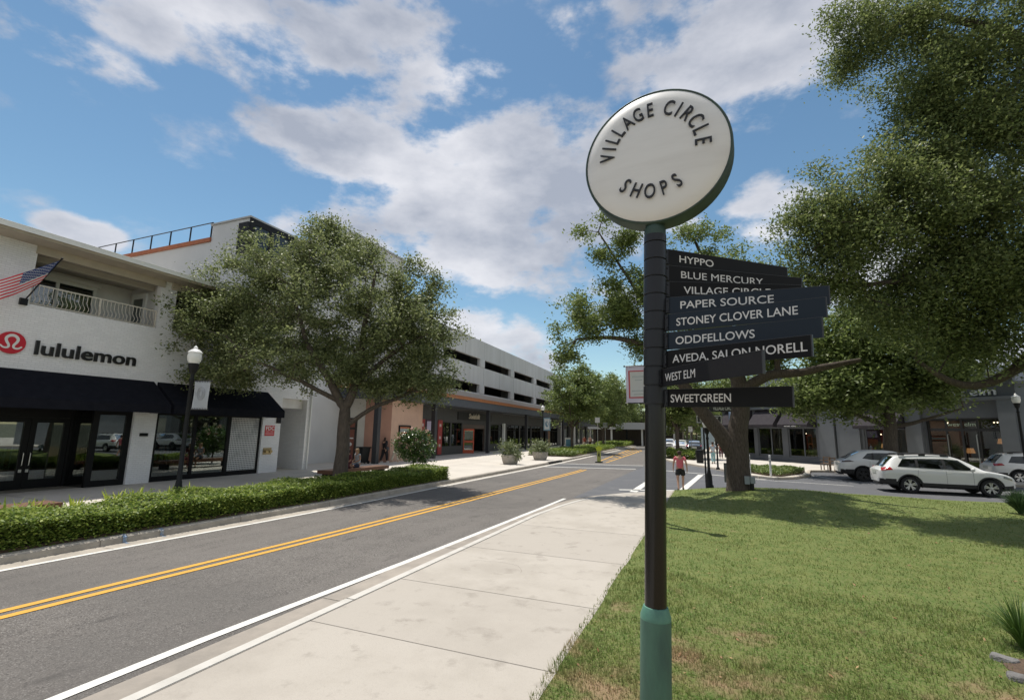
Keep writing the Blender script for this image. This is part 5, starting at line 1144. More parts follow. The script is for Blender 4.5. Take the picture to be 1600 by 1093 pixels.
def lamp_banner(P, z0, z1, w, d, label, field, edge, kind):
    """printed cloth banner on two arms, direction d in the ground plane"""
    d = Vector((*d, 0)).normalized(); M = frame_M((P[0], P[1], 0), d, None); t = thing('lamp_banner', label, 'banner', (P[0], P[1], z0))
    b = MB(); b.tube([tuple(M @ Vector((.03, 0, z))) for z in (z1,)] + [tuple(M @ Vector((w+.12, 0, z1)))], .014, seg=6); b.ball(tuple(M @ Vector((w+.13, 0, z1))), .028, 8, 5); b.tube([tuple(M @ Vector((.03, 0, z0))), tuple(M @ Vector((w+.12, 0, z0)))], .014, seg=6); b.build('arm', M_black, t)
    b = MB(); rows = []
    cols_ = 14
    def pt(i, j, off=0.0):
        u = i/cols_; v = j/16; return tuple(M @ Vector((.09+w*u, .03*math.sin(u*5+v*2.2)*math.sin(math.pi*v)-off, z0+(z1-z0)*v)))
    b.grid([[pt(i, j) for i in range(cols_+1)] for j in range(17)]); cl = b.build('cloth', [edge], t, smooth=True)
    def patch(name, u0, u1, v0, v1, m, off=.004, n=10):
        for sgn in (1, -1):
            b = MB(); rows = []
            for j in range(n+1):
                rows.append([pt((u0+(u1-u0)*i/n)*cols_, (v0+(v1-v0)*j/n)*16, off*sgn) for i in range(n+1)])
            b.grid(rows); b.build(name, m, cl)
    if kind == 'framed':
        patch('red_border', .10, .90, .13, .875, mat('banner_border', (.36, .07, .08), rough=.8)); patch('field', .16, .84, .165, .84, field, .008)
        g_ = mat('faint_script', (.38, .41, .40), rough=.8)
        for v0, v1, uu in ((.68, .73, (.25, .75)), (.60, .63, (.35, .65)), (.30, .345, (.22, .78)), (.22, .25, (.3, .7))): patch('script_line', uu[0], uu[1], v0, v1, g_, .011, 6)
    elif kind == 'fringe':
        patch('field', .05, .95, .06, .94, field)
        dk = mat('banner_dash', (.05, .055, .07), rough=.8)
        for k in range(9): patch('dash', .06+k*.105, .10+k*.105, .94, .995, dk, .005, 2); patch('dash', .06+k*.105, .10+k*.105, .005, .06, dk, .005, 2)
        for sgn in (1, -1):
            b = MB()
            for rr in (.20, .165, .12, .085):
                pts = []
                for k in range(29): a = 2*math.pi*k/28; pts.append(pt((.5+rr*1.45*math.cos(a))*cols_, (.55+rr*1.15*math.sin(a))*16, .008*sgn))
                b.tube(pts, .006, seg=4)
            b.build('seal', mat('seal_grey', (.36, .37, .40), rough=.8), cl)
    else:
        patch('field', .12, .88, .1, .9, field)
        for sgn in (1, -1):
            b = MB(); ctr = pt(.5*cols_, 8, .008*sgn); b.face([pt((.5+.27*math.cos(2*math.pi*k/20))*cols_, (.5+.22*math.sin(2*math.pi*k/20))*16, .009*sgn) for k in range(20)]); b.build('seal', edge, cl)
    return t
M_bgrey = mat('banner_grey', (.52, .54, .57), rough=.85, col2=(.46, .48, .51), scale=6, transl=.2); M_blil = mat('banner_lilac', (.47, .44, .52), rough=.85, transl=.25); M_bpale = mat('banner_pale', (.56, .58, .56), rough=.85, transl=.25); M_bteal = mat('banner_teal', (.13, .22, .28), rough=.85)
LP = (-13.45, 9.0, .15)
street_lamp(LP, 4.42, 'black lamp post with a frosted globe standing in the hedge bed before the white store')
lamp_banner(LP, 2.86, 3.66, .42, (.9, .43), 'grey banner with a pale ring seal on the lamp post before the white store', M_bgrey, M_bgrey, 'fringe')
LH = (-1.42, 13.9, .05)
street_lamp(LH, 5.3, 'black lamp post standing mostly hidden behind the finger-post')
lamp_banner(LH, 3.24, 4.3, .72, (-.97, .1), 'lilac edged banner with a red inner border, left of the finger-post', M_bpale, M_blil, 'framed')
q = at_y(848, 697, 60); LF = (-14.6, 54.0, .15); LFp = np.array([at_x(848, 640, -14.9)[1]])
LF = (-15.0, float(at_x(848, 660, -15.0)[1]), .15)
street_lamp(LF, 4.7, 'far lamp post at the left kerb by the canopied shops')
lamp_banner(LF, 2.5, 3.75, .75, (.95, -.2), 'teal banner with a white field on the far left lamp post', M_bpale, M_bteal, 'seal')
LM = gnd(1109, 760, .1); street_lamp((LM[0], LM[1], .02), 3.1, 'black lamp post on the crossing corner just left of the forked oak')
LR = at_y(1598, 690, 33.4); street_lamp((LR[0], LR[1], .14), 4.55, 'lamp post with a frosted globe at the right edge, before the grey shop')
LM2 = gnd(1122, 733, .14)
b = MB(); b.lathe([(.12, 0), (.11, .1), (.055, .16), (.05, 2.5), (.03, 2.55)], (LM2[0], LM2[1], .14), seg=12); tag(b.build('black_bollard_post', M_black, smooth=40), 'shorter black post on the far pavement right of the lamp post', 'post')

# street name and one-way plates on a thin post behind the fork
NP = (LM[0]-.15, LM[1]+.9, .02); t = thing('street_sign', 'street name plate and one-way plate on a post behind the fork of the oak', 'sign', NP)
b = MB(); b.lathe([(.04, 0), (.035, 3.6)], NP, seg=10); b.build('post', M_black, t)
def plate(px0, py0, px1, py1, Y, m, name, txt=None, mt=None, border=None, tk={}):
    A = at_y(px0, py1, Y); C = at_y(px1, py0, Y); b = MB(); b.box(A[0], C[0], Y-.015, Y+.005, A[2], C[2]); p = b.build(name, m, t)
    if border:
        b = MB(); w = .03; e = .025
        for q in ((A[0]+e, C[0]-e, A[2]+e, A[2]+e+w), (A[0]+e, C[0]-e, C[2]-e-w, C[2]-e), (A[0]+e, A[0]+e+w, A[2]+e+w, C[2]-e-w), (C[0]-e-w, C[0]-e, A[2]+e+w, C[2]-e-w)): b.box(q[0], q[1], Y-.018, Y-.0155, q[2], q[3])
        b.build('border', border, p)
    if txt: text(txt, mt, Matrix.Translation((A[0]+(C[0]-A[0])*.14, Y-.02, A[2]+(C[2]-A[2])*.26)), p, size=(C[2]-A[2])*.72, ext=.002, bold=.02, width=(C[0]-A[0])*.72, **tk)
    return p
M_sw = mat('sign_white', (.62, .62, .60), rough=.5); M_sb = mat('sign_black_face', (.02, .02, .022), rough=.5)
plate(1108, 632, 1154, 643, NP[1]+.06, M_sb, 'name_plate', 'VILLAGE CIRCLE', M_sw)
plate(1088, 648, 1128, 661, NP[1]-.06, M_sb, 'one_way_plate', 'ONE WAY', M_sw, border=M_sw)

# roadside kiosk panel and blue flag-like banner behind the fork
K = gnd(1103, 722, .14); t = thing('kiosk_panel', 'pale blue-grey free-standing panel on the far pavement left of the oak', 'panel', (K[0], K[1], .14))
s_ = depth(K)/F_PX; b = MB(); b.box(K[0]-5*s_, K[0]+14*s_, K[1]-.06, K[1]+.06, 1.2, 2.95); b.build('panel', mat('pale_blue_panel', (.32, .39, .42), rough=.5), t)
b = MB(); b.box(K[0]-4*s_, K[0]-3*s_, K[1]-.05, K[1]+.05, .14, 1.198); b.box(K[0]+12*s_, K[0]+13*s_, K[1]-.05, K[1]+.05, .14, 1.198); b.build('leg', M_black, t)
Bq = (1.6, 33.5); t = thing('blue_banner', 'draped pale and dark blue cloth banner seen through the fork of the oak', 'banner', (Bq[0], Bq[1], .14))
A = at_y(1138, 641, Bq[1]); C = at_y(1148, 678, Bq[1]); b = MB(); b.lathe([(.04, 0), (.03, A[2]+.1)], (C[0]+.03, Bq[1], .14), seg=8); b.build('pole', M_sw, t)
b = MB(); b.cur = 0; b.grid([[(A[0]+(C[0]-A[0])*i/8, Bq[1]-.05+.06*math.sin(i*1.4), A[2]+(C[2]-A[2])*j/8) for i in range(9)] for j in range(5)]); b.cur = 1; b.grid([[(A[0]+(C[0]-A[0])*i/8, Bq[1]-.05+.06*math.sin(i*1.4), A[2]+(C[2]-A[2])*j/8) for i in range(2, 9)] for j in range(4, 9)])
b.build('cloth', [mat('sky_cloth', (.36, .45, .58), rough=.8), mat('navy_cloth', (.05, .09, .17), rough=.8)], t)
b = MB(); b.lathe([(.25, 0), (.3, .8), (.32, .82), (.3, 1.0), (.12, 1.05)], tuple(gnd(1094, 723, .14)), seg=14); tag(b.build('litter_bin', M_black, smooth=40), 'black round litter bin on the far pavement behind the woman in pink', 'litter bin')
pA = gnd(1081, 716, .14); t = thing('parking_sign', 'small white parking plate on a thin post above the far cars', 'sign', (pA[0], pA[1], .14))
zt = float(at_y(1088, 666, pA[1])[2]); b = MB(); b.tube([(pA[0], pA[1], .14), (pA[0], pA[1], zt)], .03, seg=6); b.build('post', M_chrome, t); b = MB(); b.box(pA[0]-.18, pA[0]+.18, pA[1]-.05, pA[1]-.035, zt-.5, zt); b.build('plate', M_sw, t)

# flexible white delineators
M_del = mat('white_plastic', (.70, .70, .69), rough=.45); M_refl = mat('grey_reflector', (.35, .35, .36), rough=.3)
def delineator(P, label):
    t = thing('delineator', label, 'bollard', P, group='white delineator posts'); b = MB(); b.lathe([(.2, 0), (.19, .05), (.07, .07)], P, seg=14); b.build('base', M_black, t)
    b = MB(); b.lathe([(.055, .06), (.052, 1.28), (.03, 1.3)], P, seg=12); b.build('post', M_del, t, smooth=40)
    b = MB(); b.lathe([(.0545, .92), (.0545, 1.0)], P, seg=12, cap=False); b.lathe([(.0545, 1.08), (.0545, 1.16)], P, seg=12, cap=False); b.build('band', M_refl, t)
P1 = gnd(1205, 748, .01); P2_ = gnd(1172.5, 746, .01)
delineator((P1[0], P1[1], .01), 'white flexible post on a black foot in front of the corner planting'); delineator((P2_[0], P2_[1], .01), 'white flexible post half hidden by the oak trunk')
# in-road pedestrian sign
P = gnd(936, 722.5); t = thing('crossing_sign', 'lime-yellow pedestrian sign on a black rubber foot on the yellow line', 'road sign', (P[0], P[1], .0)); s_ = depth(P)/F_PX
M_lime = mat('lime_yellow', (.48, .55, .03), rough=.5); b = MB(); b.box(P[0]-.28, P[0]+.28, P[1]-.2, P[1]+.2, .013, .08); b.build('foot', M_black, t)
M3 = Matrix.Translation((P[0], P[1], 0)); b = MB(); b.box(-.15, .15, -.012, .012, .081, .95, M3); b.build('panel', mat('dull_yellow_panel', (.42, .44, .10), rough=.6), t)
b = MB(); b.face([(P[0]+x, P[1]-.016, z) for x, z in ((-.18, .95), (.18, .95), (.27, 1.2), (0, 1.33), (-.27, 1.2))]); b.face([(P[0]+x, P[1]+.016, z) for x, z in ((-.18, .95), (-.27, 1.2), (0, 1.33), (.27, 1.2), (.18, .95))]); b.build('head', M_lime, t)
b = MB(); b.ball((P[0], P[1]-.02, .80), (.04, .01, .045), 8, 5); b.face([(P[0]+x, P[1]-.018, z) for x, z in ((-.05, .74), (-.09, .45), (-.02, .55), (.06, .42), (.06, .74))]); b.build('pedestrian_mark', M_black, t)

# planters
M_pot = mat('cast_stone', (.42, .39, .35), rough=.9, col2=(.30, .28, .25), scale=5, detail=9, bump=.3)
M_shr = mat('pale_shrub_leaf', (.10, .135, .05), rough=.6, hue_isl=(.26, .29, .13), transl=.25)
def planter(P, r, label, bits):
    t = thing('planter', label, 'planter', P); b = MB(); b.lathe([(r*.72, 0), (r*.8, .08), (r*.98, .5), (r, .62), (r*.92, .64), (r*.88, .55), (.01, .55)], P, seg=24); b.build('pot', M_pot, t, smooth=45)
    rn = np.random.default_rng(int(P[1]*10)); C = []
    for (dx, dy, z, s, n) in bits: C.append(np.array([P[0]+dx, P[1]+dy, P[2]+z])+rn.normal(size=(n, 3))*s)
    leaf_mesh('foliage', np.concatenate(C), .15, M_shr, t, rn, asp=.45); return t
P1 = gnd(797, 724.5, .15); P2_ = gnd(844, 718, .15)
planter((P1[0], P1[1], .15), .64, 'stone bowl planter with sprawling pale shrubs, nearer the finger-post road edge', [(-.2, 0, 1.25, np.array([.3, .3, .18]), 420), (.1, 0, 1.0, np.array([.35, .35, .2]), 350), (0, 0, .72, np.array([.36, .36, .1]), 500), (.65, -.2, .55, np.array([.17, .2, .18]), 220)])
planter((P2_[0], P2_[1], .15), .66, 'stone bowl planter with a rounded silvery bush, further along the kerb', [(0, 0, 1.05, np.array([.38, .38, .26]), 1100), (0, 0, .75, np.array([.4, .4, .12]), 400)])

# ------------------------------------------------------------------ hedge bed
M_hl = mat('hedge_leaf', (.090, .155, .024), rough=.5, hue_isl=(.36, .43, .09), transl=.4, spec=.3)
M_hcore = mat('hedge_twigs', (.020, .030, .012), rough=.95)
b = MB(); b.prism([(spl(KL, y)-.19, y) for y in np.linspace(-6, 20.3, 30)]+[(-13.6, 20.3), (-13.75, -6)], .10, .20); tag(b.build('hedge_soil', M_soil), kind='structure')
rn = np.random.default_rng(2)
def hx(y): return spl(KL, y)-.22, -13.35
def hedge_h(y, u): return .50+.05*np.sin(y*1.7)+.045*np.sin(y*4.1+u*3)+.05*np.clip((8-y)/8, 0, 1)*np.sin(y*2.6)
hg = thing('hedge', 'long clipped green hedge along the kerb opposite the white brick store', 'hedge', (-12.5, 8, .15))
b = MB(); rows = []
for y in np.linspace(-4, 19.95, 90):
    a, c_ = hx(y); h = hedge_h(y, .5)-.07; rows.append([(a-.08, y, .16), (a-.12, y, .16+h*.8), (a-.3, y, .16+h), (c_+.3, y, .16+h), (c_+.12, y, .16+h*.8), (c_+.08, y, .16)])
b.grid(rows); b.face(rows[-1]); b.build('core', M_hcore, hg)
n = 110000; y = -3.5+23.5*rn.random(n)**1.0; a = np.array([spl(KL, v)-.22 for v in y]); c_ = np.full(n, -13.35); u = rn.random(n)
face = rn.random(n); h = hedge_h(y, u)
x = a+(c_-a)*u; z = .16+h+rn.normal(0, .03, n)
side = face < .40; x[side] = a[side]+rn.normal(0, .05, side.sum()); z[side] = .16+h[side]*rn.random(side.sum())**.8
bk = (face > .93); x[bk] = c_[bk]+rn.normal(0, .05, bk.sum()); z[bk] = .16+h[bk]*rn.random(bk.sum())
lump = .06*np.sin(3.3*y+5*u)*np.sin(2.1*y+1.7+8*z); x += np.where(side, lump, 0); z += np.where(side | bk, 0, lump*.8)
edge = np.minimum(u, 1-u); z -= np.where(side | bk, 0, .16*np.clip(.12-edge, 0, .12)/.12)
end = rn.random(n) < .03; y[end] = 20.02+rn.normal(0, .06, end.sum()); z[end] = .16+.58*rn.random(end.sum())
# ragged young growth at the near end
rag = rn.random(n) < .10*np.clip((9-y)/6, 0, 1); z[rag] += rn.random(rag.sum())*.16
leaf_mesh('foliage', np.c_[x, y, z], .062, M_hl, hg, rn, up=.9, asp=.62)
# strappy bromeliads standing behind the hedge
M_brom = mat('lime_strap_leaf', (.30, .40, .045), rough=.45, hue_isl=(.50, .52, .10), transl=.4)
def strap_plant(name, label, cat, P, n, L, w, m, rn, group=None, lean=(.25, .9), curl=.9):
    t = thing(name, label, cat, P, group=group); V = []; Q = []
    for k in range(n):
        a = rn.uniform(0, 6.28); ln = L*rn.uniform(.65, 1.1); th = rn.uniform(*lean); d = np.array([math.cos(a), math.sin(a), 0]); sd = np.array([-math.sin(a), math.cos(a), 0]); p = np.array(P, float)+d*.03; o = len(V); ns = 6
        for i in range(ns+1):
            f = i/ns; an = th*(.35+curl*f); ww = w*(1-.15*(1-f))*(1-f**2.2)+.001
            V += [p-sd*ww, p+sd*ww]
            if i < ns: p = p+(d*math.sin(an)+np.array([0, 0, 1])*math.cos(an))*ln/ns
        Q += [(o+2*i, o+2*i+1, o+2*i+3, o+2*i+2) for i in range(ns)]
    np_mesh('leaves', np.array(V), np.array(Q), m, t); return t
for k, (px, X) in enumerate(((15, -13.62), (38, -13.64), (58, -13.6), (120, -13.62), (178, -13.66), (190, -13.62), (206, -13.64), (216, -13.6), (266, -13.64), (282, -13.7), (296, -13.62))):
    y = float(at_x(px, 770, X)[1]); strap_plant('bromeliad', 'lime strappy plant poking up behind the hedge, one of the row by the pavement', 'plant', (X, y, .2), 18, .66, .042, M_brom, rn, group='strappy plants behind the hedge', lean=(.15, .8))
b = MB(); 
sl = thing('wooden_bench', 'low dark-wood slab bench behind the near end of the hedge', 'bench', (-15.2, 5.5, .15)); A0 = gnd(-30, 822, .15); A1 = gnd(93, 788, .15)
b.box(-15.15, -14.45, float(at_x(93, 785, -14.6)[1])-3.4, float(at_x(93, 785, -14.6)[1]), .42, .56); b.build('seat', M_wood, sl)
ye = float(at_x(93, 785, -14.6)[1])
for q in (ye-3.1, ye-.45): b = MB(); b.box(-15.05, -14.55, q, q+.2, .14, .419); b.build('leg', M_black, sl)

# flowering standard tree at the hedge end
P = gnd(647, 741, .2); P = np.array([-13.9, float(at_x(645, 730, -13.9)[1]), .2]); rn2 = np.random.default_rng(17); s_ = depth(P)/F_PX
t = thing('flowering_shrub', 'small round tree with glossy leaves and pale pink blossoms at the hedge end', 'shrub', tuple(P))
b = MB(); b.tube([P, P+[.03, 0, .5], P+[-.05, .02, .95]], [.045, .04, .035], seg=7)
for k in range(9): a = k*.7; b.tube([P+[0, 0, .6+.04*k], P+[.45*math.cos(a), .45*math.sin(a), 1.1+.05*k], P+[.8*math.cos(a), .8*math.sin(a), 1.3+.06*k]], [.022, .016, .006], seg=5)
b.build('trunk', M_bark2, t, smooth=True)
C0 = P+np.array([.05, 0, 1.42]); d = rn2.normal(size=(330, 3)); d /= np.linalg.norm(d, axis=1)[:, None]; cc = C0+d*np.array([1.02, 1.0, .80])*(.35+.65*rn2.random((330, 1))**.55); cc = np.concatenate([cc, C0+np.array([.6, 0, -.75])+rn2.normal(size=(18, 3))*.16])
L1 = cc[rn2.integers(0, len(cc), 5200)]+rn2.normal(size=(5200, 3))*.10
leaf_mesh('crown', L1, .125, mat('glossy_leaf', (.035, .080, .018), rough=.35, hue_isl=(.12, .20, .035), transl=.2, spec=.6), t, rn2, asp=.5)
top = cc[(cc[:, 2] > C0[2]-.45) | (cc[:, 0] > C0[0]+.5)]; L2 = top[rn2.integers(0, len(top), 26)]+np.array([0, 0, .1]); L2 = L2[rn2.integers(0, len(L2), 320)]+rn2.normal(size=(320, 3))*.055
leaf_mesh('blossom', L2, .09, mat('pink_blossom', (.62, .40, .34), rough=.7, transl=.2), t, rn2, asp=.8)
# ledge by the tree where two people sit
yb = float(at_x(560, 732, -15.6)[1])
sl = thing('seat_ledge', 'low brown wooden ledge behind the hedge where two people sit', 'bench', (-15.6, yb, .15)); b = MB(); b.box(-16.0, -15.25, yb-2.2, yb+1.9, .45, .6); b.build('seat', M_wood, sl)
for q in (yb-2.0, yb+1.5): b = MB(); b.box(-15.9, -15.35, q, q+.2, .14, .449); b.build('leg', M_black, sl)
# wheeled bin by the corner post
P = gnd(567, 724, .15); t = thing('wheeled_bin', 'black wheeled refuse bin beside the brown door', 'bin', (P[0], P[1], .15)); s_ = depth(P)/F_PX
Mb = Matrix.Translation((P[0], P[1], .15)) @ Matrix.Rotation(R_(-15), 4, 'Z'); b = MB(); T = lambda *p: tuple(Mb @ Vector(p))
r0_ = [(-.22, -.25), (.22, -.25), (.22, .25), (-.22, .25)]; b.grid([[T(x*.9, y*.9, .08) for x, y in r0_], [T(x*1.3, y*1.25, 1.0) for x, y in r0_]], close=True); b.box(-.33, .33, -.37, .36, 1.0, 1.09, Mb); b.build('body', M_black, t)
for x in (-.2, .2): b = MB(); b.lathe([(.1, -.03), (.1, .03)], T(x, .27, .1), seg=12, axis='X'); b.build('wheel', M_black, t)

# low planting further along both kerbs
def ground_cover(name, label, cat, poly, h, n, ls, m, seed, core=True):
    """low planting inside a convex polygon (x, y)"""
    rn = np.random.default_rng(seed); P = np.array(poly, float); lo, hi = P.min(0), P.max(0); t = thing(name, label, cat, (*P.mean(0), .15))
    def inside(q):
        r = np.zeros(len(q), bool); j = len(P)-1
        for i in range(len(P)):
            c_ = ((P[i, 1] > q[:, 1]) != (P[j, 1] > q[:, 1])) & (q[:, 0] < (P[j, 0]-P[i, 0])*(q[:, 1]-P[i, 1])/(P[j, 1]-P[i, 1]+1e-12)+P[i, 0]); r ^= c_; j = i
        return r
    q = rn.uniform(lo, hi, (n*3, 2)); q = q[inside(q)][:n]; z = .16+h*(.55+.3*np.sin(q[:, 0]*3+1)*np.sin(q[:, 1]*2.3)+.35*rn.random(len(q)))
    b = MB(); b.prism(poly, .10, .19); b.build('soil', M_soil, t)
    z *= 1; side = rn.random(len(q)) < .3; z[side] = .16+h*rn.random(side.sum())
    leaf_mesh('foliage', np.c_[q, z], ls, m, t, rn, up=.4, asp=.5); return t
M_gc = mat('ground_cover_leaf', (.10, .16, .035), rough=.5, hue_isl=(.24, .29, .08), transl=.25)
ground_cover('kerb_planting', 'low bright ground cover on the rounded corner behind the white posts', 'planting', [(2.7, 31.3), (3.4, 31.1), (4.9, 34.2), (5.4, 36.6), (3.3, 37.4), (1.6, 35.6), (2.0, 33.0)], .30, 9000, .11, M_gc, 51)
k = lambda y, d=.35: (spl(KL, y)-d, y)
ground_cover('kerb_planting', 'dark green planting bed under the first far street tree by the left kerb', 'planting', [k(47), k(52), k(58), k(66), k(74), (-17.2, 74), (-16.8, 60), (-16.2, 50), (-14.6, 45.2)], .55, 17000, .17, M_hl, 52)
ground_cover('kerb_planting', 'pale green low planting at the near tip of the left far bed', 'planting', [k(43.6), k(47), (-14.65, 45.2), (-15.9, 49.4), (-17.4, 49.6), (-16.5, 44.2)], .48, 6000, .16, M_gc, 53)
ground_cover('kerb_planting', 'clipped green bed beyond the driveway on the left kerb', 'planting', [k(80), k(90), k(104), (-18.6, 104), (-18, 80)], .75, 11000, .24, M_hl, 54)
ground_cover('kerb_planting', 'mixed green bed before the first parked car on the right kerb', 'planting', [(-4.3, 47.6), (-1.6, 45.9), (-1.2, 52), (-4.3, 54)], .75, 8000, .16, M_hl, 55)
# clumps at the right edge of the lawn
rn3 = np.random.default_rng(60)
M_lir = mat('liriope_leaf', (.050, .105, .022), rough=.4, hue_isl=(.15, .24, .05), transl=.25)
Pq = gnd(1594, 1012, .07); strap_plant('grass_clump', 'arching clump of long green blades at the right edge of the lawn', 'plant', (Pq[0]+.04, Pq[1]+.02, float(lawn_z(*Pq[:2]))), 330, .54, .0055, M_lir, rn3, lean=(.15, 1.25), curl=1.1)
strap_plant('grass_clump', 'second green clump, mostly outside the frame behind the paving stones', 'plant', (Pq[0]+.5, Pq[1]-.32, float(lawn_z(*Pq[:2]))), 200, .45, .0055, M_lir, rn3, lean=(.15, 1.25), curl=1.1)
M_rock = mat('weathered_paver', (.20, .195, .19), rough=.95, col2=(.11, .105, .10), scale=12, detail=9, bump=.9, bscale=40)
for px, py, sz, a, lab in ((1568, 1022, .10, .5, 'grey weathered edging stone below the arching grass, left one'), (1600, 1052, .11, .8, 'grey weathered edging stone below the arching grass, right one')):
    Q = gnd(px, py, .14); b = MB(); Mr = Matrix.Translation((Q[0], Q[1], float(lawn_z(*Q[:2])))) @ Matrix.Rotation(a-1.2, 4, 'Z'); rows = []
    for z, k2 in ((-.02, 1.0), (.03, .99), (.045, .9), (.048, .6), (.05, .02)): rows.append([tuple(Mr @ Vector((sz*1.15*k2*math.copysign(abs(math.cos(t_))**.6, math.cos(t_))*(1+.06*math.sin(5*t_)), sz*.75*k2*math.copysign(abs(math.sin(t_))**.6, math.sin(t_)), z+.004*math.sin(3*t_)))) for t_ in np.linspace(0, 2*np.pi, 20, endpoint=False)])
    b.grid(rows, close=True); tag(b.build('edging_stone', M_rock, smooth=50), lab, 'stone', 'edging stones')
b = MB(); Q = gnd(1605, 1045, .13); b.lathe([(.36, .012), (.3, .03), (.05, .05)], (Q[0]+.24, Q[1]+.1, float(lawn_z(*Q[:2]))-.005), seg=20); tag(b.build('mulch', M_soil), kind='stuff')
Q = gnd(1598, 806, .14); strap_plant('low_bush', 'dark blue-green grassy bush at the lawn edge before the silver car', 'shrub', (Q[0]+.1, Q[1]+.3, .13), 900, .75, .014, mat('bluegreen_blade', (.035, .075, .030), rough=.5, hue_isl=(.10, .16, .07), transl=.2), rn3, lean=(.1, 1.3), curl=.8)
strap_plant('low_bush', 'second dark grassy bush, cut by the right edge of the view', 'shrub', (Q[0]+.95, Q[1]+.4, .13), 700, .75, .014, MATS['bluegreen_blade'], rn3, lean=(.1, 1.3), curl=.8)
# utility boxes at the oak and a flat plate
t = thing('utility_box', 'grey electrical boxes on a short post at the right foot of the oak', 'utility box', tuple(gnd(1174, 766, .3))); Q = gnd(1174, 768, .34); zz = float(lawn_z(Q[0], Q[1]))
b = MB(); b.box(Q[0]-.2, Q[0]-.03, Q[1]-.08, Q[1]+.08, zz+.22, zz+.5); b.box(Q[0]-.01, Q[0]+.15, Q[1]-.09, Q[1]+.07, zz+.25, zz+.48); b.build('box', mat('utility_grey', (.22, .25, .26), rough=.5), t)
b = MB(); b.lathe([(.07, -.1), (.07, .3)], (Q[0]+.04, Q[1], zz), seg=12); b.build('post', M_black, t)
Q = gnd(1140, 764, .34); t = thing('back_of_sign', 'blank back of a rounded grey plate at the left foot of the oak', 'sign', tuple(Q)); A = at_y(1133, 752, Q[1]+.5); C = at_y(1143, 724, Q[1]+.5)
b = MB(); b.box(A[0], C[0]+.2, Q[1]+.48, Q[1]+.5, A[2], C[2]); b.build('plate', mat('plate_grey', (.17, .18, .18), rough=.5), t); b = MB(); b.box(A[0]-.02, C[0]+.22, Q[1]+.485, Q[1]+.495, A[2]-.02, C[2]+.02); b.build('edge', M_black, t); b = MB(); b.box(C[0]-.02, C[0]+.08, Q[1]+.501, Q[1]+.55, .1, C[2]-.1); b.build('post', M_chrome, t)
# pair of slim chairs by the shop
def chair(P, rz, label):
    t = thing('wooden_chair', label, 'chair', P, rz, group='chairs outside the grey shop'); m = mat('teak', (.22, .15, .10), rough=.7)
    b = MB(); b.box(-.24, .24, -.24, .24, .42, .46); b.build('seat', m, t, local=True)
    for x in (-.21, .21):
        for y in (-.21, .21): b = MB(); b.box(x-.025, x+.025, y-.025, y+.025, 0, .419 if y < 0 else .9); b.build('leg', m, t, local=True)
    b = MB(); b.box(-.184, .184, .2, .22, .62, .68); b.box(-.184, .184, .2, .22, .8, .87); b.build('backrest', m, t, local=True)
    b = MB()
    for x in (-.24, .24): b.box(x-.03, x+.03, -.24, .18, .62, .65)
    b.build('armrest', m, t, local=True)
Q = gnd(1291, 734, .14); chair((Q[0], Q[1], .14), -.6, 'wooden chair left of the white crossover, one of a pair'); Q = gnd(1302, 736, .14); chair((Q[0]+.1, Q[1]-.1, .14), .5, 'wooden chair half hidden behind the white crossover')
# A-frame board, bike rack and posts far left
Q = gnd(888, 697.5, .15); Q = np.array([-15.9, float(at_x(888, 690, -15.9)[1]), .15]); t = thing('pavement_board', 'white pavement board with a blue picture under the far street tree', 'sign', tuple(Q))
b = MB(); b.box(Q[0]-.38, Q[0]+.38, Q[1]-.05, Q[1]-.01, .5, 1.75); b.build('panel', M_sw, t); b = MB(); b.box(Q[0]-.28, Q[0]+.28, Q[1]-.056, Q[1]-.051, .75, 1.55); b.build('picture', mat('blue_picture', (.10, .25, .33)), t); b = MB(); b.box(Q[0]-.36, Q[0]-.3, Q[1]-.03, Q[1]+.3, .15, .52); b.box(Q[0]+.3, Q[0]+.36, Q[1]-.03, Q[1]+.3, .15, .52); b.build('leg', M_sw, t)
for px, pz, X, lab, pl2 in ((906, 653, -14.6, 'slim pale post at the kerb right of the first far tree', False), (946, 660, -15.0, 'far thin post carrying a grey plate above the hedge', True), (934, 652, -15.2, 'far white plate on a thin post left of the grey one', True)):
    y = float(at_x(px, 690, X)[1]); zt = float(at_x(px, pz, X)[2]); t = thing('sign_post', lab, 'post', (X, y, .15)); b = MB(); b.tube([(X, y, .15), (X, y, zt)], .04, seg=6); b.build('post', mat('galvanised', (.42, .42, .40), rough=.5), t)
    if pl2: b = MB(); b.box(X-.35, X+.35, y-.06, y-.04, zt-.75, zt); b.build('plate', M_sw if px == 934 else mat('plate_dull', (.3, .31, .31)), t)
# ------------------------------------------------------------------ cars
def smooth_interp(xs, ys):
    xs = np.array(xs, float); ys = np.array(ys, float); d = np.diff(ys)/np.diff(xs); m = np.zeros(len(xs)); m[1:-1] = np.where(d[:-1]*d[1:] > 0, 2*d[:-1]*d[1:]/(d[:-1]+d[1:]+1e-12), 0); m[0], m[-1] = d[0], d[-1]
    def f(x):
        i = int(np.clip(np.searchsorted(xs, x)-1, 0, len(xs)-2)); h = xs[i+1]-xs[i]; t = min(max((x-xs[i])/h, 0), 1)
        return float(ys[i]*(2*t**3-3*t*t+1)+m[i]*h*(t**3-2*t*t+t)+ys[i+1]*(-2*t**3+3*t*t)+m[i+1]*h*(t**3-t*t))
    return f
M_carw = mat('pearl_white_paint', (.70, .70, .685), rough=.28, coat=.8, spec=.5)
M_carb = mat('black_car_paint', (.012, .012, .014), rough=.2, coat=1.0)
M_clad = mat('grey_black_cladding', (.022, .022, .023), rough=.65)
M_tyre = mat('tyre_rubber', (.016, .016, .017), rough=.85)
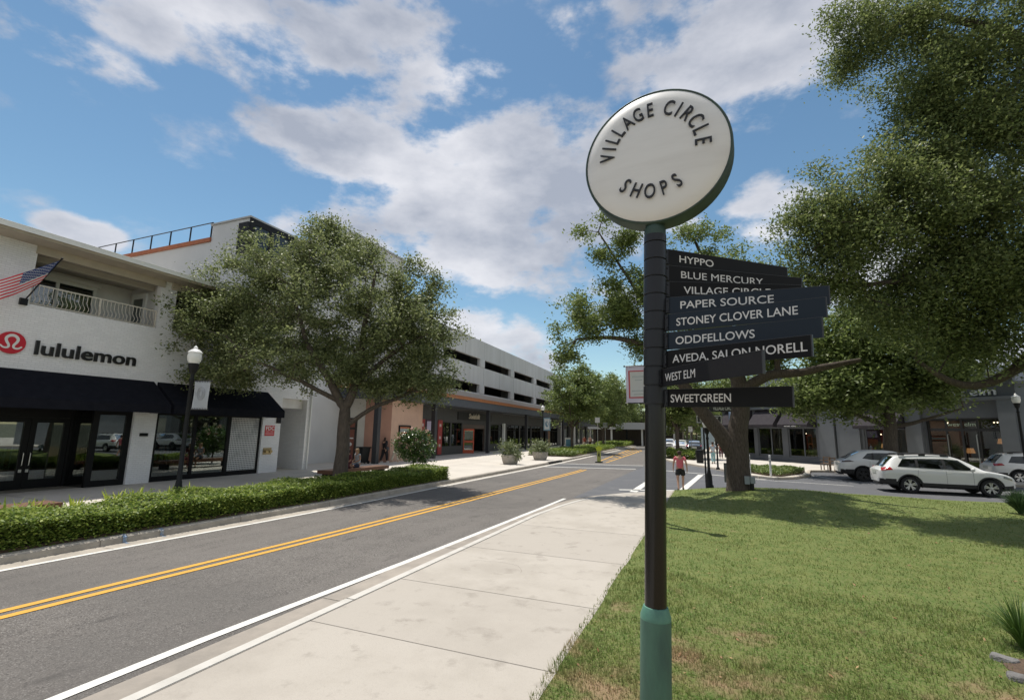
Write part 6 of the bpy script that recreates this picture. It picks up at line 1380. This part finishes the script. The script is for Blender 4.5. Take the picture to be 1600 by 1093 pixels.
M_rim = mat('alloy', (.50, .50, .51), rough=.3, metal=.9); M_rimd = mat('dark_alloy', (.04, .04, .042), rough=.35, metal=.5)
M_cglass = glass_mat('car_glass', (.08, .095, .095), .02)
M_tail = mat('tail_lamp_red', (.35, .008, .012), rough=.15, coat=1.0); M_taild = mat('tail_lamp_smoked', (.05, .02, .02), rough=.15, coat=1.0); M_headl = mat('headlamp_smoked', (.10, .10, .11), rough=.1, coat=1.0)
def car(name, label, style, paint=None, rim=None, tail=None):
    t = thing(name, label, 'car'); paint = paint or M_carw
    if style == 'long':
        L = 4.99; RA, FA, WR_ = 1.10, 3.99, .375
        zb = smooth_interp([0, .12, .5, 1.2, 2.6, 3.5, 3.8, 4.3, 4.7, 4.9, L], [.98, 1.04, 1.10, 1.10, 1.07, 1.05, 1.06, 1.00, .90, .80, .70])
        zt = smooth_interp([0, .10, .22, .42, .62, .78, 1.3, 2.1, 2.7, 3.1, 3.4, 3.7, 3.92, 4.3, 4.7, 4.9, L], [1.0, 1.08, 1.16, 1.40, 1.60, 1.665, 1.71, 1.735, 1.71, 1.60, 1.43, 1.24, 1.12, 1.055, .95, .84, .72])
        roof_x = (.72, 2.8); rw = (.20, .66); ws_ = (2.95, 3.78)
        wins = [[(.62, 1.20), (.88, 1.16), (.98, 1.53), (.80, 1.53), 1.45], [(.70, 1.19), (1.40, 1.165), (1.42, 1.56), (.97, 1.55), 1.5], [(1.50, 1.16), (2.42, 1.13), (2.40, 1.585), (1.52, 1.57), 1.5], [(2.52, 1.125), (3.52, 1.10), (3.02, 1.545), (2.50, 1.585), 1.5]]
        wins = wins[1:]
    else:
        L = 4.62; RA, FA, WR_ = 1.00, 3.70, .37
        zb = smooth_interp([0, .12, .5, 1.2, 2.4, 3.2, 3.5, 4.0, 4.4, 4.55, L], [.96, 1.03, 1.10, 1.12, 1.06, 1.03, 1.04, .98, .88, .78, .70])
        zt = smooth_interp([0, .10, .25, .5, .8, 1.05, 1.5, 2.1, 2.5, 2.9, 3.2, 3.45, 3.65, 4.0, 4.4, 4.55, L], [1.0, 1.07, 1.14, 1.30, 1.49, 1.60, 1.665, 1.675, 1.65, 1.52, 1.36, 1.20, 1.09, 1.02, .92, .82, .72])
        roof_x = (1.0, 2.6); rw = (.30, .96); ws_ = (2.7, 3.5)
        wins = [[(1.02, 1.22), (1.45, 1.17), (1.50, 1.52), (1.32, 1.50), 1.5], [(1.54, 1.165), (2.3, 1.12), (2.28, 1.54), (1.58, 1.53), 1.5], [(2.38, 1.115), (3.25, 1.09), (2.82, 1.49), (2.36, 1.54), 1.5]]
    k = L/4.99
    wb = smooth_interp([0, .10*k, .30*k, .7*k, 2.5*k, 4.2*k, 4.6*k, 4.85*k, L], [.70, .82, .90, .945, .955, .94, .87, .74, .56])
    wr = smooth_interp([0, .2*k, .6*k, 1.2*k, 2.4*k, 3.2*k, 3.8*k, 4.4*k, 4.85*k, L], [.62, .64, .62, .645, .66, .66, .74, .74, .62, .48])
    zbot = smooth_interp([0, .2, .6, 2.5, 4.4*k, 4.8*k, L], [.46, .36, .30, .27, .27, .30, .38])
    def sec(x):
        w, b_, tp, r, zo = wb(x), zb(x), zt(x), wr(x), zbot(x); tp = max(tp, b_+.015); ze = b_+(tp-b_)*.86
        P = [(0, zo), (.82*w, zo), (.945*w, zo+.07), (.985*w, zo+.22), (.995*w, .62+.04*(b_-1)), (1.0*w, .80*b_), (.99*w, b_-.06), (.962*w, b_)]
        for f in (.25, .5, .75): P.append((.955*w*(1-f)+r*f+.018*math.sin(math.pi*f), b_+(ze-b_)*f))
        P += [(r, ze), (r-.05, tp-.02*(tp-b_)*4/2.2), (r*.80, tp-.004), (r*.42, tp+.014), (0, tp+.02)]
        return P
    X = np.unique(np.r_[np.linspace(0, .5, 14), np.linspace(.5, 2.8*k, 26), np.linspace(2.8*k, 4.2*k, 20), np.linspace(4.2*k, L, 16)])
    b = MB(); rows = []
    for x in X:
        S = sec(x); rows.append([(x, -y, z) for y, z in S]+[(x, y, z) for y, z in S[-2:0:-1]])
    b.grid(rows, close=True); n = len(rows[0]); b.f.append(tuple(range(n-1, -1, -1))); b.mi.append(0); e = (len(rows)-1)*n; b.f.append(tuple(e+i for i in range(n))); b.mi.append(0)
    me = bpy.data.meshes.new('body'); me.from_pydata(b.v, [], b.f)
    bm = bmesh.new(); bm.from_mesh(me); bmesh.ops.recalc_face_normals(bm, faces=bm.faces); bm.to_mesh(me); bm.free()
    tmp = bpy.data.objects.new('tmp', me); COL.objects.link(tmp); cut = []
    for ax in (RA, FA):
        for sgn in (1, -1):
            c = MB(); c.lathe([(WR_+.055, -.32), (WR_+.055, .32)], (ax, sgn*.88, WR_-.0), seg=36, axis='Y'); cm = bpy.data.meshes.new('c'); cm.from_pydata(c.v, [], c.f)
            bm = bmesh.new(); bm.from_mesh(cm); bmesh.ops.recalc_face_normals(bm, faces=bm.faces); bm.to_mesh(cm); bm.free()
            co = bpy.data.objects.new('c', cm); COL.objects.link(co); cut.append(co); md = tmp.modifiers.new('b', 'BOOLEAN'); md.operation = 'DIFFERENCE'; md.solver = 'EXACT'; md.object = co
    dg = bpy.context.evaluated_depsgraph_get(); m2 = bpy.data.meshes.new_from_object(tmp.evaluated_get(dg))
    for o in cut+[tmp]: bpy.data.objects.remove(o)
    m2.materials.clear(); m2.materials.append(paint); m2.materials.append(M_clad)
    for p in m2.polygons:
        c = p.center; low = .44 if (.6 < c.x < L-.6) else (.60 if c.x < .6 else .46)
        inwell = any(math.hypot(c.x-ax, c.z-WR_) < WR_+.052 for ax in (RA, FA)) and c.z > .2
        p.material_index = 1 if (c.z < low or inwell) else 0
    finish_smooth(m2, 38); m2.name = 'body'; link('body', m2, t, True)
    def by(x, z):
        S = sec(x); zz = [p[1] for p in S[1:12]]; yy = [p[0] for p in S[1:12]]; return float(np.interp(z, zz, yy))
    def patch(quad, m, name, off=.006, side=None, n=10, parent=t, th=0.0):
        for sgn in ((-1, 1) if side is None else (side,)):
            b = MB(); rows = []
            for i in range(n+1):
                v = i/n; row = []
                for j in range(n+1):
                    u = j/n; x = (quad[0][0]*(1-u)+quad[1][0]*u)*(1-v)+(quad[3][0]*(1-u)+quad[2][0]*u)*v; z = (quad[0][1]*(1-u)+quad[1][1]*u)*(1-v)+(quad[3][1]*(1-u)+quad[2][1]*u)*v
                    row.append((x, sgn*(by(x, z)+off), z))
                rows.append(row)
            b.grid(rows if sgn < 0 else rows[::-1]); o = b.build(name, m, parent, local=True, smooth=True)
        return o
    # black daylight-opening surround, then panes
    lo_x = wins[0][0][0]-.05; hi_x = wins[-1][1][0]+.05
    for q in wins: patch(q[:4], M_cglass, 'side_window', .012)
    for a, c in zip(wins[:-1], wins[1:]): patch([(a[1][0]-.0, a[1][1]), (c[0][0]+.0, c[0][1]), (c[3][0], c[3][1]), (a[2][0], a[2][1])], M_clad, 'window_pillar', .010)
    # interior dark: seats show as shapes
    def ty(x, y):
        S = sec(x)[11:]; ys = [p[0] for p in S][::-1]; zs_ = [p[1] for p in S][::-1]; return float(np.interp(abs(y), ys, zs_))
    def top_patch(x0, x1, fr, m, name, off):
        b = MB(); rows = []
        for i in range(13):
            x = x0+(x1-x0)*i/12; w = wr(x)*fr; rows.append([(x-(.7*off if x < 2 else -.7*off), w*(2*j/12-1), ty(x, w*(2*j/12-1))+off) for j in range(13)])
        b.grid(rows); return b.build(name, m, t, local=True, smooth=True)
    top_patch(rw[0], rw[1], .90, M_cglass, 'rear_window', .010); top_patch(ws_[0], ws_[1], .92, M_cglass, 'windscreen', .010)
    if style == 'long':
        patch([(.06, .98), (.50, 1.04), (.42, 1.16), (.12, 1.13)], tail or M_tail, 'tail_lamp', .016)
        for s in (-1, 1):
            b = MB(); b.tube([(.85, s*.60, 1.70), (.95, s*.60, 1.745), (1.8, s*.605, 1.79), (2.6, s*.60, 1.765), (2.72, s*.60, 1.70)], .022, seg=6)
            for x in (.95, 1.75, 2.55): b.box(x-.12, x+.12, s*.60-.03, s*.60+.03, 1.69, 1.77)
            b.build('roof_rail', M_clad, t, local=True)
    else:
        patch([(.05, .99), (.62, 1.06), (.42, 1.11), (.10, 1.08)], tail or M_tail, 'tail_lamp', .014)
        b = MB(); b.box(-.004, .03, -.6, .6, .99, 1.04); b.build('lamp_bar', tail or M_tail, t, local=True)
    patch([(4.45*k, .83), (4.80*k, .72), (4.78*k, .80), (4.48*k, .93)], M_headl, 'headlamp', .012)
    # door handles, shut lines, sill strip, mirrors, plates
    for x, z in ((1.62*k, .98), (2.60*k, .96)):
        for s in (-1, 1): y = s*(by(x, z)+.02); b = MB(); b.box(x-.09, x+.09, min(y, y-s*.02), max(y, y-s*.02), z-.016, z+.016); b.build('door_handle', paint, t, local=True)
    b = MB()
    for x in (1.46*k, 2.47*k, 3.42*k):
        for s in (-1, 1):
            zz = np.linspace(.46, 1.08, 12); b.grid([[(x-.004+(.10*(1-(z-.46)/.62)*(-1 if x < 1.5*k else 0)), s*(by(x, z)+.0035), z), (x+.004+(.10*(1-(z-.46)/.62)*(-1 if x < 1.5*k else 0)), s*(by(x, z)+.0035), z)] for z in zz])
    b.build('shut_line', mat('shut_line_dark', (.05, .05, .05), rough=.8), t, local=True)
    for s in (-1, 1):
        b = MB(); xm = wins[-1][1][0]-.12; ym = by(xm, 1.1); b.ball((xm, s*(ym+.14), 1.16), (.075, .12, .085), 12, 8); b.box(xm-.02, xm+.03, min(s*ym-.0, s*(ym+.1)), max(s*ym, s*(ym+.1)), 1.09, 1.12); b.build('mirror', paint, t, local=True, smooth=40)
    b = MB(); b.box(-.012, .02, -.26, .26, .80, .96); b.build('plate', mat('number_plate', (.42, .44, .40), rough=.5), t, local=True)
    b = MB(); b.ball((.09, 0, .40), (.10, .70, .10), 12, 8); b.box(.02, .14, -.62, -.5, .32, .37); b.build('rear_bumper', M_clad, t, local=True, smooth=40)
    for ax in (RA, FA):
        for s in (-1, 1):
            b = MB(); pts = []
            for a in np.linspace(R_(-12), R_(192), 26): x = ax+(WR_+.085)*math.cos(a); z = WR_+(WR_+.085)*math.sin(a); pts.append((x, s*(by(x, max(z, .33))+.002), z))
            b.tube(pts, .034, seg=6); b.build('wheel_arch', M_clad, t, local=True, smooth=True)
            w = bpy.data.objects.new('wheel', None); COL.objects.link(w); w.parent = t; w.location = (ax, s*.83, WR_)
            prof = [(WR_*.66, -.11), (WR_*.9, -.125), (WR_*.985, -.10), (WR_, -.05), (WR_, .05), (WR_*.985, .10), (WR_*.9, .125), (WR_*.66, .11)]
            b = MB(); b.lathe(prof, (0, 0, 0), seg=36, axis='Y', cap=False); b.lathe([(WR_*.67, -.02), (.001, -.02)] if s < 0 else [(.001, .02), (WR_*.67, .02)], (0, 0, 0), seg=24, axis='Y', cap=False); b.lathe([(WR_*.3, -.09), (WR_*.3, .09)], (0, 0, 0), seg=12, axis='Y'); b.build('tyre', M_tyre, w, local=True, smooth=40)
            b = MB(); f = s; b.lathe([(WR_*.665, f*.112), (WR_*.64, f*.118), (WR_*.61, f*.10), (WR_*.6, f*.03)], (0, 0, 0), seg=36, axis='Y', cap=False); b.lathe([(WR_*.18, f*.05), (WR_*.17, f*.1), (.002, f*.105)], (0, 0, 0), seg=16, axis='Y', cap=False)
            for q in range(5):
                a = 2*math.pi*q/5+.3
                for da in (-.16, .16):
                    c1, s1 = math.cos(a+da*.6), math.sin(a+da*.6); c2, s2 = math.cos(a+da*1.25), math.sin(a+da*1.25); r1, r2 = WR_*.12, WR_*.645
                    p1 = Vector((r1*c1, f*.09, r1*s1)); p2 = Vector((r2*c2, f*.10, r2*s2)); d = (p2-p1).normalized(); nn = Vector((-d.z, 0, d.x))
                    for w0, w1 in ((.022, .030),):
                        A = [p1+nn*w0, p1-nn*w0, p2-nn*w1, p2+nn*w1]; back = [q_+Vector((0, -f*.03, 0)) for q_ in A]
                        b.grid([[tuple(A[0]), tuple(A[3])], [tuple(A[1]), tuple(A[2])]]); b.grid([[tuple(back[0]), tuple(back[3])], [tuple(A[0]), tuple(A[3])]]); b.grid([[tuple(A[1]), tuple(A[2])], [tuple(back[1]), tuple(back[2])]])
            b.build('rim', rim or M_rim, w, local=True, smooth=35)
    # seats inside
    b = MB()
    for x in (1.3*k, 2.25*k):
        for y in (-.36, .36): b.ball((x, y, 1.2), (.09, .2, .26), 10, 6); b.ball((x-.03, y, 1.47), (.05, .11, .08), 8, 5)
    b.build('seat', mat('dark_seat', (.05, .05, .052), rough=.8), t, local=True, smooth=True)
    return t
c1 = car('parked_car', 'white long estate-like SUV with red tail lamps and roof rails, nearest the lawn', 'long')
R1 = gnd(1428, 771, 0); F1 = gnd(1556, 777.5, 0); a1 = math.atan2(F1[1]-R1[1], F1[0]-R1[0])
def park(c, Rw, rz, RA, z=.008): off = Vector((RA, -.94, 0)); off.rotate(Euler((0, 0, rz))); c.location = (Rw[0]-off.x, Rw[1]-off.y, z); c.rotation_euler = (0, 0, rz)
park(c1, R1, a1, 1.10)
c1.scale = (float(np.hypot(*(F1-R1)[:2]))/2.89,)*3
c2 = car('parked_car', 'white sloping-back crossover with dark wheels, its rear end left of the long SUV', 'cross', rim=M_rimd, tail=M_taild)
park(c2, gnd(1351, 752, 0), a1+.02, 1.0)
c3 = dup(c1, (0, 0, 0), 0, 'white SUV cut by the right edge of the view, behind the long one'); park(c3, gnd(1597, 757, 0), a1, 1.10*c1.scale[0])
# cars along the far right kerb, seen from behind
for px, Y, src, lab in ((1062, 61, c2, 'white car parked at the far kerb, seen from behind just right of the signpost'), (1068, 68.5, c1, 'white SUV parked second in the far kerbside row'), (1085, 60, None, 'black SUV parked at the far kerb, seen from behind right of the white one'), (1046, 78, c1, 'white SUV at the head of the far kerbside row, by the signpost edge')):
    q = at_y(px, 700, Y)
    if src is None: cb = car('parked_car', lab, 'long', paint=M_carb, rim=M_rimd); cb.location = (q[0], Y, .01); cb.rotation_euler = (0, 0, R_(90))
    else: dup(src, (q[0], Y, .01), R_(90), lab)
# ------------------------------------------------------------------ people
def skin_mesh(verts, edges, radii, m, name, parent, root=0, sub=1, local=True):
    me = bpy.data.meshes.new(name); me.from_pydata([tuple(v) for v in verts], edges, []); o = bpy.data.objects.new('tmp', me); COL.objects.link(o)
    md = o.modifiers.new('s', 'SKIN'); md.use_smooth_shade = True
    for i, r in enumerate(radii):
        sv = me.skin_vertices[0].data[i]; sv.radius = (r, r) if not hasattr(r, '__len__') else r; sv.use_root = (i == root)
    s2 = o.modifiers.new('u', 'SUBSURF'); s2.levels = sub; s2.render_levels = sub
    dg = bpy.context.evaluated_depsgraph_get(); m2 = bpy.data.meshes.new_from_object(o.evaluated_get(dg)); bpy.data.objects.remove(o)
    m2.materials.clear(); m2.materials.append(m); m2.polygons.foreach_set('material_index', [0]*len(m2.polygons)); m2.polygons.foreach_set('use_smooth', [True]*len(m2.polygons)); m2.name = name
    return link(name, m2, parent, local)
M_skin = mat('skin', (.46, .27, .19), rough=.55); M_skin2 = mat('skin_tan', (.36, .20, .13), rough=.55)
def person(label, loc, rz, H=1.66, top=None, bottom=None, hair=None, pose='stand', skirt_len=.5, sleeve=.5, hairlen=.12, skin=None, shoe=None, build_=1.0, group=None):
    """faces +Y locally; metres for a 1.66 m figure, scaled by H"""
    t = thing('person', label, 'person', loc, rz, group); t.scale = (H/1.66,)*3; skin = skin or M_skin; w = build_
    V = {}; 
    sit = pose == 'sit'; zh = .90 if not sit else .58
    V['pel'] = (0, 0, zh); V['wai'] = (0, -.01, zh+.16); V['che'] = (0, .0 if not sit else .04, zh+.36); V['nec'] = (0, .0 if not sit else .06, zh+.53); V['hd1'] = (0, .015 if not sit else .08, zh+.61); V['hd2'] = (0, .03 if not sit else .10, zh+.70)
    step = .16 if pose == 'walk' else .03
    for s, n in ((-1, 'l'), (1, 'r')):
        V['sh'+n] = (s*.165*w, V['che'][1], zh+.47); V['el'+n] = (s*.235*w, -.03-(step*.6*s if pose == 'walk' else 0), zh+.20); V['wr'+n] = (s*.25*w, .04-(step*1.1*s if pose == 'walk' else 0), zh-.02)
        if sit: V['el'+n] = (s*.22, .03, zh+.22); V['wr'+n] = (s*.13, .26, zh+.12)
        hw = np.array(V['wr'+n]); dn = np.array([0, .1, -1.0]) if not sit else np.array([-s*.3, 1.0, -.2]); dn = dn/np.linalg.norm(dn); sd = np.array([0, 1.0, .1]) if not sit else np.array([1.0*s, .3, 0])
        V['pa'+n] = tuple(hw+dn*.06)
        for f, (o_, ln) in enumerate(((-.030, .070), (-.010, .082), (.010, .078), (.028, .062))):
            V['f%da' % f+n] = tuple(hw+dn*.095+sd*o_); V['f%db' % f+n] = tuple(hw+dn*(.095+ln)+sd*o_*1.1+np.array([-s*.015, 0, 0]))
        V['tha'+n] = tuple(hw+dn*.05+sd*.045); V['thb'+n] = tuple(hw+dn*.095+sd*.062)
        ys = s*step
        V['hi'+n] = (s*.09*w, 0, zh-.06)
        if not sit: V['kn'+n] = (s*.10*w, ys*.55+.02, .48); V['an'+n] = (s*.10, ys-.02 - (.06 if (pose == 'walk' and s < 0) else 0), .085); V['to'+n] = (s*.11, ys+.13, .03)
        else: V['kn'+n] = (s*.12, .40, zh-.05); V['an'+n] = (s*.11, .42, .09); V['to'+n] = (s*.12, .56, .03)
    names = list(V); idx = {n: i for i, n in enumerate(names)}; E = [('pel', 'wai'), ('wai', 'che'), ('che', 'nec'), ('nec', 'hd1'), ('hd1', 'hd2')]
    rad = {'pel': (.135*w, .105*w), 'wai': (.115*w, .085*w), 'che': (.135*w, .10*w), 'nec': .048, 'hd1': .078, 'hd2': .088}
    for n in 'lr':
        E += [('che', 'sh'+n), ('sh'+n, 'el'+n), ('el'+n, 'wr'+n), ('wr'+n, 'pa'+n), ('pel', 'hi'+n), ('hi'+n, 'kn'+n), ('kn'+n, 'an'+n), ('an'+n, 'to'+n), ('pa'+n, 'tha'+n), ('tha'+n, 'thb'+n)]
        rad.update({'sh'+n: .052*w, 'el'+n: .037*w, 'wr'+n: .024, 'pa'+n: (.014, .036), 'hi'+n: .085*w, 'kn'+n: .052*w, 'an'+n: .034, 'to'+n: .030, 'tha'+n: .011, 'thb'+n: .008})
        for f in range(4): E += [('pa'+n, 'f%da' % f+n), ('f%da' % f+n, 'f%db' % f+n)]; rad['f%da' % f+n] = .0095; rad['f%db' % f+n] = .0075
    skin_mesh([V[n] for n in names], [(idx[a], idx[b_]) for a, b_ in E], [rad[n] for n in names], skin, 'body', t, 0, 2)
    A = {n: np.array(V[n]) for n in names}
    # face: nose, ears, eyes
    hc = A['hd2']; b = MB(); b.ball(tuple(hc+[0, .092, -.02]), (.014, .02, .02), 6, 4)
    for s in (-1, 1): b.ball(tuple(hc+[s*.088, 0, -.02]), (.012, .022, .03), 6, 5)
    b.build('nose_and_ears', skin, t, local=True, smooth=True); b = MB()
    for s in (-1, 1): b.ball(tuple(hc+[s*.033, .082, .004]), .010, 6, 4)
    b.box(hc[0]-.022, hc[0]+.022, hc[1]+.080, hc[1]+.088, hc[2]-.062, hc[2]-.054); b.build('eyes_and_mouth', mat('face_dark', (.07, .03, .025)), t, local=True)
    # clothes
    vs = [A['pel']-[0, 0, .05], A['wai'], A['che'], A['che']+[0, 0, .105]]; es = [(0, 1), (1, 2), (2, 3)]; rs = [(.160*w, .13*w), (.138*w, .108*w), (.145*w, .118*w), (.085, .07)]
    for s, n in ((-1, 'l'), (1, 'r')):
        i = len(vs); e_ = A['sh'+n]*(1-sleeve)+A['el'+n]*sleeve; vs += [A['sh'+n], e_]; es += [(2, i), (i, i+1)]; rs += [.060*w, .056*w]
        if sleeve >= 1: vs += [A['wr'+n]]; es += [(i+1, i+2)]; rs += [.040]
    skin_mesh(vs, es, rs, top, 'top', t, 0, 2)
    vs = [A['pel']+[0, 0, .07], A['pel']-[0, 0, .03]]; es = [(0, 1)]; rs = [(.145*w, .115*w), (.165*w, .135*w)]
    for n in 'lr':
        i = len(vs); f = skirt_len; 
        if f <= 1: k_ = A['hi'+n]*(1-f)+A['kn'+n]*f; vs += [A['hi'+n], k_]; es += [(1, i), (i, i+1)]; rs += [.112*w, .108*w]
        else: vs += [A['hi'+n], A['kn'+n], A['an'+n]+[0, 0, .03]]; es += [(1, i), (i, i+1), (i+1, i+2)]; rs += [.108*w, .078*w, .066]
    skin_mesh(vs, es, rs, bottom, 'trousers' if skirt_len > 1 else 'shorts', t, 0, 2)
    vs = [hc+[0, -.015, .03], hc+[0, -.045, -.03], hc+[0, -.075, -.09-hairlen*.4], hc+[0, -.085, -.09-hairlen]]; skin_mesh(vs, [(0, 1), (1, 2), (2, 3)], [(.098, .095), (.10, .08), (.085, .05), (.06, .03)], hair, 'hair', t, 0, 2)
    for n in 'lr': b = MB(); c = A['an'+n]*.35+A['to'+n]*.65; b.ball((c[0], c[1]-.02, .04), (.045, .125, .042), 10, 6); b.build('shoe', shoe or M_white, t, local=True, smooth=True)
    return t
M_coral = mat('coral_cotton', (.66, .15, .19), rough=.85); M_blk = mat('black_cloth', (.016, .016, .018), rough=.85); M_brn = mat('dark_brown_hair', (.045, .022, .014), rough=.6); M_cream = mat('cream_cloth', (.62, .55, .44), rough=.85)
M_maroon = mat('maroon_cloth', (.10, .02, .03), rough=.85); M_denim = mat('dark_denim', (.035, .045, .08), rough=.85); M_red = mat('rust_red_cloth', (.36, .06, .03), rough=.85); M_lt = mat('pale_blue_cloth', (.42, .47, .52), rough=.85); M_blond = mat('blond_hair', (.35, .24, .12), rough=.6); M_teal = mat('pale_teal_cloth', (.25, .42, .44), rough=.85)
P = gnd(1064, 765, .01); person('woman in a coral top and black shorts walking away over the crossing', (P[0], P[1], .012), R_(6), 1.68, M_coral, M_blk, M_brn, 'walk', .72, .6, .05, M_skin, M_blk, 1.1)
hand = None
P = gnd(600, 722, .15); wmn = person('woman in black with long dark hair and a grey shoulder bag by the pink wall', (P[0], P[1], .15), R_(-20), 1.72, M_blk, M_blk, M_brn, 'walk', 1.5, 1.0, .36, M_skin, M_white, 1.25)
t = thing('shoulder_bag', 'grey leather bag hanging at the hip of the woman in black', 'bag', (P[0]+.28, P[1]-.12, .98)); b = MB(); b.ball((P[0]+.28, P[1]-.12, 1.08), (.17, .09, .15), 10, 7); b.build('body', mat('grey_leather', (.07, .075, .085), rough=.5), t, smooth=True); b = MB(); b.tube([(P[0]+.14, P[1]-.12, 1.12), (P[0]+.1, P[1]-.06, 1.5), (P[0]+.2, P[1]-.03, 1.53), (P[0]+.4, P[1]-.12, 1.12)], .012, seg=5); b.build('strap', M_blk, t)
P = gnd(617, 722, .15); person('person in cream wide trousers walking, mostly behind the flowering shrub', (P[0], P[1], .15), R_(-20), 1.66, M_cream, M_cream, M_blond, 'walk', 1.5, .5, .2, M_skin, M_cream, 1.0)
ys_ = float(at_x(538, 732, -15.6)[1])
px_, X_ = 546, -15.65; y = float(at_x(546, 722, X_)[1]); person('seated person in maroon on the wooden ledge, left of two', (X_, y, .15), R_(150), 1.66, M_maroon, M_maroon, M_brn, 'sit', 1.4, .9, .06, M_skin2, M_blk)
y = float(at_x(559, 722, X_)[1]); person('seated woman in a pale top and dark shorts on the wooden ledge, right of two', (X_, y, .15), R_(165), 1.68, M_lt, M_denim, M_blond, 'sit', .8, .3, .12, M_skin, M_blk)
for px, X, lab, tp, bt, sl_, H in ((913, -16.6, 'far person in a rust-red shirt and pale shorts under the second street tree', M_red, M_cream, .6, .6), (922, -16.4, 'far person in a pinkish top and dark shorts beside the one in red', mat('dusty_pink_cloth', (.45, .26, .2), rough=.85), M_blk, .6, .5)):
    y = float(at_x(px, 690, X)[1]); person(lab, (X, y, .15), R_(200), 1.72, tp, bt, M_brn, 'walk', sl_, .6, .06, M_skin2, M_white)
P = gnd(1115, 724, .14); person('person in pale teal trousers walking behind the pale blue panel', (P[0], P[1], .14), R_(10), 1.7, M_lt, M_teal, M_brn, 'walk', 1.4, .6, .06, M_skin, M_blk)
P = gnd(1127, 716, .14); person('person in red standing far off between the lamp post and the oak', (P[0], P[1], .14), R_(190), 1.7, M_red, M_maroon, M_brn, 'stand', 1.4, .6, .06, M_skin2, M_white)
